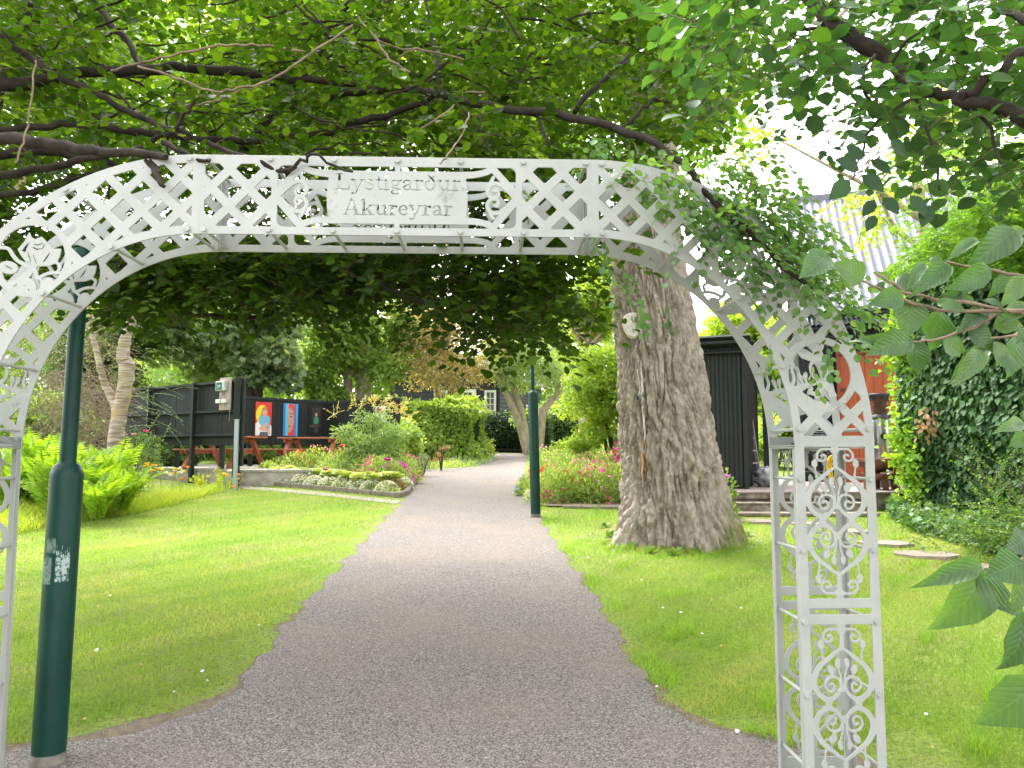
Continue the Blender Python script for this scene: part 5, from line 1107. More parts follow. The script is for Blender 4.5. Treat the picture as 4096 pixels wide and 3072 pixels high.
# weeds and litter where the trunk meets the lawn
_wm = leafmat('weed_leaf', (.06, .13, .02), (.12, .22, .04), (.22, .32, .08), trans=.35)
for i, (px, py) in enumerate([(2440, 2150), (2520, 2195), (2600, 2215), (2780, 2210), (2900, 2170), (2990, 2145), (2420, 2110), (2700, 2222)]):
    c = G(px, py); t = thing('broad_leaved_weed', 'small broad leaved weed at the foot of the thick tree trunk', 'weed', tuple(c), 0, 'weeds round the tree foot'); n = 12; a = RG.random(n) * 2 * PI; el = RG.uniform(.2, 1.2, n)
    np_mesh('leaves', *leaves(np.tile([tuple(c)], (n, 1)) + RG.normal(0, .012, (n, 3)) * [1, 1, 0], np.stack([np.cos(a) * np.cos(el), np.sin(a) * np.cos(el), np.sin(el)], 1), np.tile([[0, -.3, 1.]], (n, 1)) + RG.normal(0, .2, (n, 3)), RG.uniform(.06, .13, n), 'oval'), m=_wm, parent=t)
_n = 1500; _a = RG.random(_n) * 2 * PI; _r = RG.uniform(.62, 1.25, _n) ** 1.0; _x = 2.02 + _r * np.cos(_a) * .95; _y = TY + _r * np.sin(_a) * .85; _p = np.stack([_x, _y, gza(_y) + .012 + RG.random(_n) * .02], 1)
tag(np_mesh('bark_litter', *leaves(_p, RG.normal(0, 1, (_n, 3)) * [1, 1, .15], RG.normal(0, .25, (_n, 3)) + [0, 0, 1], RG.uniform(.012, .04, _n), 'quad'), m=leafmat('litter', (.10, .07, .05), (.2, .15, .11), (.34, .28, .22), trans=.05)), kind='stuff')
# ================================================================== TREES
def n3(P, s, k=0.0):                        # smooth 3D noise of numpy points, roughly -1..1
    x, y, z = P[..., 0] * s + k, P[..., 1] * s + k * 1.7, P[..., 2] * s - k
    return (np.sin(x + 1.7 * np.sin(y * .8 + 1)) * np.cos(y * 1.1 + 1.3 * np.sin(z * .9)) + np.sin(z * 1.3 + 1.2 * np.sin(x * .7 + 2))) * .6
def atv(px, py, Y):                         # vectorised at()
    dx = (px - 2048) / FPX; dy = (1536 - py) / FPX; c, s = math.cos(PITCH), math.sin(PITCH); t = Y / (c - dy * s)
    return np.stack([dx * t, Y, EYE + (s + dy * c) * t], -1)
def inpolyxy(X, Y, P):
    r = np.zeros(X.shape, bool)
    for i in range(len(P)):
        a, b = P[i], P[i - 1]; r ^= ((a[1] > Y) != (b[1] > Y)) & (X < (b[0] - a[0]) * (Y - a[1]) / (b[1] - a[1] + 1e-9) + a[0])
    return r
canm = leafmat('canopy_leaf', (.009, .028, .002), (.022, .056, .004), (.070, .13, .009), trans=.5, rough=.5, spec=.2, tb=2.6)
canm2 = leafmat('canopy_leaf_skylit', (.025, .062, .005), (.055, .115, .008), (.16, .26, .018), trans=.52, rough=.5, spec=.3, tb=2.2)
twigm = mat('twig_bark', (.15, .11, .075), .85, (.07, .05, .035), 20, .3, 60, spec=.15)
limbm = bark_mat('limb_bark', (.014, .011, .009), (.028, .022, .018), (.05, .04, .031), 9, (1, 1, 1), .6, .01)
palem = mat('pale_twig', (.26, .19, .13), .8, (.13, .09, .065), 15, .3, 60, spec=.2)
def tube_px(b, pts, r, n=8, sub=4, wob=.012):    # limb through photo points (px, py, distance), radii in metres
    P = [at(*p) for p in pts]; Q = []; R_ = []; k = len(P); rr = r if hasattr(r, '__len__') else [r] * k
    for i in range(k - 1):
        p0, p1, p2, p3 = P[max(i - 1, 0)], P[i], P[i + 1], P[min(i + 2, k - 1)]
        for j in range(sub):
            t = j / sub; q = .5 * (2 * p1 + (p2 - p0) * t + (2 * p0 - 5 * p1 + 4 * p2 - p3) * t * t + (3 * p1 - p0 - 3 * p2 + p3) * t ** 3)
            Q.append(q + Vector((RD.uniform(-1, 1), RD.uniform(-1, 1), RD.uniform(-1, 1))) * wob * (0 if i + j == 0 else 1)); R_.append((rr[i] * (1 - t) + rr[i + 1] * t) * RD.uniform(.93, 1.07))
    Q.append(P[-1]); R_.append(rr[-1]); b.tube(Q, R_, n)
    return Q
# ---- the small-leaved tree whose branches roof the arch
can = thing('arching_tree', 'leafy tree whose dense small round leaves and dark branches roof the white arch', 'tree', (-4.9, 5.2, gz(5.2)))
def poly_sprays(poly, n, y0, y1, size, mat_, L=(.25, .5), m=9, thin=None, kind='round', droop=.35, yfun=None, sgap=None):
    P = np.array(poly, float); lo, hi = P.min(0), P.max(0)
    px = RG.uniform(lo[0], hi[0], n); py = RG.uniform(lo[1], hi[1], n); k = inpolyxy(px, py, poly); px, py = px[k], py[k]
    Y = RG.uniform(y0, y1, len(px)) if yfun is None else yfun(px, py)
    O = atv(px, py, Y)
    if thin is not None: k = n3(O, 1.6, 2) > RG.uniform(-thin, .2, len(O)); O = O[k]; px, py = px[k], py[k]
    if sgap is not None:
        for gx, gy, gr, gk in sgap: k = (np.hypot(px - gx, py - gy) > gr) | (RG.random(len(px)) > gk); O, px, py = O[k], px[k], py[k]
    a = RG.random(len(O)) * 2 * PI; D = np.stack([np.cos(a), np.sin(a), RG.normal(-.1, .25, len(O))], 1)
    return sprays(O, D, RG.uniform(*L, len(O)), m, size, droop, kind)
ROOF = [(-350, -350), (3000, -350), (3050, 100), (2900, 420), (2700, 560), (2500, 640), (2300, 660), (-350, 660)]
FULL = [(-350, 640), (2350, 640), (2420, 1000), (2280, 1060), (2260, 1150), (2270, 1220), (2210, 1320), (2130, 1350), (2040, 1340), (1960, 1260), (1830, 1260), (1760, 1170), (1650, 1190), (1560, 1110), (1440, 1080), (1350, 1150), (1220, 1190), (1120, 1150), (1020, 1150), (880, 1150), (760, 1120), (640, 1200), (500, 1180), (380, 1090), (200, 1110), (-350, 1130)]
GAPS = [(600, 150, 260, .82), (860, 60, 150, .7), (400, 330, 120, .6), (60, 480, 110, .8), (1390, 470, 70, .7), (2130, 600, 60, .8), (2500, 330, 90, .5)]
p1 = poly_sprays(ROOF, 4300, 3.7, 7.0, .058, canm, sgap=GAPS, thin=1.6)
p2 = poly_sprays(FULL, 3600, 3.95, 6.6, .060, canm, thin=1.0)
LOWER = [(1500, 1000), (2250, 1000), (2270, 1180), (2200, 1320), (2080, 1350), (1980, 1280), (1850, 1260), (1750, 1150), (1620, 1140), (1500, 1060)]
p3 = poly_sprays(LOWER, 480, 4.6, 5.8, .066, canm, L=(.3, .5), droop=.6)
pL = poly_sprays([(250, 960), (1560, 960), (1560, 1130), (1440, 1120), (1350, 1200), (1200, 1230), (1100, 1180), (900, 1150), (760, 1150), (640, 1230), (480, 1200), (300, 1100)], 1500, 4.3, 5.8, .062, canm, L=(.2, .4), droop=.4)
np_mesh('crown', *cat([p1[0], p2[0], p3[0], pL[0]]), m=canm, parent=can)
np_mesh('twigs', *cat([p1[1], p2[1], p3[1], pL[1]]), m=twigm, parent=can)
# brighter crown higher and further back, with sky light put into its leaf colour
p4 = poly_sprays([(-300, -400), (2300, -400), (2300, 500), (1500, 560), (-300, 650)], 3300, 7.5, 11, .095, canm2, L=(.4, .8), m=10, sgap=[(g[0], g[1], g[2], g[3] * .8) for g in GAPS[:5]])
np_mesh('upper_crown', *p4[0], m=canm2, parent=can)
b = MB()
S = lambda L, Y0, Y1: [(x * .633, y * .633, Y0 + (Y1 - Y0) * i / max(1, len(L) - 1)) for i, (x, y) in enumerate(L)]
BR = [([(-120, 560), (120, 530), (420, 470), (760, 445), (1100, 425), (1500, 455), (1850, 500), (2250, 530)], 4.2, 4.4, [.040, .038, .035, .032, .030, .028, .022, .02]),
 ([(-150, 890), (200, 890), (500, 940), (760, 965), (1050, 995)], 3.5, 3.2, [.03, .028, .024, .02, .014]),
 ([(-150, 830), (300, 790), (600, 785), (850, 840), (1080, 850), (1450, 890), (1800, 870), (2250, 800)], 4.0, 4.4, [.02, .02, .02, .022, .022, .02, .017, .014]),
 ([(-50, 180), (150, 330), (300, 440), (520, 555), (800, 690), (960, 770), (1200, 850)], 3.8, 4.0, [.02, .019, .018, .017, .017, .015, .012]),
 ([(-150, 1130), (200, 1080), (500, 1010), (760, 960), (900, 930)], 3.7, 3.6, [.022, .02, .018, .015, .012]),
 ([(-150, 1010), (250, 960), (520, 990), (740, 1030)], 3.9, 4.2, [.028, .026, .022, .016]),
 ([(-100, 1240), (300, 1190), (600, 1090), (700, 1060)], 4.2, 4.1, [.02, .02, .018, .012]),
 ([(540, -60), (680, 120), (780, 240), (850, 350), (900, 420)], 4.6, 4.3, [.02, .022, .02, .018, .016]),
 ([(180, -80), (140, 200), (60, 330), (0, 520), (-60, 700)], 4.8, 4.6, [.04, .04, .042, .045, .05]),
 ([(1230, 640), (1180, 700), (1080, 830), (960, 900)], 4.0, 3.9, [.008, .009, .011, .013]),
 ([(1030, 900), (1220, 990), (1320, 1020)], 3.3, 3.2, [.014, .01, .006]),
 ([(1310, 900), (1560, 990), (1790, 1080), (1900, 1010), (2000, 990), (2230, 1085)], 3.3, 3.15, [.011, .01, .01, .008, .006, .005]),
 ([(1510, 960), (1700, 760), (1900, 500), (2100, 220), (2240, -60)], 5.2, 5.0, [.035, .03, .028, .024, .02]),
 ([(920, 1010), (1000, 1110), (1040, 1180)], 3.25, 3.15, [.016, .013, .008]),
 ([(960, 1010), (1010, 1090)], 3.25, 3.2, [.012, .008])]
for L, a0, a1, rr in BR: tube_px(b, S(L, a0, a1), rr, 8)
# second sheet of the tracing: the stretch over the sign and towards the trunk (pixels of the photograph)
for L, rr in (([(1300, 395, 4.2), (1480, 355, 4.2), (1600, 360, 4.2), (1750, 370, 4.1), (1900, 415, 4.0), (2100, 440, 3.9), (2250, 460, 3.8), (2450, 510, 3.6), (2680, 620, 3.4), (2850, 800, 3.3), (3020, 960, 3.2), (3250, 1150, 3.1)], [.022, .022, .021, .02, .02, .022, .022, .02, .016, .014, .012, .008]),
              ([(1300, 530, 4.3), (1450, 490, 4.2), (1620, 440, 4.2), (1760, 375, 4.1)], [.02, .02, .018, .015]), ([(2300, 450, 3.8), (2420, 300, 4.0), (2550, 200, 4.3), (2750, 100, 4.6), (3000, -50, 5.0)], [.014, .016, .016, .018, .02]),
              ([(2480, 520, 3.6), (2570, 430, 3.7), (2650, 400, 3.8), (2720, 420, 3.9)], [.008, .009, .008, .006]), ([(1850, 430, 4.0), (1920, 520, 3.9), (1960, 620, 3.8), (1990, 650, 3.8)], [.008, .007, .005, .004]),
              ([(1760, 380, 4.1), (1745, 250, 4.3), (1720, 100, 4.6), (1700, -80, 4.9)], [.01, .01, .01, .01]), ([(2130, 170, 4.6), (2100, 260, 4.5), (2010, 360, 4.4)], [.01, .01, .01]), ([(1560, 0, 5), (1480, 120, 5), (1420, 260, 5), (1380, 340, 5)], [.014, .014, .012, .01]),
              ([(1110, 1240, 4.8), (1050, 1265, 4.8), (780, 1260, 4.8), (600, 1180, 4.9), (400, 1120, 5.0)], [.011, .014, .014, .016, .018]), ([(1110, 1240, 4.8), (1090, 1130, 4.8), (1150, 1020, 4.8)], [.011, .01, .009]),
              ([(2150, 470, 3.9), (2190, 560, 3.8), (2210, 640, 3.8)], [.009, .008, .006])): tube_px(b, L, rr, 8)
for i in range(120):                        # the tangle of thinner branches
    x, y = RD.uniform(-100, 2300), RD.uniform(-100, 1250) if RD.random() < .7 else RD.uniform(-100, 600); Y = RD.uniform(3.8, 5.6); a = RD.uniform(-.55, .55) + (PI if RD.random() < .3 else 0) if RD.random() < .6 else RD.uniform(0, 6.28); L = []
    for k in range(5): L.append((x, y, Y)); x += math.cos(a) * 130; y += math.sin(a) * 130; a += RD.uniform(-.35, .35)
    if max(p[1] for p in L) < 1250 and all(p[1] < 620 or p[1] > 640 for p in L): tube_px(b, L, [RD.uniform(.005, .012) * (1 - .17 * k) for k in range(5)], 5, 3)
o = b.build('branches', limbm); o.parent = can; o.location = -can.location
b = MB()                                    # bare pale twigs in front
for L, rr in (([(x * .633, y * .633, 3.8) for x, y in [(700, 445), (900, 395), (1130, 340), (1350, 290), (1500, 285), (1700, 290), (1920, 325)]], .006), ([(x * .633, y * .633, 3.7) for x, y in [(870, 420), (1050, 470), (1240, 545), (1400, 575), (1550, 550), (1750, 480), (1950, 350), (2230, 160)]], .006),
              ([(x * .633, y * .633, 3.3) for x, y in [(225, 380), (215, 520), (180, 750), (140, 900), (95, 1030)]], .0045), ([(x * .633, y * .633, 4.0) for x, y in [(1170, 670), (1350, 640), (1520, 570)]], .007), ([(1815, 420, 3.7), (1740, 480, 3.6), (1650, 540, 3.6)], .004), ([(1875, 450, 3.6), (1850, 540, 3.4), (1790, 620, 3.25), (1760, 655, 3.2)], .004),
              ([(1500, 140, 3.9), (1560, 240, 3.8), (1640, 290, 3.8)], .006), ([(1600, 240, 3.9), (1610, 215, 3.9), (1680, 195, 3.9)], .005), ([(1430, 60, 4), (1540, 180, 3.9), (1700, 200, 3.9), (1860, 240, 3.9)], .005), ([(1850, 375, 3.9), (1940, 368, 3.9)], .005)): tube_px(b, L, rr, 6, 4, .006)
o = b.build('bare_twigs', palem); o.parent = can; o.location = -can.location
b = MB(); P = []                            # its trunk, just outside the picture on the left
b.tube([(-4.9, 5.2, gz(5.2) - .2), (-4.85, 5.2, 1.2), (-4.6, 5.1, 2.2), (-4.3, 4.9, 3.0), (-4.1, 4.7, 3.6)], [.2, .16, .14, .13, .11], 14)
b.tube([(-4.3, 4.9, 3.0), (-4.3, 5.0, 4.0), (-4.0, 5.4, 5.2)], [.11, .09, .05], 10); b.tube([(-4.6, 5.1, 2.2), (-4.0, 4.3, 2.7), (-3.2, 3.8, 2.9), (-2.6, 3.55, 2.95)], [.12, .08, .06, .05], 10); o = b.build('trunk', limbm); o.parent = can; o.location = -can.location
# leaves creeping over the right shoulder of the arch (same tree)
VINE = [(2350, 620, 3.45, 110), (2550, 700, 3.3, 130), (2700, 790, 3.25, 150), (2850, 880, 3.2, 160), (2980, 960, 3.15, 170), (3080, 1030, 3.12, 120), (3210, 1120, 3.1, 105), (3310, 1210, 3.1, 85), (3390, 1270, 3.1, 60), (2900, 760, 3.4, 170), (3060, 870, 3.35, 150), (3180, 990, 3.3, 110), (3260, 1080, 3.3, 100), (3330, 1350, 3.0, 60)]
A = []
for x, y, Yv, r in VINE:
    k = int(r * r / 620); q = RG.normal(0, .46, (k, 2)) * r; A.append(atv(x + q[:, 0] + 20, y + q[:, 1] - 22, Yv + RG.uniform(-.12, .25, k)))
O = np.concatenate(A); a = RG.normal(.2, 1.0, len(O)); D = np.stack([np.cos(a), np.sin(a) * .5, -.35 + RG.normal(0, .3, len(O))], 1)
vl, vt = sprays(O, D, RG.uniform(.08, .2, len(O)), 6, .040, .5, 'round', .0013)
extra = []
for x, y, Yv in ((2560, 1210, 3.3), (2600, 1260, 3.3), (2480, 1140, 3.25), (2680, 1260, 3.3), (2520, 1120, 3.4), (2440, 1000, 3.35), (2400, 980, 3.3), (3330, 1420, 2.9), (3270, 1500, 2.9), (3100, 1420, 3.0), (2080, 780, 3.5), (2120, 800, 3.5), (2330, 1180, 4.2)): extra.append(atv(np.array([x - 20.] * 2), np.array([y - 40., y - 15.]), np.array([Yv, Yv + .05])))
E = np.concatenate(extra); D = np.stack([RG.normal(.2, .3, len(E)), RG.normal(0, .3, len(E)), -np.ones(len(E))], 1); el, et = sprays(E, D, .1, 5, .036, .2, 'round', .0013)
vnm = leafmat('arch_leaf', (.05, .13, .045), (.09, .19, .06), (.15, .27, .08), trans=.42, rough=.4, spec=.5, tb=2.0)
np_mesh('shoot_leaves', *cat([vl, el]), m=vnm, parent=can); np_mesh('shoot_twigs', *cat([vt, et]), m=twigm, parent=can)
# ---- near branch from the upper right
nb = thing('overhanging_tree', 'near tree reaching in from the upper right, dark limb and larger round leaves', 'tree', (3.4, 2.0, 0))
b = MB()
tube_px(b, [(3150, -150, 2.5), (3280, 50, 2.4), (3400, 140, 2.3), (3540, 230, 2.25), (3640, 330, 2.2), (3740, 375, 2.15), (3830, 395, 2.1), (3990, 430, 2.05), (4250, 560, 2.0), (4700, 900, 2.0)], [.024, .023, .021, .021, .018, .015, .014, .017, .026, .05], 10, 4, .006)
tube_px(b, [(3830, 395, 2.1), (3900, 370, 2.08), (3950, 320, 2.05)], [.018, .014, .012], 8); tube_px(b, [(3860, 400, 2.1), (3875, 450, 2.1)], [.014, .004], 8)
tube_px(b, [(3200, 100, 2.4), (3350, 150, 2.4), (3480, 215, 2.3)], [.006, .008, .012], 6); tube_px(b, [(4150, 200, 2.1), (4040, 240, 2.1), (4000, 290, 2.1)], [.02, .014, .012], 7); tube_px(b, [(3980, -60, 2.4), (4040, 60, 2.3), (4200, 120, 2.2)], [.012, .012, .014], 6)
for L in ([(3640, 330), (3700, 480), (3740, 620), (3760, 760)], [(3500, 220), (3450, 300), (3480, 400)], [(3740, 375), (3600, 420), (3480, 520), (3440, 620), (3410, 720)], [(3560, 260), (3620, 180), (3680, 130)], [(3870, 400), (3960, 520), (4000, 650)]): tube_px(b, [(x, y, 2.15 - .05 * i) for i, (x, y) in enumerate(L)], [.006, .005, .004, .003, .002][:len(L)], 5, 3, .004)
b.tube([(3.4, 2.0, -.2), (3.35, 2.0, 1.2), (3.1, 2.0, 2.2), (2.7, 2.0, 2.6), tuple(at(4700, 900, 2.0))], [.14, .12, .1, .08, .05], 12)
o = b.build('limb', limbm); o.parent = nb; o.location = -nb.location
nbm = leafmat('near_leaf', (.012, .038, .012), (.022, .066, .018), (.055, .13, .018), trans=.38, rough=.45, spec=.35, tb=2.2)
NB = [(2760, -250), (4400, -250), (4400, 700), (4100, 740), (3960, 680), (3860, 720), (3780, 660), (3640, 640), (3560, 560), (3470, 470), (3330, 380), (3260, 320), (3120, 350), (2980, 390), (2900, 330), (2780, 270), (2680, 100)]
q1 = poly_sprays(NB, 360, 1.95, 2.7, .060, nbm, L=(.12, .22), m=5, droop=.5, sgap=[(3330, 120, 120, .5), (4000, 110, 90, .8), (3900, 620, 60, .5)])
q2 = poly_sprays(NB, 520, 2.7, 3.6, .045, nbm, L=(.15, .3), m=6, droop=.5, sgap=[(3330, 120, 90, .3), (4000, 110, 60, .6)])
q3 = poly_sprays([(3150, 460), (3330, 480), (3400, 560), (3260, 640), (3150, 560)], 16, 2.6, 3.0, .036, nbm, L=(.1, .16), m=5, droop=.6)
hl = []
for bx_, by_, tx_, ty_, Yv in ((3450, 640, 3390, 585, 1.9), (3438, 680, 3350, 640, 1.9), (3400, 720, 3325, 790, 1.9), (3445, 700, 3530, 760, 1.95), (3480, 640, 3560, 690, 1.95), (3500, 800, 3455, 860, 2.0), (3530, 790, 3590, 850, 2.0), (3500, 860, 3470, 920, 2.0), (3640, 780, 3700, 860, 2.0), (3720, 820, 3690, 900, 2.0), (3470, 560, 3400, 540, 1.9), (3560, 560, 3620, 620, 1.9)):
    A_, B_ = at(bx_, by_, Yv), at(tx_, ty_, Yv + RD.uniform(-.02, .02)); d = B_ - A_; hl.append(leaves(np.array([A_]), np.array([d]), np.array([[RD.uniform(-.3, .3), -1, .25]]), d.length * 1.1, 'oval', np.array([RD.uniform(0, .4)])))
np_mesh('crown', *cat([q1[0], q2[0], q3[0]] + hl), m=nbm, parent=nb); np_mesh('twigs', *cat([q1[1], q2[1], q3[1]]), m=twigm, parent=nb)
b = MB(); tube_px(b, [(3530, 560, 1.95), (3480, 640, 1.93), (3440, 690, 1.9), (3395, 725, 1.9)], .002, 5); o = b.build('stalk', palem); o.parent = nb; o.location = -nb.location
# ---- the large-leaved shrub leaning in from the right edge
big = thing('large_leaved_shrub', 'shrub with large soft drooping leaves leaning in at the right edge', 'shrub', (1.75, 1.15, 0))
bgm = leafmat('big_leaf', (.018, .060, .012), (.034, .092, .019), (.065, .135, .032), trans=.30, rough=.36, spec=.55, tb=2.3)
C5 = lambda x, y: (3200 + x / 1.658, 700 + y / 1.658); C6 = lambda x, y: (3400 + x / 1.276, 1600 + y / 1.276)
LV = [(420, 700, 235, 575, 150), (180, 520, 10, 660, 150), (690, 825, 485, 850, 120), (700, 825, 725, 1065, 175), (640, 680, 800, 785, 100), (990, 592, 780, 760, 110), (820, 590, 735, 712, 80), (860, 560, 955, 572, 50), (1180, 430, 985, 548, 60), (1430, 365, 1180, 568, 165), (1486, 360, 1290, 440, 70), (1250, 605, 1030, 742, 130), (1200, 680, 1080, 772, 80), (1415, 680, 1275, 790, 90), (1500, 690, 1378, 842, 110), (925, 805, 1200, 808, 60), (1010, 850, 1105, 828, 50), (905, 838, 1100, 893, 70), (1240, 905, 1095, 1000, 95), (940, 905, 880, 1170, 190), (1200, 830, 1395, 885, 50), (1500, 860, 1340, 962, 95), (760, 1105, 380, 1072, 55), (745, 1105, 500, 1168, 140), (750, 1100, 828, 1312, 150), (915, 1075, 1118, 1182, 95), (950, 1095, 1085, 1200, 110), (1110, 1030, 1315, 1155, 130), (1245, 1135, 1022, 1352, 95), (1210, 1165, 1088, 1362, 110), (1310, 1105, 1330, 1258, 110), (1440, 1080, 1440, 1322, 150), (1350, 1190, 1420, 1318, 70), (1235, 900, 1350, 925, 50), (1280, 1000, 1490, 985, 110), (1486, 1020, 1462, 1108, 60), (560, 760, 500, 730, 60), (600, 700, 530, 640, 60)]
LV6 = [(670, 835, 400, 938, 85), (672, 865, 478, 1188, 175), (690, 860, 672, 1060, 175), (890, 830, 712, 900, 140), (900, 850, 880, 1080, 110), (885, 1090, 718, 1040, 50), (890, 1080, 800, 1388, 165), (960, 1430, 690, 1680, 190), (900, 690, 800, 765, 110), (890, 120, 765, 150, 60), (900, 170, 818, 240, 70), (990, 1180, 900, 1360, 150)]
pr_ = []; UVL = []
for i, (a, b_, c, d, wd) in enumerate([(*C5(a, b_), *C5(c, d), wd / 1.658) for a, b_, c, d, wd in LV] + [(*C6(a, b_), *C6(c, d), wd / 1.276) for a, b_, c, d, wd in LV6]):
    Yv = 1.35 + .05 * math.sin(i * 2.1) + (.1 if i < len(LV) else -.12); A_, B_ = at(a, b_, Yv), at(c, d, Yv - RD.uniform(0, .04)); v = B_ - A_; L = v.length; T, TF = LEAF['big']; T = T.copy()
    ws = 1.3 * wd * Yv / FPX / (L * .82); tilt = max(.15, min(1, ws)); T[:, 2] -= RD.uniform(.05, .35) * T[:, 1] ** 2; T[:, 0] += RD.uniform(-.12, .12) * np.sin(T[:, 1] * PI); T[:, 0] *= 1 + .06 * np.sin(T[:, 1] * 23 + i); T[:, 2] += .03 * np.sin(T[:, 1] * 9 + i) * np.sign(T[:, 0])
    x0 = T[:, 0].copy(); T[:, 0] = x0 * min(1.4, max(ws, .3))
    dd = np.array(v.normalized()); up_ = np.array([RD.uniform(-.3, .3), -1, RD.uniform(.0, .5)]); x = np.cross(dd, up_); x /= np.linalg.norm(x); z = np.cross(x, dd)
    V = np.array(A_) + L * (T[:, :1] * x + T[:, 1:2] * dd + T[:, 2:3] * z); UVL.append(np.stack([LEAF['big'][0][:, 0], LEAF['big'][0][:, 1], np.zeros(len(T))], 1))
    pr_.append((V, TF, np.full(len(TF), RD.random())))
o = np_mesh('foliage', *cat(pr_), m=bgm, parent=big, smooth=True); a = o.data.attributes.new('leafuv', 'FLOAT_VECTOR', 'POINT'); a.data.foreach_set('vector', np.concatenate(UVL).astype(np.float32).ravel())
t_ = bgm.node_tree; at_ = N(t_, 'ShaderNodeAttribute'); at_.attribute_name = 'leafuv'; sx_ = t_.nodes.new('ShaderNodeSeparateXYZ'); t_.links.new(at_.outputs['Vector'], sx_.inputs[0])
def MT(op, a, b_=0.):
    n = N(t_, 'ShaderNodeMath', operation=op)
    for i, v in enumerate((a, b_)):
        if isinstance(v, (int, float)): n.inputs[i].default_value = v
        else: t_.links.new(v, n.inputs[i])
    return n.outputs[0]
ax_ = MT('ABSOLUTE', sx_.outputs[0]); fr_ = MT('ABSOLUTE', MT('SUBTRACT', MT('FRACT', MT('SUBTRACT', MT('MULTIPLY', sx_.outputs[1], 9.), MT('MULTIPLY', ax_, 8.))), .5)); vein = MT('MAXIMUM', MT('LESS_THAN', ax_, .012), MT('LESS_THAN', fr_, .05)); blt = MT('MULTIPLY', fr_, 1.)
pb_ = t_.nodes['Principled BSDF']; src = pb_.inputs['Base Color'].links[0].from_socket; nz2 = N(t_, 'ShaderNodeTexNoise'); nz2.inputs['Scale'].default_value = 35; nz2.inputs['Detail'].default_value = 5; rz = ramp(t_, nz2.outputs[0], [(.35, (.75, .75, .7)), (.7, (1.15, 1.1, 1.0))]); m1 = N(t_, 'ShaderNodeMix', data_type='RGBA', blend_type='MULTIPLY'); m1.inputs[0].default_value = 1; t_.links.new(src, m1.inputs[6]); t_.links.new(rz.outputs[0], m1.inputs[7]); m2 = N(t_, 'ShaderNodeMix', data_type='RGBA'); t_.links.new(MT('MULTIPLY', vein, .3), m2.inputs[0]); t_.links.new(m1.outputs[2], m2.inputs[6]); m2.inputs[7].default_value = (.16, .26, .09, 1); t_.links.new(m2.outputs[2], pb_.inputs['Base Color'])
bp_ = N(t_, 'ShaderNodeBump'); bp_.inputs['Strength'].default_value = .22; bp_.inputs['Distance'].default_value = .006; t_.links.new(MT('ADD', blt, nz2.outputs[0]), bp_.inputs['Height']); t_.links.new(bp_.outputs[0], pb_.inputs['Normal'])
b = MB()
for L in ([(415, 700), (680, 828), (1000, 903), (1260, 905), (1600, 890)], [(970, 575), (1250, 630), (1486, 675), (1650, 700)], [(750, 1105), (920, 1085), (1150, 1010), (1290, 925)], [(640, 770), (900, 822), (1240, 872), (1500, 925)], [(1270, 1080), (1400, 1070), (1486, 1020), (1640, 960)], [(510, 655), (600, 710), (680, 760)]):
    tube_px(b, [(*C5(x, y), 1.44) for x, y in L], [.0022, .0028, .0034, .004, .005][:len(L)], 6, 4, .002)
tube_px(b, [(*C6(x, y), 1.24) for x, y in [(680, 860), (800, 850), (900, 800), (1100, 700)]], [.002, .0025, .003, .004], 6, 4, .002)
for L in ([(2.1, 1.5, .0), (1.75, 1.45, 1.0), (1.45, 1.45, 1.75), (1.15, 1.44, 2.0)], [(2.1, 1.5, 0), (1.7, 1.4, .8), (1.35, 1.3, 1.25), (1.05, 1.24, 1.22)], [(2.1, 1.5, 0), (1.9, 1.5, 1.2), (1.6, 1.47, 2.1), (1.1, 1.44, 2.25)]): b.tube(L, [.014, .01, .007, .004], 7)
o = b.build('stems', palem); o.parent = big; o.location = -big.location
# ---- crowns further off
def crown(parent, c, r, n, size, m, kind='quad', clumps=26, flat=.75, seed=0, hole=.0, name='crown', up=.5):
    g = np.random.default_rng(seed + 5); v = unit(g.normal(0, 1, (clumps, 3))) * (g.random((clumps, 1)) ** .4) * .82
    cc = np.array(c) + v * np.array(r); cs = g.uniform(.26, .46, clumps) * min(r) * 1.05
    k = g.integers(0, clumps, n); d = unit(g.normal(0, 1, (n, 3))); rr = g.random((n, 1)) ** .45
    P = cc[k] + d * rr * cs[k][:, None] * np.array([1.15, 1.15, flat])
    D = d + g.normal(0, .7, (n, 3)) + np.array([0, 0, -.35]); Nn = d * .6 + np.array([0, 0, up]) + g.normal(0, .45, (n, 3))
    rnd = np.clip(g.random(clumps)[k] * .5 + g.random(n) * .5, 0, 1)
    np_mesh(name, *leaves(P, D, Nn, size * g.uniform(.6, 1.25, n), kind, rnd), m=m, parent=parent); return cc
def tree(name, label, cat_, base_, stems, c, r, n, size, m, bm, kind='quad', clumps=26, seed=0, group=None, limbs=True, more=()):
    t = thing(name, label, cat_, base_, 0, group); cc = crown(t, c, r, n, size, m, kind, clumps, seed=seed)
    for i, (c2, r2, n2) in enumerate(more): crown(t, c2, r2, n2, size, m, kind, max(6, clumps // 2), seed=seed + i + 1, name='crown')
    b = MB(); top = None
    for P, R_ in stems: b.tube(P, R_, 10); top = Vector(P[-1])
    if limbs and stems:
        P0 = Vector(stems[0][0][-1]); r0 = stems[0][1][-1]
        for q in cc[:14]: q = Vector(q); mid = (P0 + q) / 2 + Vector((0, 0, -.1 * (q - P0).length)); b.tube([P0, mid, q], [r0 * .6, r0 * .35, r0 * .12], 6)
    if stems: o = b.build('trunk', bm); o.parent = t; o.location = -t.location
    return t
def up(px, Y, *pts): # stem through photo points at one distance
    return [tuple(base(px, Y) - Vector((0, 0, .1)))] + [tuple(at(x, y, Y)) for x, y in pts]
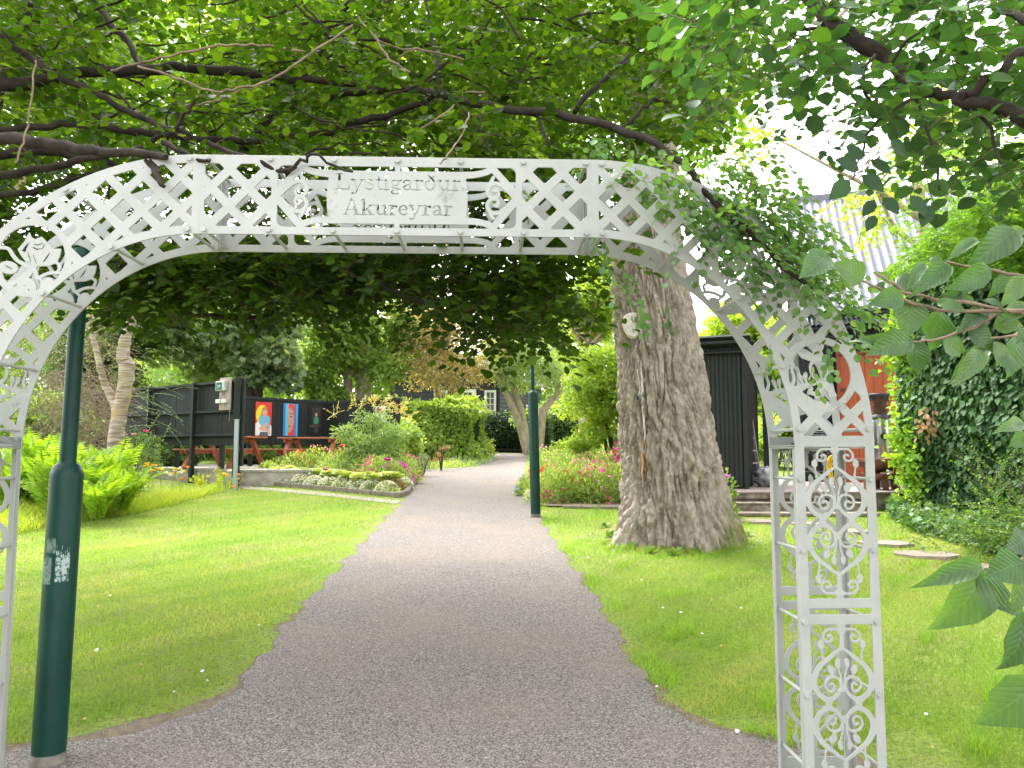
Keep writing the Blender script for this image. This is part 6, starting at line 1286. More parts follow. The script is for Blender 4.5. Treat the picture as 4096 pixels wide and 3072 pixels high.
def CR(px, py, rx, ry, Y, ryd=None): c = at(px, py, Y); k = Y / FPX; return tuple(c), (rx * k, (ryd if ryd else rx * k * .8), ry * k)
M_dark = leafmat('leaf_dark', (.03, .07, .018), (.06, .12, .03), (.12, .19, .06), trans=.3, tb=1.8)
M_syc = leafmat('leaf_sycamore', (.08, .14, .06), (.17, .25, .13), (.32, .40, .26), trans=.4, tb=1.7)
M_mid = leafmat('leaf_mid', (.09, .17, .03), (.17, .28, .06), (.30, .40, .12), trans=.4, tb=1.8)
M_brt = leafmat('leaf_bright', (.12, .22, .025), (.24, .36, .045), (.40, .50, .11), trans=.45, tb=1.8)
M_gold = leafmat('leaf_gold', (.24, .22, .10), (.42, .35, .19), (.55, .48, .30), trans=.4, tb=1.4)
M_row = leafmat('leaf_rowan', (.13, .21, .08), (.24, .34, .14), (.38, .46, .24), trans=.4, tb=1.6)
greyb = bark_mat('grey_bark', (.20, .16, .12), (.36, .29, .22), (.50, .42, .34), 10, (1, 1, .5), .5)
darkb = bark_mat('dark_bark', (.03, .025, .02), (.06, .05, .04), (.1, .085, .07), 10, (1, 1, .5), .5)
tree('sycamore_tree', 'dark spreading sycamore leaning over the tall black fence', 'tree', tuple(base(1010, 24)), [(up(1010, 24, (1000, 1600), (985, 1500), (940, 1420)), [.34, .3, .26, .16]), (up(1010, 24, (1030, 1560), (1080, 1450)), [.25, .18, .1])], *CR(830, 1310, 430, 230, 24), 15000, .21, M_syc, darkb, 'maple', 34, 1, more=[(*CR(1130, 1420, 170, 150, 23.5), 3600)])
tree('evergreen_tree', 'dark green dense tree behind the birch and black fence', 'tree', tuple(base(420, 23)), [(up(430, 23, (430, 1500)), [.25, .15])], *CR(390, 1420, 230, 250, 23), 11000, .13, M_dark, darkb, 'quad', 30, 2)
tree('broadleaf_tree', 'light green tree between the sycamore and the golden birch', 'tree', tuple(base(1400, 27)), [(up(1400, 27, (1390, 1500)), [.25, .15])], *CR(1420, 1330, 270, 280, 27), 15000, .17, M_mid, greyb, 'quad', 34, 3, more=[(*CR(1280, 1540, 160, 90, 26), 2600)])
tree('golden_birch', 'birch with thin golden brown foliage in front of the cottage', 'tree', tuple(base(1790, 29)), [(up(1760, 29, (1750, 1560), (1700, 1350)), [.2, .14, .09])], *CR(1770, 1390, 260, 200, 27.5), 16000, .10, M_gold, greyb, 'quad', 40, 4, more=[(*CR(1640, 1180, 220, 130, 29), 4500)])
tree('rowan_tree', 'pale green rowan with leaning double trunk beside the cottage', 'tree', tuple(base(2100, 28)), [(up(2115, 28, (2075, 1680), (2030, 1580), (1990, 1500)), [.17, .15, .13, .1]), (up(2120, 28, (2085, 1640), (2050, 1530)), [.15, .12, .09]), (up(2150, 28, (2170, 1640), (2230, 1580), (2260, 1490)), [.2, .16, .13, .09])], *CR(2110, 1420, 240, 160, 28), 13000, .13, M_row, greyb, 'slim', 34, 5)
tree('lime_shrub_tree', 'bright yellow green young tree with thin stems left of the thick trunk', 'tree', tuple(base(2440, 17)), [(up(2470, 17, (2440, 1740), (2370, 1560)), [.07, .05, .03]), (up(2450, 17, (2420, 1760), (2400, 1500), (2410, 1400)), [.05, .04, .03, .02]), (up(2490, 17, (2480, 1650), (2470, 1450)), [.06, .05, .03])], *CR(2400, 1560, 190, 260, 17), 11000, .085, M_brt, darkb, 'oval', 46, 6, more=[(*CR(2330, 1760, 130, 70, 16.6), 1500)])
tree('hanging_lime_tree', 'yellow green tree filling the gap behind the arch top, left of the trunk', 'tree', tuple(base(2330, 22)), [(up(2330, 22, (2340, 1400)), [.18, .1])], *CR(2360, 1180, 200, 200, 22), 7500, .14, M_brt, greyb, 'oval', 26, 7)
tree('maple_tree', 'fresh green tree standing behind the black shed', 'tree', tuple(base(2960, 32)), [(up(2960, 32, (2960, 1500)), [.3, .2])], *CR(3000, 1420, 270, 330, 32), 17000, .22, M_brt, greyb, 'maple', 36, 8, more=[(*CR(3130, 1700, 140, 130, 30), 2500)])
# tall crowns closing the view above the arch
for i, (px, py, rx, ry, Y, m, lab) in enumerate([(250, 250, 560, 420, 17, M_mid, 'tall tree glimpsed through the branches above the left end of the arch'), (1150, 300, 560, 420, 21, M_brt, 'tall bright tree glimpsed through the branches above the sign'), (2000, 450, 430, 420, 18, M_brt, 'tall light tree glimpsed above the right half of the sign')]):
    tq, tY = [(-260, 17), (1455, 27), (2660, 19), (350, 27), (1500, 33)][i]
    tree('tall_tree', lab, 'tree', tuple(base(tq, tY)), [(up(tq, tY, (tq, 1400)) + [tuple(at(tq * .6 + px * .4, 900, tY)), tuple(at(px, 500, Y))], [.3, .24, .2, .1])], *CR(px, py, rx, ry, Y), 7500, .26 if Y > 20 else .22, m, greyb, 'maple' if i % 2 else 'quad', 36, 20 + i, group='tall trees behind the arch')
pc = CR(2720, 260, 330, 420, 10.3)
crown(pop, pc[0], (1.35, 1.6, 1.6), 9000, .10, leafmat('poplar_leaf', (.07, .17, .02), (.13, .26, .035), (.26, .38, .07), trans=.5, tb=2.0), 'oval', 40, seed=31)
crown(pop, tuple(at(2450, 150, 10.5)), (1.1, 1.3, 1.4), 5000, .10, MATS['poplar_leaf'], 'oval', 26, seed=32)
# far mass of woodland
tr_ = [];
g = np.random.default_rng(77); n = 60000; X = g.uniform(-46, 46, n); Yb = g.uniform(46, 60, n); hgt = 9 + 3 * np.sin(X * .35) + 2 * np.sin(X * .9 + 1); Z = 2.1 + g.random(n) ** .8 * hgt
k = (X < 12) | (Z < 7); X, Yb, Z = X[k], Yb[k], Z[k]
P = np.stack([X, Yb, Z], 1); rnd = np.clip(.5 + .4 * n3(P, .7) + g.normal(0, .15, len(P)), 0, 1)
tag(np_mesh('woodland', *leaves(P, g.normal(0, 1, (len(P), 3)), g.normal(0, 1, (len(P), 3)) + [0, -.8, .5], g.uniform(.35, .7, len(P)), 'quad', rnd), m=M_mid), kind='stuff')
# ================================================================== HEDGES, SHRUBS, FERNS, IVY, FLOWERS
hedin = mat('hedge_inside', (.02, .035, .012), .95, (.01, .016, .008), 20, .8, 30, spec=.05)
def hedge(name, label, cat_, P, Q, depth, h, n, size, m, kind='quad', rnd_=.35, lump=.12, zb=0, seed=0):
    """clipped hedge from P to Q: a rough solid core with leaves standing all over it"""
    g = np.random.default_rng(seed + 40); P, Q = Vector(P), Vector(Q); d = Q - P; L = math.hypot(d.x, d.y); u = Vector((d.x / L, d.y / L, 0)); v = Vector((-u.y, u.x, 0))
    t = thing(name, label, cat_, tuple((P + Q) / 2)); z0 = min(gz(P.y), gz(Q.y)) + zb
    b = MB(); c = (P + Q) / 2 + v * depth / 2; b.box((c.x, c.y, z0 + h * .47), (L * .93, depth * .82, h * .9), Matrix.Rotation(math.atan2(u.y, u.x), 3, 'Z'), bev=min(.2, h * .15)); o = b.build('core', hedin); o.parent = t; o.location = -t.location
    a = g.random(n) * L; s = g.random(n); per = 2 * h + depth; w_ = s * per; B_ = np.where(w_ < h, 0, np.where(w_ < h + depth, w_ - h, depth)); C_ = np.where(w_ < h, w_, np.where(w_ < h + depth, h, 2 * h + depth - w_))
    nx = np.where(w_ < h, -1., np.where(w_ < h + depth, 0, 1.)); nz = np.where((w_ >= h) & (w_ < h + depth), 1., .1)
    e = g.random(n) < .22; a = np.where(e, np.where(g.random(n) < .5, 0, L), a); B_ = np.where(e, g.random(n) * depth, B_); C_ = np.where(e, g.random(n) * h, C_)
    X = P.x + u.x * a + v.x * B_; Y = P.y + u.y * a + v.y * B_; Z = z0 + C_; PP = np.stack([X, Y, Z], 1); nn = np.stack([v.x * nx, v.y * nx, nz], 1) + np.array([u.x, u.y, 0]) * np.where(e, np.where(a > L / 2, 1., -1.), 0)[:, None]
    f = n3(PP, 2.6, seed); PP = PP + nn * (lump * f + g.normal(0, .05, n))[:, None]; cx, cz = L / 2, h / 2
    rc = np.maximum(0, (C_ - h * .8) / h * 1.5) * rnd_; PP[:, 2] -= rc * (np.abs(a - cx) / cx) ** 4 * h * .5
    nn = unit(nn); D = nn * .5 + g.normal(0, .6, (n, 3)) + [0, 0, -.2]; rr = np.clip(.45 + .25 * f + g.normal(0, .2, n), 0, 1)
    np_mesh('foliage', *leaves(PP, D, nn + g.normal(0, .5, (n, 3)), size * g.uniform(.6, 1.3, n), kind, rr), m=m, parent=t); return t
M_hd = leafmat('leaf_hedge_dark', (.015, .04, .015), (.035, .075, .028), (.09, .14, .07), trans=.2, tb=1.5)
M_hl = leafmat('leaf_hedge_light', (.13, .23, .035), (.26, .38, .08), (.44, .54, .18), trans=.4, tb=1.7)
hedge('clipped_hedge', 'dark clipped hedge before the cottage, behind the edging board', 'hedge', base(1885, 29.5), base(2190, 29.0), 1.6, 1.5, 9000, .07, M_hd, seed=1)
hedge('clipped_hedge', 'green rounded hedge behind the far lamp post and pink flower bed', 'hedge', at(2200, 1800, 28.9) , at(2440, 1800, 28.4), 1.6, 1.6, 6000, .08, leafmat('leaf_hedge_mid', (.05, .11, .03), (.10, .18, .05), (.2, .3, .1), trans=.3), seed=2)
hl_ = at(1562, 1800, 24.3); hr_ = at(1880, 1800, 24.0); hedge('clipped_hedge', 'tall light green hedge left of the bend in the path', 'hedge', (hl_.x, 24.6, 0), (hr_.x, 24.2, 0), 2.4, 1.85, 17000, .115, M_hl, 'oval', seed=3, lump=.34)
def bush(name, label, cat_, px, Y, rx, h, n, size, m, kind='quad', clumps=16, seed=0, z0=None, group=None, ry=None, stems=3, flat=.85):
    c = base(px, Y); z0 = c.z if z0 is None else z0; t = thing(name, label, cat_, (c.x, Y, z0), 0, group)
    crown(t, (c.x, Y, z0 + h * .5), (rx, ry or rx * .8, h * .5), n, size, m, kind, clumps, flat, seed)
    b = MB()
    for i in range(stems): a = 2 * PI * i / max(1, stems) + seed; b.tube([(c.x, Y, z0 - .05), (c.x + .25 * rx * math.cos(a), Y + .25 * rx * math.sin(a), z0 + h * .4), (c.x + .6 * rx * math.cos(a), Y + .5 * rx * math.sin(a), z0 + h * .8)], [.02, .015, .006], 6)
    o = b.build('stems', darkb); o.parent = t; o.location = -t.location; return t
M_aru = leafmat('leaf_goatsbeard', (.13, .23, .06), (.22, .34, .11), (.38, .48, .2), trans=.35, tb=1.6)
pl_m = leafmat('plume', (.45, .38, .10), (.60, .52, .16), (.70, .62, .28), trans=.3, tb=1.2)
ar = bush('goatsbeard_shrub', 'broad leafy shrub topped with yellow feathery plumes in the left bed', 'shrub', 1475, 18.2, 1.08, 1.75, 7500, .12, M_aru, 'slim', 20, 5)
g = np.random.default_rng(9); c = base(1475, 18.2)
O = c + Vector((0, 0, 0)); k = 34; ox = g.uniform(-.95, .95, k); O = np.stack([c.x + ox, 18.2 + g.uniform(-.6, .5, k), c.z + 1.42 + .36 * (1 - (ox / .95) ** 2) + g.uniform(-.1, .1, k)], 1); a, b_ = sprays(O, np.stack([g.normal(0, .6, k), g.normal(0, .4, k), np.ones(k)], 1), g.uniform(.25, .5, k), 14, .085, .25, 'slim', .006); np_mesh('blossoms', *cat([a, b_]), m=pl_m, parent=ar)
a = bush('grey_leaved_shrub', 'small grey green shrub at the right end of the left bed', 'shrub', 1690, 19.5, .40, .75, 1500, .05, leafmat('leaf_greyish', (.09, .13, .08), (.16, .21, .13), (.28, .33, .22), trans=.25), 'slim', 10, 6)
bush('bronze_shrub', 'small bronze brown shrub in front of the tall light hedge', 'shrub', 1765, 21.5, .22, .95, 700, .05, leafmat('leaf_bronze', (.14, .07, .04), (.24, .13, .07), (.34, .22, .12), trans=.3), 'slim', 6, 7)
bush('leafy_shrub', 'loose light green shrub between the plumed shrub and the tall hedge', 'shrub', 1600, 22.5, .9, 1.7, 4200, .10, M_hl, 'oval', 16, 8)
# small-leaved shrub with a pink flower, beside the ferns
M_lil = leafmat('leaf_rose', (.05, .11, .03), (.11, .20, .06), (.25, .34, .12), trans=.35)
rs = bush('rose_bush', 'open leafy bush with one bright pink flower beside the birch', 'shrub', 560, 14.6, .52, 1.35, 2400, .055, M_lil, 'slim', 18, 11, stems=5)
O = np.array(base(560, 14.6))[None] + np.stack([g.uniform(-.3, .4, 16), g.uniform(-.2, .2, 16), g.uniform(.5, 1.0, 16)], 1); a, b_ = sprays(O, np.stack([g.normal(.3, .5, 16), g.normal(0, .3, 16), np.ones(16)], 1), g.uniform(.3, .6, 16), 14, .055, .15, 'slim', .004); np_mesh('shoots', *cat([a, b_]), m=M_lil, parent=rs)
M_pink = leafmat('petal_pink', (.60, .03, .22), (.72, .05, .33), (.78, .14, .45), trans=.3, tb=1.2)
M_pale = leafmat('petal_pale_pink', (.68, .22, .32), (.75, .35, .42), (.8, .5, .52), trans=.3, tb=1.1)
M_red = leafmat('petal_red', (.55, .02, .03), (.65, .05, .06), (.72, .14, .12), trans=.3, tb=1.2)
M_mag = leafmat('petal_magenta', (.5, .02, .5), (.6, .05, .62), (.66, .15, .7), trans=.3, tb=1.2)
M_wht = leafmat('petal_whites', (.62, .62, .55), (.74, .74, .68), (.8, .8, .76), trans=.3, tb=1.05)
M_yel = leafmat('petal_yellow', (.75, .48, .01), (.8, .58, .02), (.82, .66, .05), trans=.35, tb=1.1)
M_orn = leafmat('petal_orange', (.75, .25, .02), (.8, .33, .03), (.82, .4, .05), trans=.35, tb=1.1)
M_blu = leafmat('petal_blue', (.25, .32, .62), (.35, .42, .72), (.5, .56, .8), trans=.3, tb=1.1)
def bloom(c, r, g, n=9): # cup of petals -> leaf arrays
    a = np.arange(n) * 2 * PI / n + g.random(); el = g.uniform(.2, .9, n); D = np.stack([np.cos(a) * np.cos(el), np.sin(a) * np.cos(el), np.sin(el)], 1); return leaves(np.repeat(np.array([c]), n, 0), D, np.repeat([[0, 0, 1.]], n, 0) + g.normal(0, .3, (n, 3)), r, 'round')
for px, py, m in ((583, 1727, M_pink), (535, 1741, M_pale)): np_mesh('flower', *bloom(tuple(at(px, py, 14.1)), .06, g, 10), m=m, parent=rs)
# twiggy shrub at the far left
M_tw = leafmat('leaf_sparse', (.10, .15, .06), (.2, .27, .12), (.34, .4, .22), trans=.35)
ts = thing('twiggy_shrub', 'tangled brown twiggy shrub with sparse tiny leaves behind the ferns', 'shrub', tuple(base(260, 16.5)))
k = 620; g = np.random.default_rng(21); P = atv(g.uniform(40, 470, k), g.uniform(1240, 1800, k), g.uniform(15.4, 17.6, k)); keep = (P[:, 0] < -8.6) | (P[:, 2] < 4.4); P = P[keep]; D = unit(g.normal(0, 1, (len(P), 3)) * [1, .6, .8] + [.2, 0, -.1]); a, b_ = sprays(P, D, g.uniform(.5, 1.1, len(P)), 10, .05, .25, 'slim', .006)
np_mesh('foliage', *a, m=M_tw, parent=ts); np_mesh('twigs', *b_, m=palem, parent=ts)
k = 900; P = atv(g.uniform(190, 460, k), g.uniform(1500, 1800, k), g.uniform(15.6, 16.8, k)); D = unit(g.normal(0, 1, (k, 3)) * [1, .5, .7]); _, b_ = sprays(P, D, g.uniform(.3, .8, k), 2, .001, .35, 'needle', .005); np_mesh('dead_twigs', *b_, m=mat('dead_twig', (.36, .27, .21), .9, (.2, .14, .1), 20), parent=ts)
# birch
bk_m, t_, b__ = new_mat('birch_bark'); b__.inputs['Roughness'].default_value = .75
tc = t_.nodes.new('ShaderNodeTexCoord'); mp = t_.nodes.new('ShaderNodeMapping'); mp.inputs['Scale'].default_value = (.6, .6, 4); t_.links.new(tc.outputs['Object'], mp.inputs[0]); n_ = N(t_, 'ShaderNodeTexNoise'); n_.inputs['Scale'].default_value = 6; n_.inputs['Detail'].default_value = 7; t_.links.new(mp.outputs[0], n_.inputs['Vector'])
r_ = ramp(t_, n_.outputs[0], [(.3, (.10, .07, .05)), (.45, (.27, .2, .16)), (.6, (.42, .34, .28)), (.75, (.52, .45, .39))]); n2_ = N(t_, 'ShaderNodeTexNoise'); n2_.inputs['Scale'].default_value = 3.2; n2_.inputs['Detail'].default_value = 5; t_.links.new(tc.outputs['Object'], n2_.inputs['Vector']); r2_ = ramp(t_, n2_.outputs[0], [(.56, (0, 0, 0)), (.66, (.85, .85, .85))]); mx_2 = N(t_, 'ShaderNodeMix', data_type='RGBA'); t_.links.new(r2_.outputs[0], mx_2.inputs[0]); t_.links.new(r_.outputs[0], mx_2.inputs[6]); mx_2.inputs[7].default_value = (.42, .27, .09, 1); t_.links.new(mx_2.outputs[2], b__.inputs['Base Color'])
bt = thing('birch_tree', 'old birch with peeling pale bark forking above the ferns', 'tree', tuple(base(465, 14.8)))
def birch(name, L, R_):
    b = MB(); tube_px(b, L, R_, 16, 6, .012); o = b.build(name, bk_m); o.parent = bt; o.location = -bt.location
birch('trunk', [(455, 1990, 14.8), (462, 1800, 14.8), (475, 1660, 14.8), (500, 1540, 14.8), (508, 1470, 14.8), (492, 1420, 14.8), (505, 1340, 14.8), (525, 1270, 14.9), (520, 1150, 15), (530, 900, 15.2)], [.16, .145, .135, .135, .145, .12, .10, .085, .07, .04]); birch('fork', [(470, 1640, 14.8), (430, 1560, 14.8), (402, 1480, 14.75), (385, 1400, 14.7), (366, 1325, 14.7), (350, 1150, 14.6)], [.10, .07, .06, .055, .045, .03])
crown(bt, tuple(at(480, 1030, 14.9)), (1.3, 1.1, 1.1), 6500, .07, M_mid, 'quad', 30, seed=61)
for i in range(30):
    pass
P = atv(g.uniform(470, 700, 60), g.uniform(1380, 1780, 60), g.uniform(14.6, 15.6, 60)); a, b_ = sprays(P, unit(g.normal(0, 1, (60, 3)) * [1, .5, .25] + [.6, 0, 0]), g.uniform(.3, .8, 60), 12, .05, .3, 'slim', .004); np_mesh('fine_sprays', *cat([a, b_]), m=M_tw, parent=bt)
# ---- ferns
M_fern = leafmat('fern_frond', (.12, .24, .02), (.21, .36, .03), (.36, .48, .07), trans=.42, tb=1.6)
def fern(px, Y, h, nf, seed, label):
    g = np.random.default_rng(seed); c = base(px, Y); t = thing('fern', label, 'fern', tuple(c), 0, 'ostrich ferns in the left border'); A = []; S_ = []
    for i in range(nf):
        a = 2 * PI * i / nf + g.uniform(-.3, .3); L = h * g.uniform(.85, 1.2); out = g.uniform(.25, .75); m = 26; t_ = np.linspace(.12, 1, m); dr = np.array([math.cos(a), math.sin(a), 0])
        P = np.array(c)[None] + dr[None] * (out * L * (t_ ** 1.6))[:, None] + np.array([0, 0, 1.])[None] * (L * (t_ - .42 * out * t_ ** 2.6))[:, None]; T = unit(np.gradient(P, axis=0)); sd = np.cross(dr, [0, 0, 1.]); w_ = .19 * L * np.sin(np.clip(t_ * 1.02, 0, 1) ** .8 * PI * .97) ** .8 + .01
        for s in (-1, 1): A.append(leaves(P, sd[None] * s + T * .35 + g.normal(0, .06, (m, 3)) - [0, 0, .12], np.cross(T, sd[None] * 1.0) * s * 1.0 + g.normal(0, .1, (m, 3)) + [0, 0, .4], w_, 'slim', np.clip(g.normal(.45 + .2 * g.random(), .15, m), 0, 1)))
        S_.append(segs(P[:-1], P[1:], .004, .004, 3))
    np_mesh('fronds', *cat(A), m=M_fern, parent=t); np_mesh('stalks', *cat(S_), m=M_fern, parent=t)
T_ = LEAF['slim'][0].copy(); T_[:, 0] *= 1.15; LEAF['slim'] = (T_, LEAF['slim'][1])
for i, (px, Y, h, nf, lb_) in enumerate([(40, 12.2, 1.2, 15, 'bright green fern at the left edge, behind the arch foot'), (150, 12.6, 1.35, 18, 'tall fern just left of the near lamp post'), (215, 11.7, 1.05, 15, 'lower fern in front, left of the near lamp post'), (290, 12.9, 1.3, 16, 'fern partly hidden by the near lamp post'), (360, 12.1, 1.2, 17, 'fern directly right of the near lamp post'), (400, 11.4, .8, 13, 'low fern in front, between lamp post and rose bush'), (450, 12.8, 1.15, 16, 'fern standing before the birch trunk'), (500, 12.2, .85, 14, 'rightmost fern, beside the rose bush'), (90, 13.4, 1.4, 15, 'rearmost fern under the twiggy shrub')]): fern(px, Y, h, nf, 100 + i, lb_)
hedge('hedge', 'loose green hedge growing along behind the back fence', 'hedge', at(560, 1800, 26), at(1640, 1800, 24.2), 1.6, 1.9, 12000, .12, M_mid, 'quad', seed=8, lump=.3, zb=-.1)
# low dark growth behind ferns and under the fences
for i, (px, Y, rx, h, m, lb_) in enumerate([(700, 20.8, 1.0, .75, M_dark, 'dark bush growing behind the first picnic table'), (1150, 24.6, 1.7, 1.0, M_mid, 'green bush seen under the back fence between the picnic tables'), (1010, 23.6, 1.4, .9, M_mid, 'green bush seen under the back fence beside the end post'), (1440, 25.0, 2.2, 1.2, M_mid, 'leafy bush behind the right end of the back fence'), (250, 19, 1.6, 1.6, M_dark, 'dark bush behind the twiggy shrub'), (560, 22.5, 1.6, 1.2, M_dark, 'dark bush under the left part of the tall fence')]): bush('bush', lb_, 'bush', px, Y, rx, h, 3200, .11, m, 'quad', 16, 70 + i)
for i, (px, Y, rx, h, m, lb_) in enumerate([(2270, 30, 3.0, 2.6, M_mid, 'leafy bush between the rowan and the lime green tree'), (2520, 24, 1.6, 1.6, M_mid, 'bush just left of the thick trunk, far back'), (2900, 26, 2.6, 2.6, M_brt, 'bright bush between the thick trunk and the black shed'), (3110, 22.5, 1.3, 1.6, M_brt, 'bright bush beyond the deck, seen past the shed door'), (60, 17, 1.6, 2.4, M_mid, 'green bush at the left edge behind the ferns')]): bush('bush', lb_, 'bush', px, Y, rx, h, 4500, .13, m, 'oval', 18, 90 + i)
# ---- yellow green young shoots in the meadow strip
for i, (px, py, h) in enumerate([(800, 1945, .42), (880, 1948, .5), (930, 1952, .35), (360, 2010, .35)]):
    c = G(px, py); t = thing('yellow_leaved_plant', ['yellow green leafy plant below the second fence post', 'yellow green leafy plant in the flower strip, left of the steel post', 'low yellow green plant at the foot of the steel post', 'yellow green plant low down beside the near lamp post'][i], 'plant', tuple(c)); g = np.random.default_rng(300 + i)
    O = np.array(c)[None] + g.normal(0, .05, (7, 3)) * [1, 1, 0]; a, b_ = sprays(O, np.stack([g.normal(0, .5, 7), g.normal(0, .4, 7), np.ones(7)], 1), g.uniform(.7, 1.2, 7) * h, 12, .075, .25, 'oval', .003); np_mesh('foliage', *cat([a, b_]), m=leafmat('leaf_yellowgreen', (.25, .33, .02), (.38, .45, .04), (.5, .52, .08), trans=.45, tb=1.4), parent=t)
# ---- poppies
stm = mat('poppy_stem', (.2, .28, .08), .7)
PW_ = [(443, 1888), (455, 1912), (486, 1889), (493, 1917), (515, 1886), (558, 1908), (577, 1911), (612, 1893), (640, 1890), (664, 1903), (685, 1904), (700, 1893), (718, 1897), (735, 1896), (717, 1880), (917, 1893), (72, 1940), (165, 1937), (105, 1960)]
PY_ = [(588, 1862), (587, 1875), (505, 1897), (548, 1895), (610, 1890), (640, 1886), (689, 1894), (700, 1885), (168, 1922), (176, 1936), (155, 1922), (897, 1902), (906, 1906), (596, 1933), (575, 1925), (340, 1945)]
PO_ = [(357, 1862), (615, 1864), (750, 1877), (560, 1919), (727, 1925), (934, 1950), (385, 1955), (353, 1962), (953, 1903)]
for L, m, lb_, gr in ((PW_, M_wht, 'white poppy on a thin stem in the long grass strip', 'white poppies'), (PY_, M_yel, 'yellow poppy on a thin stem in the long grass strip', 'yellow poppies'), (PO_, M_orn, 'orange poppy on a thin stem in the long grass strip', 'orange poppies')):
    for px, py in L:
        Yp = float(np.interp(px, [0, 400, 950], [11.4, 13.0, 15.6])); p = at(px, py + RD.uniform(-8, 2), Yp); zb = gz(Yp); t = thing('poppy', lb_, 'poppy', (p.x + RD.uniform(-.06, .06), Yp, zb), 0, gr)
        MB().tube([(0, 0, 0), ((p.x - t.location.x) * .4, 0, (p.z - zb) * .6), (p.x - t.location.x, 0, p.z - zb)], .003, 4).build('stem', stm, t); np_mesh('petals', *bloom(tuple(p), RD.uniform(.05, .075), g, 8), m=m, parent=t)
# ---- left bed: ornamental cabbages, alyssum, tall flowers
M_kale = leafmat('cabbage_leaf', (.30, .42, .10), (.52, .60, .22), (.70, .74, .42), trans=.3, tb=1.2, rough=.55)
M_aly = leafmat('alyssum_leaf', (.09, .16, .04), (.16, .25, .07), (.3, .38, .16), trans=.3)
C1b = lambda x, y: (900 + x / 1.7015, 1400 + y / 1.7015)
KYX = [965, 1300, 1590, 1640]; KYY = [G(965, 1933).y, G(1300, 1962).y, G(1590, 1990).y, G(1640, 1960).y]
def bedpt(px, off): Y = float(np.interp(px, KYX, KYY)) + off; return base(px, Y)
def zbase(x, y): return bedpt(900 + x / 1.7015, .75 + .35 * ((x * 7) % 3 - 1))
KL = [(320, 890, 'leftmost, nearest the terrace wall'), (345, 868, 'behind the leftmost one'), (440, 878, 'between white alyssum, third from the left'), (535, 885, 'with a pinkish centre, fourth from the left'), (640, 862, 'under the purple flower'), (715, 858, 'right of the purple flower'), (840, 880, 'large, in the middle of the row'), (790, 866, 'behind the pale pink phlox'), (918, 900, 'beside the salmon flowers'), (985, 905, 'low, right of the salmon flowers'), (1020, 885, 'half hidden behind two others'), (1100, 910, 'large, second from the right end'), (1160, 880, 'behind the crimson flowers at the right end')]
for i, (x, y, lb_) in enumerate(KL):
    c = zbase(x, y); t = thing('ornamental_cabbage', 'frilly yellow green ornamental cabbage, ' + lb_, 'cabbage', (c.x, c.y, c.z + .12), 0, 'ornamental cabbages edging the left bed'); g = np.random.default_rng(400 + i); n = 34; a = np.arange(n) * 2.4; q = np.arange(n) / n; el = .15 + 1.2 * (1 - q)
    D = np.stack([np.cos(a) * np.cos(el), np.sin(a) * np.cos(el), np.sin(el)], 1); P = np.tile([[c.x, c.y, c.z + .26]], (n, 1)) + D * .015; np_mesh('leaves', *leaves(P, D + g.normal(0, .1, (n, 3)), -D * .8 + [0, 0, 1.] + g.normal(0, .25, (n, 3)), .12 + .11 * q, 'round', np.clip(1 - q * .9 + .25 * (i % 3 - 1) + g.normal(0, .12, n), 0, 1)), m=M_kale, parent=t); MB().tube([(0, 0, -.05), (0, 0, .15)], .02, 6).build('stalk', stm, t)
def mound(c, r, h, n, mat_l, mat_f, nf, fs, name, label, cat_, group, seed, kind='slim', ls=.03, flname='blossoms'):
    g = np.random.default_rng(seed); t = thing(name, label, cat_, tuple(c), 0, group); v = unit(g.normal(0, 1, (n, 3))); v[:, 2] = np.abs(v[:, 2]); P = np.array(c) + v * [r, r * .8, h] * (g.random((n, 1)) ** .35); np_mesh('foliage', *leaves(P, v + g.normal(0, .5, (n, 3)), v + [0, 0, .6] + g.normal(0, .4, (n, 3)), ls * g.uniform(.7, 1.3, n), kind), m=mat_l, parent=t)
    if nf:
        v = unit(g.normal(0, 1, (nf, 3))); v[:, 2] = np.abs(v[:, 2]) + .1; cl = g.integers(0, max(4, nf // 18), nf); cv = unit(g.normal(0, 1, (max(4, nf // 18), 3))); cv[:, 2] = np.abs(cv[:, 2]); v = unit(cv[cl] + g.normal(0, .16, (nf, 3))); v[:, 2] = np.abs(v[:, 2]); P = np.array(c) + v * [r * 1.04, r * .85, h * 1.06]; D = v + g.normal(0, .8, (nf, 3)); np_mesh(flname, *leaves(P, D, v + g.normal(0, .3, (nf, 3)), fs * g.uniform(.7, 1.2, nf), 'round'), m=mat_f, parent=t)
    return t
AL = [(405, 922), (470, 926), (560, 936), (690, 925), (740, 946), (850, 948), (900, 958), (1040, 962), (1130, 972), (1215, 945), (1235, 905), (240, 905)]
for i, (x, y) in enumerate(AL):
    c = bedpt((1052, 1100, 1150, 1205, 1262, 1318, 1375, 1432, 1490, 1550, 1610, 1012)[i], .3 if i != 10 else .9); mound(c, .24, .25, 620, M_aly, M_wht, 620 if x != 240 else 80, .026, 'alyssum', 'low white flowering alyssum mound, ' + ['first of the row beside the kerb', 'second from the left beside the kerb', 'third along the kerb', 'before the purple flower', 'below the pale pink phlox', 'in front of the large middle cabbage', 'beside it, nearer the kerb', 'before the low cabbages', 'nearest the kerb corner', 'at the right corner of the bed', 'last one along the path side', 'mostly green, at the left end of the bed'][i], 'flower', 'white alyssum along the bed edge', 500 + i, ls=.035)
M_gr = leafmat('leaf_flowerstem', (.13, .22, .05), (.24, .34, .10), (.38, .46, .2), trans=.4)
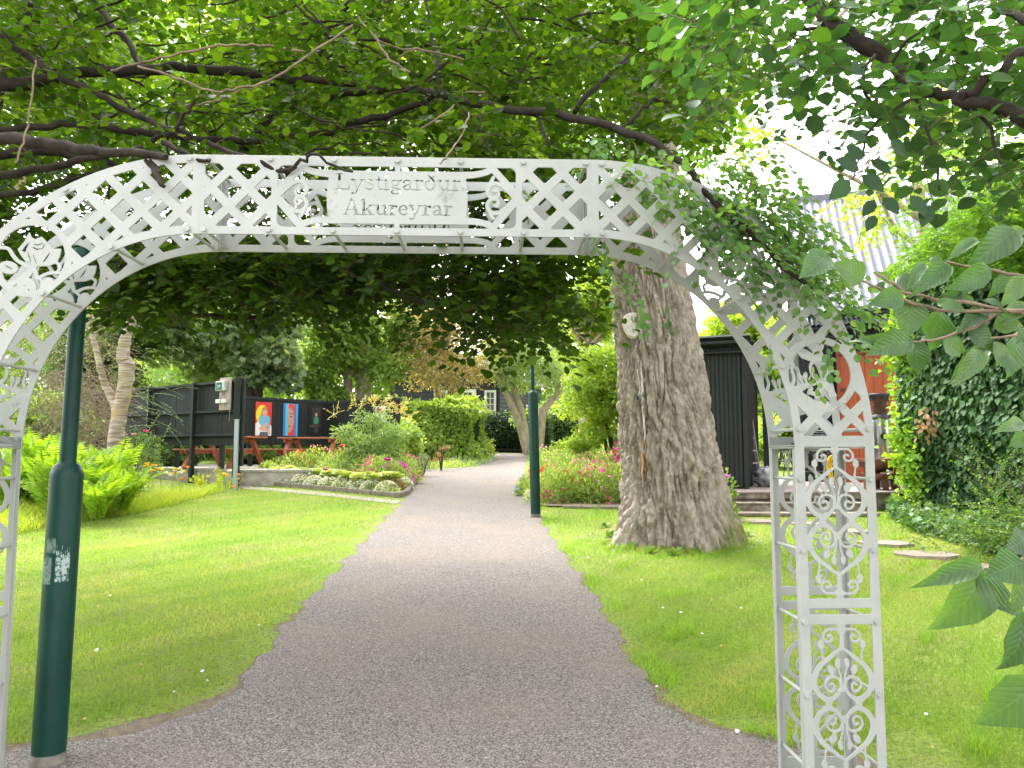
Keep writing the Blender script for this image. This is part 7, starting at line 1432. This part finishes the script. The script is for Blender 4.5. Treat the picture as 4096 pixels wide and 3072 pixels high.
TL = [(300, 850, .22, .38, 0, None), (600, 790, .36, .55, 40, M_red), (700, 770, .40, .62, 30, M_pale), (800, 790, .42, .60, 0, None), (900, 800, .40, .60, 12, M_pale), (1000, 815, .42, .55, 70, M_pink), (1090, 820, .38, .55, 60, M_pink), (1160, 830, .3, .42, 60, M_mag), (1225, 835, .3, .5, 40, M_pink), (520, 810, .3, .42, 20, M_pale), (960, 850, .24, .34, 60, M_red), (760, 840, .22, .26, 90, M_pale), (1180, 890, .2, .26, 110, M_pink)]
TLn = ['small green plant nearest the terrace wall', 'red flowering plant at the back left of the bed', 'tall pale flowering plant below the plumes', 'feathery green plant in the middle of the left bed', 'green plant with few pale flowers, middle of the left bed', 'pink flowering plant under the plumed shrub', 'bright pink flowering plant right of the middle', 'magenta flowering plant behind the crimson phlox', 'pink flowering plant at the path side of the left bed', 'pale pink flowering plant near the first picnic bench', 'low red flowering plant between the cabbages', 'low pale pink phlox between the cabbages', 'low crimson phlox at the right end of the cabbage row']
for i, (x, y, r, h, nf, fm) in enumerate(TL):
    p = bedpt(*[(1075, .9), (1190, 2.0), (1270, 2.3), (1350, 2.0), (1420, 2.2), (1480, 2.0), (1530, 1.7), (1580, 1.9), (1625, 1.9), (1120, 1.9), (1455, 1.2), (1330, 1.1), (1560, 1.1)][i]); mound(p, r * 1.35, h * 1.25, int(5600 * r), M_gr, fm, nf * 2, .045, 'flowering_plant', TLn[i], 'plant', 'flowering plants in the left bed', 530 + i, 'slim', .07)
for px, py, m, r in ((1550, 1842, M_mag, .10), (1302, 1882, M_mag, .07), (1622, 1872, M_mag, .08), (1367, 1787, M_red, .08)):
    Y = 16.6; p = at(px, py, Y); t = thing('large_flower', {1550: 'large magenta bloom standing above the left bed', 1302: 'violet bloom over the ornamental cabbages', 1622: 'magenta bloom at the path side of the left bed', 1367: 'red bloom at the back of the left bed'}[px], 'flower', (p.x, Y, gz(Y))); MB().tube([(0, 0, 0), (0, 0, p.z - gz(Y))], .005, 4).build('stem', stm, t); np_mesh('petals', *bloom(tuple(p), r, g, 16), m=m, parent=t)
# ground cover of lobelia and foliage along the bend
def carpet(name, poly, n, m, size, h, lab=None, kind='quad', seed=0):
    g = np.random.default_rng(seed); P = [G(*p) for p in poly]; lo = (min(p.x for p in P), min(p.y for p in P)); hi = (max(p.x for p in P), max(p.y for p in P)); X = g.uniform(lo[0], hi[0], n); Y = g.uniform(lo[1], hi[1], n); k = inpoly(X, Y, P); X, Y = X[k], Y[k]; q = np.stack([X, Y, gza(Y)], 1); f = .5 + .5 * n3(q, 3.5, seed); q[:, 2] += g.random(len(q)) * h * (.35 + .65 * f)
    o = np_mesh(name, *leaves(q, g.normal(0, 1, q.shape) + [0, 0, .5], g.normal(0, .5, q.shape) + [0, 0, 1], size * g.uniform(.6, 1.3, len(q)), kind, np.clip(.5 * f + .5 * g.random(len(q)), 0, 1)), m=m); return tag(o, kind='stuff')
bd_ = [(1660, 1852), (1680, 1880), (1880, 1868), (1960, 1850), (1975, 1835), (1900, 1815), (1700, 1812)]
carpet('ground_cover', bd_, 6500, leafmat('leaf_cover', (.16, .26, .04), (.30, .40, .08), (.5, .55, .18), trans=.4), .06, .22, seed=1)
carpet('lobelia_flowers', [(1740, 1850), (1750, 1874), (1885, 1868), (1972, 1852), (1985, 1832), (1930, 1818), (1800, 1836)], 3400, M_blu, .032, .24, seed=2)
carpet('bed_foliage', [(1000, 1930), (1590, 1985), (1665, 1915), (1690, 1860), (1200, 1868)], 12000, M_gr, .07, .17, 'slim', seed=3)
# ---- right bed: pink snapdragons and company
C2b = lambda x, y: (1700 + x / 1.952, 1300 + y / 1.952)
RL = [(930, 1260, .34, .50, 40, M_pale), (950, 1100, .42, .62, 30, M_pale), (1000, 1330, .36, .46, 26, M_red), (1080, 1180, .45, .60, 24, M_pale), (1120, 1320, .42, .50, 26, M_pink), (1200, 1120, .45, .62, 20, M_red), (1230, 1290, .42, .52, 30, M_pale), (1320, 1180, .45, .62, 24, M_pale), (1340, 1330, .40, .50, 18, M_pink), (1420, 1230, .42, .60, 60, M_pink), (1500, 1140, .42, .66, 100, M_pink), (1520, 1210, .36, .62, 90, M_pink), (1480, 1330, .36, .52, 20, M_mag), (800, 1220, .22, .26, 60, M_blu), (1050, 1010, .5, .60, 10, M_wht), (1420, 1060, .5, .60, 16, M_wht)]
RLn = ['pale pink snapdragon right beside the far lamp post', 'pale pink snapdragon behind the far lamp post', 'red snapdragon at the front left of the right bed', 'pale pink snapdragon in the second row of the right bed', 'pink flowering plant in the front row of the right bed', 'red flowering plant at the back of the right bed', 'pale flowering plant in the middle of the right bed', 'pale pink flowering plant behind the middle', 'low pink flowering plant over the bare soil edge', 'pink phlox left of the thick trunk', 'bright pink phlox touching the thick trunk', 'bright pink phlox in front of the lime green tree', 'magenta flowering plant at the foot of the thick trunk', 'blue lobelia clump on the kerb by the path', 'pale feathery plant at the back left of the right bed', 'pale feathery plant at the foot of the lime green tree']
for i, (x, y, r, h, nf, fm) in enumerate(RL):
    px, py = C2b(x, y); Y = float(np.interp(y, [1000, 1100, 1250, 1340], [18.5, 16.8, 14.8, 13.8])); p = base(px, Y); mound(p, r * 1.1, h * 1.4, int(4200 * r), M_gr, fm, nf * 3, .055, 'flowering_plant', RLn[i], 'plant', 'flowering plants in the right bed', 560 + i, 'slim', .075)
carpet('bed_foliage', [(2110, 1915), (2140, 1990), (2200, 2012), (2540, 2016), (2540, 1900)], 9000, M_gr, .07, .3, 'slim', seed=4)
c = at(2098 - 2, 1985, 13.8); p = G(2120, 2010); mound(p, .13, .2, 200, M_gr, M_wht, 160, .03, 'white_flower_clump', 'small white flower clump on the kerb left of the far lamp post', 'flower', None, 590)
p = at(2908, 1960, 11.8); t = mound(Vector((p.x, 11.8, gz(11.8))), .16, .75, 260, M_mid, None, 0, .05, 'petunia_plant', 'small climbing plant with one magenta flower between the thick trunk and the shed', 'plant', None, 591, 'oval', .07); np_mesh('flower', *bloom(tuple(at(2906, 1911, 11.6)), .07, g, 9), m=M_mag, parent=t)
# ---- ivy wall
iv = thing('ivy_covered_wall', 'tall garden wall entirely covered in dark glossy ivy on the right', 'wall', (6.0, 12.4, gz(12.4)))
WA, WB = Vector((6.36, 12.3, 0)), Vector((7.25, 7.6, 0)); wn = Vector((-(WB - WA).y, (WB - WA).x, 0)).normalized(); wn = -wn if wn.x > 0 else wn
hW = 3.75; zt_ = gz(12) + hW
bk_c = WA - wn * 2.5; b = MB(); poly = [WA, WB, WB - wn * 2.5, WA - wn * 2.5]; b.prism([(p.x, p.y, gz(10) - .3) for p in poly], (0, 0, 0), (0, 0, zt_ - gz(10) + .25)); o = b.build('masonry', old); o.parent = iv; o.location = -iv.location
g = np.random.default_rng(55); M_ivy = leafmat('leaf_ivy', (.018, .055, .014), (.034, .09, .024), (.07, .15, .045), trans=.15, rough=.55, spec=.25, tb=1.8); M_ivb = leafmat('leaf_ivy_lit', (.10, .22, .02), (.18, .34, .03), (.30, .46, .05), trans=.45, tb=1.8, rough=.4)
def wallivy(n, P, Q, nn, z0, z1, size, m, name, out=.1, rr=None):
    u = g.random(n); z = g.uniform(z0, z1, n); X = P.x + (Q.x - P.x) * u; Y = P.y + (Q.y - P.y) * u; q = np.stack([X, Y, z], 1); f = n3(q, 2.0, 4); o_ = out * (.6 + .5 * f) + g.random(n) * .1; q += np.array([nn.x, nn.y, 0]) * o_[:, None]
    D = np.stack([g.normal(0, .55, n), g.normal(0, .3, n), -np.ones(n)], 1); Nn = np.tile([[nn.x, nn.y, .45]], (n, 1)) + g.normal(0, .33, (n, 3)); return leaves(q, D, Nn, size * g.uniform(.6, 1.3, n), 'ivy', np.clip(.45 + .3 * f + g.normal(0, .22, n), 0, 1))
A = wallivy(15000, WA, WB, wn, gz(11) - .1, zt_ + .1, .095, M_ivy, 'i', .12)
endn = (WA - WB).normalized(); B_ = wallivy(3500, WA, WA - wn * 2.4, endn, gz(12), zt_, .09, M_ivy, 'i', .1)
top = []; n = 5000; u = g.random(n); w_ = g.random(n) * 2.4; q = np.stack([WA.x + (WB.x - WA.x) * u - wn.x * w_, WA.y + (WB.y - WA.y) * u - wn.y * w_, zt_ + .05 + g.random(n) * .3 * (.5 + .5 * np.sin(u * 23)) ** .5], 1); top = leaves(q, g.normal(0, 1, (n, 3)), g.normal(0, .5, (n, 3)) + [0, 0, 1], .09, 'ivy')
np_mesh('ivy', *cat([A, B_, top]), m=M_ivy, parent=iv)
n = 1900; z = g.uniform(gz(12) + .1, zt_ + .25, n); q = np.stack([WA.x + g.normal(0, .04, n) - .04 - .08 * g.random(n), WA.y + g.normal(-.1, .22, n), z], 1); q[:, 0] -= .14 * np.maximum(0, n3(q * [0, 0, 1], 3.1)); n2 = 1500; u = g.random(n2) ** 1.6; q2 = np.stack([WA.x + (WB.x - WA.x) * u * .8 - .1, WA.y + (WB.y - WA.y) * u * .8, zt_ + .12 + g.normal(0, .12, n2)], 1); q = np.concatenate([q, q2]); n = len(q)
np_mesh('lit_ivy', *leaves(q, g.normal(0, .8, (n, 3)) + [-.3, 0, -.4], g.normal(0, .4, (n, 3)) + [-.3, -.7, .5], .085 * g.uniform(.6, 1.2, n), 'ivy'), m=M_ivb, parent=iv)  # light along the wall's end and top put into a brighter leaf colour
for i in range(10):                          # withered leaves and tassels
    q = np.array([[6.42 + .02 * i, 11.7 - .05 * i, 1.9 + .02 * i]]) + g.normal(0, .13, (14, 3)) * [.4, .6, 1]
    if i < 4: np_mesh('withered_leaves', *leaves(q + [-.18, -.05, 0], g.normal(0, .4, (14, 3)) + [0, 0, -1], g.normal(0, .4, (14, 3)) + [-.5, -.6, 0], .09, 'oval'), m=leafmat('leaf_withered', (.22, .13, .08), (.36, .22, .14), (.5, .35, .24), trans=.2), parent=iv)
tag(carpet('ivy_ground_cover', [(3535, 2030), (3560, 2075), (3640, 2130), (3800, 2175), (3960, 2230), (4200, 2290), (4200, 2120), (3700, 2000)], 9000, leafmat('leaf_ivy_ground', (.03, .09, .03), (.07, .15, .05), (.15, .25, .11), trans=.2, rough=.5, spec=.3), .085, .26, kind='ivy', seed=6), kind='stuff')
# ---- arching shrub at the right edge
cs = thing('cotoneaster_shrub', 'small-leaved shrub with long arching sprays before the ivy wall', 'shrub', tuple(base(4020, 8.7))); g = np.random.default_rng(66)
c = base(4060, 8.7); k = 420; O = np.array(c)[None] + np.stack([g.normal(.25, .55, k), g.normal(0, .4, k), g.random(k) ** 1.2 * .62], 1); D = np.stack([g.normal(-.25, .7, k), g.normal(-.3, .4, k), g.uniform(.0, .9, k)], 1); M_cot = leafmat('leaf_cotoneaster', (.04, .10, .02), (.09, .19, .04), (.22, .34, .08), trans=.35)
a1, b1 = sprays(O, D, g.uniform(.3, .65, k), 20, .036, .3, 'oval', .003); k = 42; O = np.array(c)[None] + np.stack([g.uniform(-.2, .5, k), g.normal(0, .3, k), g.uniform(.4, .8, k)], 1); D = np.stack([g.normal(-.1, .55, k), g.normal(-.2, .3, k), g.uniform(.6, 1.2, k)], 1); a2, b2 = sprays(O, D, g.uniform(.6, 1.25, k), 34, .030, .18, 'oval', .004)
np_mesh('foliage', *cat([a1, a2]), m=M_cot, parent=cs); np_mesh('twigs', *cat([b1, b2]), m=twigm, parent=cs)
# ---- rowan over the ivy wall, and the tree hanging before the metal roof
def pinnate(n, O, D, L, m, size, name, parent, mt): a, b_ = sprays(O, D, L, m, size, .35, 'slim', .003, .08); np_mesh(name, *cat([a, b_]), m=mt, parent=parent)
rw = thing('rowan_tree', 'dark fine-leaved rowan leaning over the top of the ivy wall', 'tree', (7.6, 9.5, gz(9.5))); k = 2600; px = g.uniform(3600, 4300, k); py = g.uniform(560, 1080, k); kk = (py > 1030 - (px - 3600) * .95) | (g.random(k) < .12); px, py = px[kk], py[kk]; P = atv(px, py, g.uniform(8.6, 10.8, len(px))); M_rw = leafmat('leaf_rowan_dark', (.05, .12, .02), (.09, .19, .03), (.2, .34, .06), trans=.45)
pinnate(0, P, unit(g.normal(0, 1, P.shape) * [1, .7, .3] + [-.3, 0, -.1]), g.uniform(.2, .34, len(P)), 15, .085, 'foliage', rw, M_rw)
b = MB(); b.tube([(7.6, 9.5, gz(9.5)), (7.3, 9.5, 2.5), (7.0, 9.4, 4.2), (6.6, 9.4, 5.4)], [.16, .13, .1, .06], 10); b.tube([(7.0, 9.4, 4.2), (6.2, 9.4, 4.9), (5.6, 9.5, 5.3)], [.07, .04, .015], 7); b.tube([(7.3, 9.5, 3.5), (6.4, 9.2, 4.4), (5.8, 9.1, 4.6)], [.06, .035, .012], 7); o = b.build('trunk', darkb); o.parent = rw; o.location = -rw.location
mg = thing('mulberry_tree', 'tree whose pointed yellow green leaves hang before the corrugated roof', 'tree', (7.0, 13.2, gz(13.2))); A = []
for x, y, rx, ry, k in ((3400, 790, 45, 50, 14), (3530, 740, 70, 60, 26), (3500, 880, 50, 40, 12), (3720, 600, 140, 90, 60), (3850, 450, 200, 120, 120), (3000, 520, 80, 60, 20)): q = g.normal(0, .5, (k, 2)); A.append(atv(x + q[:, 0] * rx, y + q[:, 1] * ry, g.uniform(12.2, 13.4, k)))
P = np.concatenate(A); a, b_ = sprays(P, unit(g.normal(0, 1, P.shape) * [1, .6, .4] + [0, 0, -.3]), g.uniform(.3, .55, len(P)), 9, .12, .5, 'oval', .004); M_mul = leafmat('leaf_mulberry', (.08, .15, .02), (.17, .25, .04), (.34, .4, .10), trans=.45); np_mesh('foliage', *a, m=M_mul, parent=mg); np_mesh('twigs', *b_, m=twigm, parent=mg)
b = MB(); b.tube([(7.0, 13.2, gz(13.2)), (7.1, 13.2, 3), (7.2, 13.1, 5), (7.0, 13, 7)], [.16, .13, .1, .05], 10); b.tube([(7.2, 13.1, 5), (6.6, 12.9, 5.3), tuple(at(3500, 760, 12.8))], [.06, .04, .012], 6); b.tube([(7.1, 13.1, 5.6), (6.2, 12.8, 6.0), tuple(at(3040, 520, 12.8))], [.06, .04, .012], 6); o = b.build('trunk', greyb); o.parent = mg; o.location = -mg.location
# orange hawkweed on the right
p = G(3992, 2880); t = thing('hawkweed', 'tiny orange flower in the grass at the lower right', 'flower', tuple(p)); MB().tube([(0, 0, 0), (0, 0, .09)], .003, 4).build('stem', stm, t); np_mesh('petals', *bloom((p.x, p.y, p.z + .09), .018, g, 12), m=M_orn, parent=t)
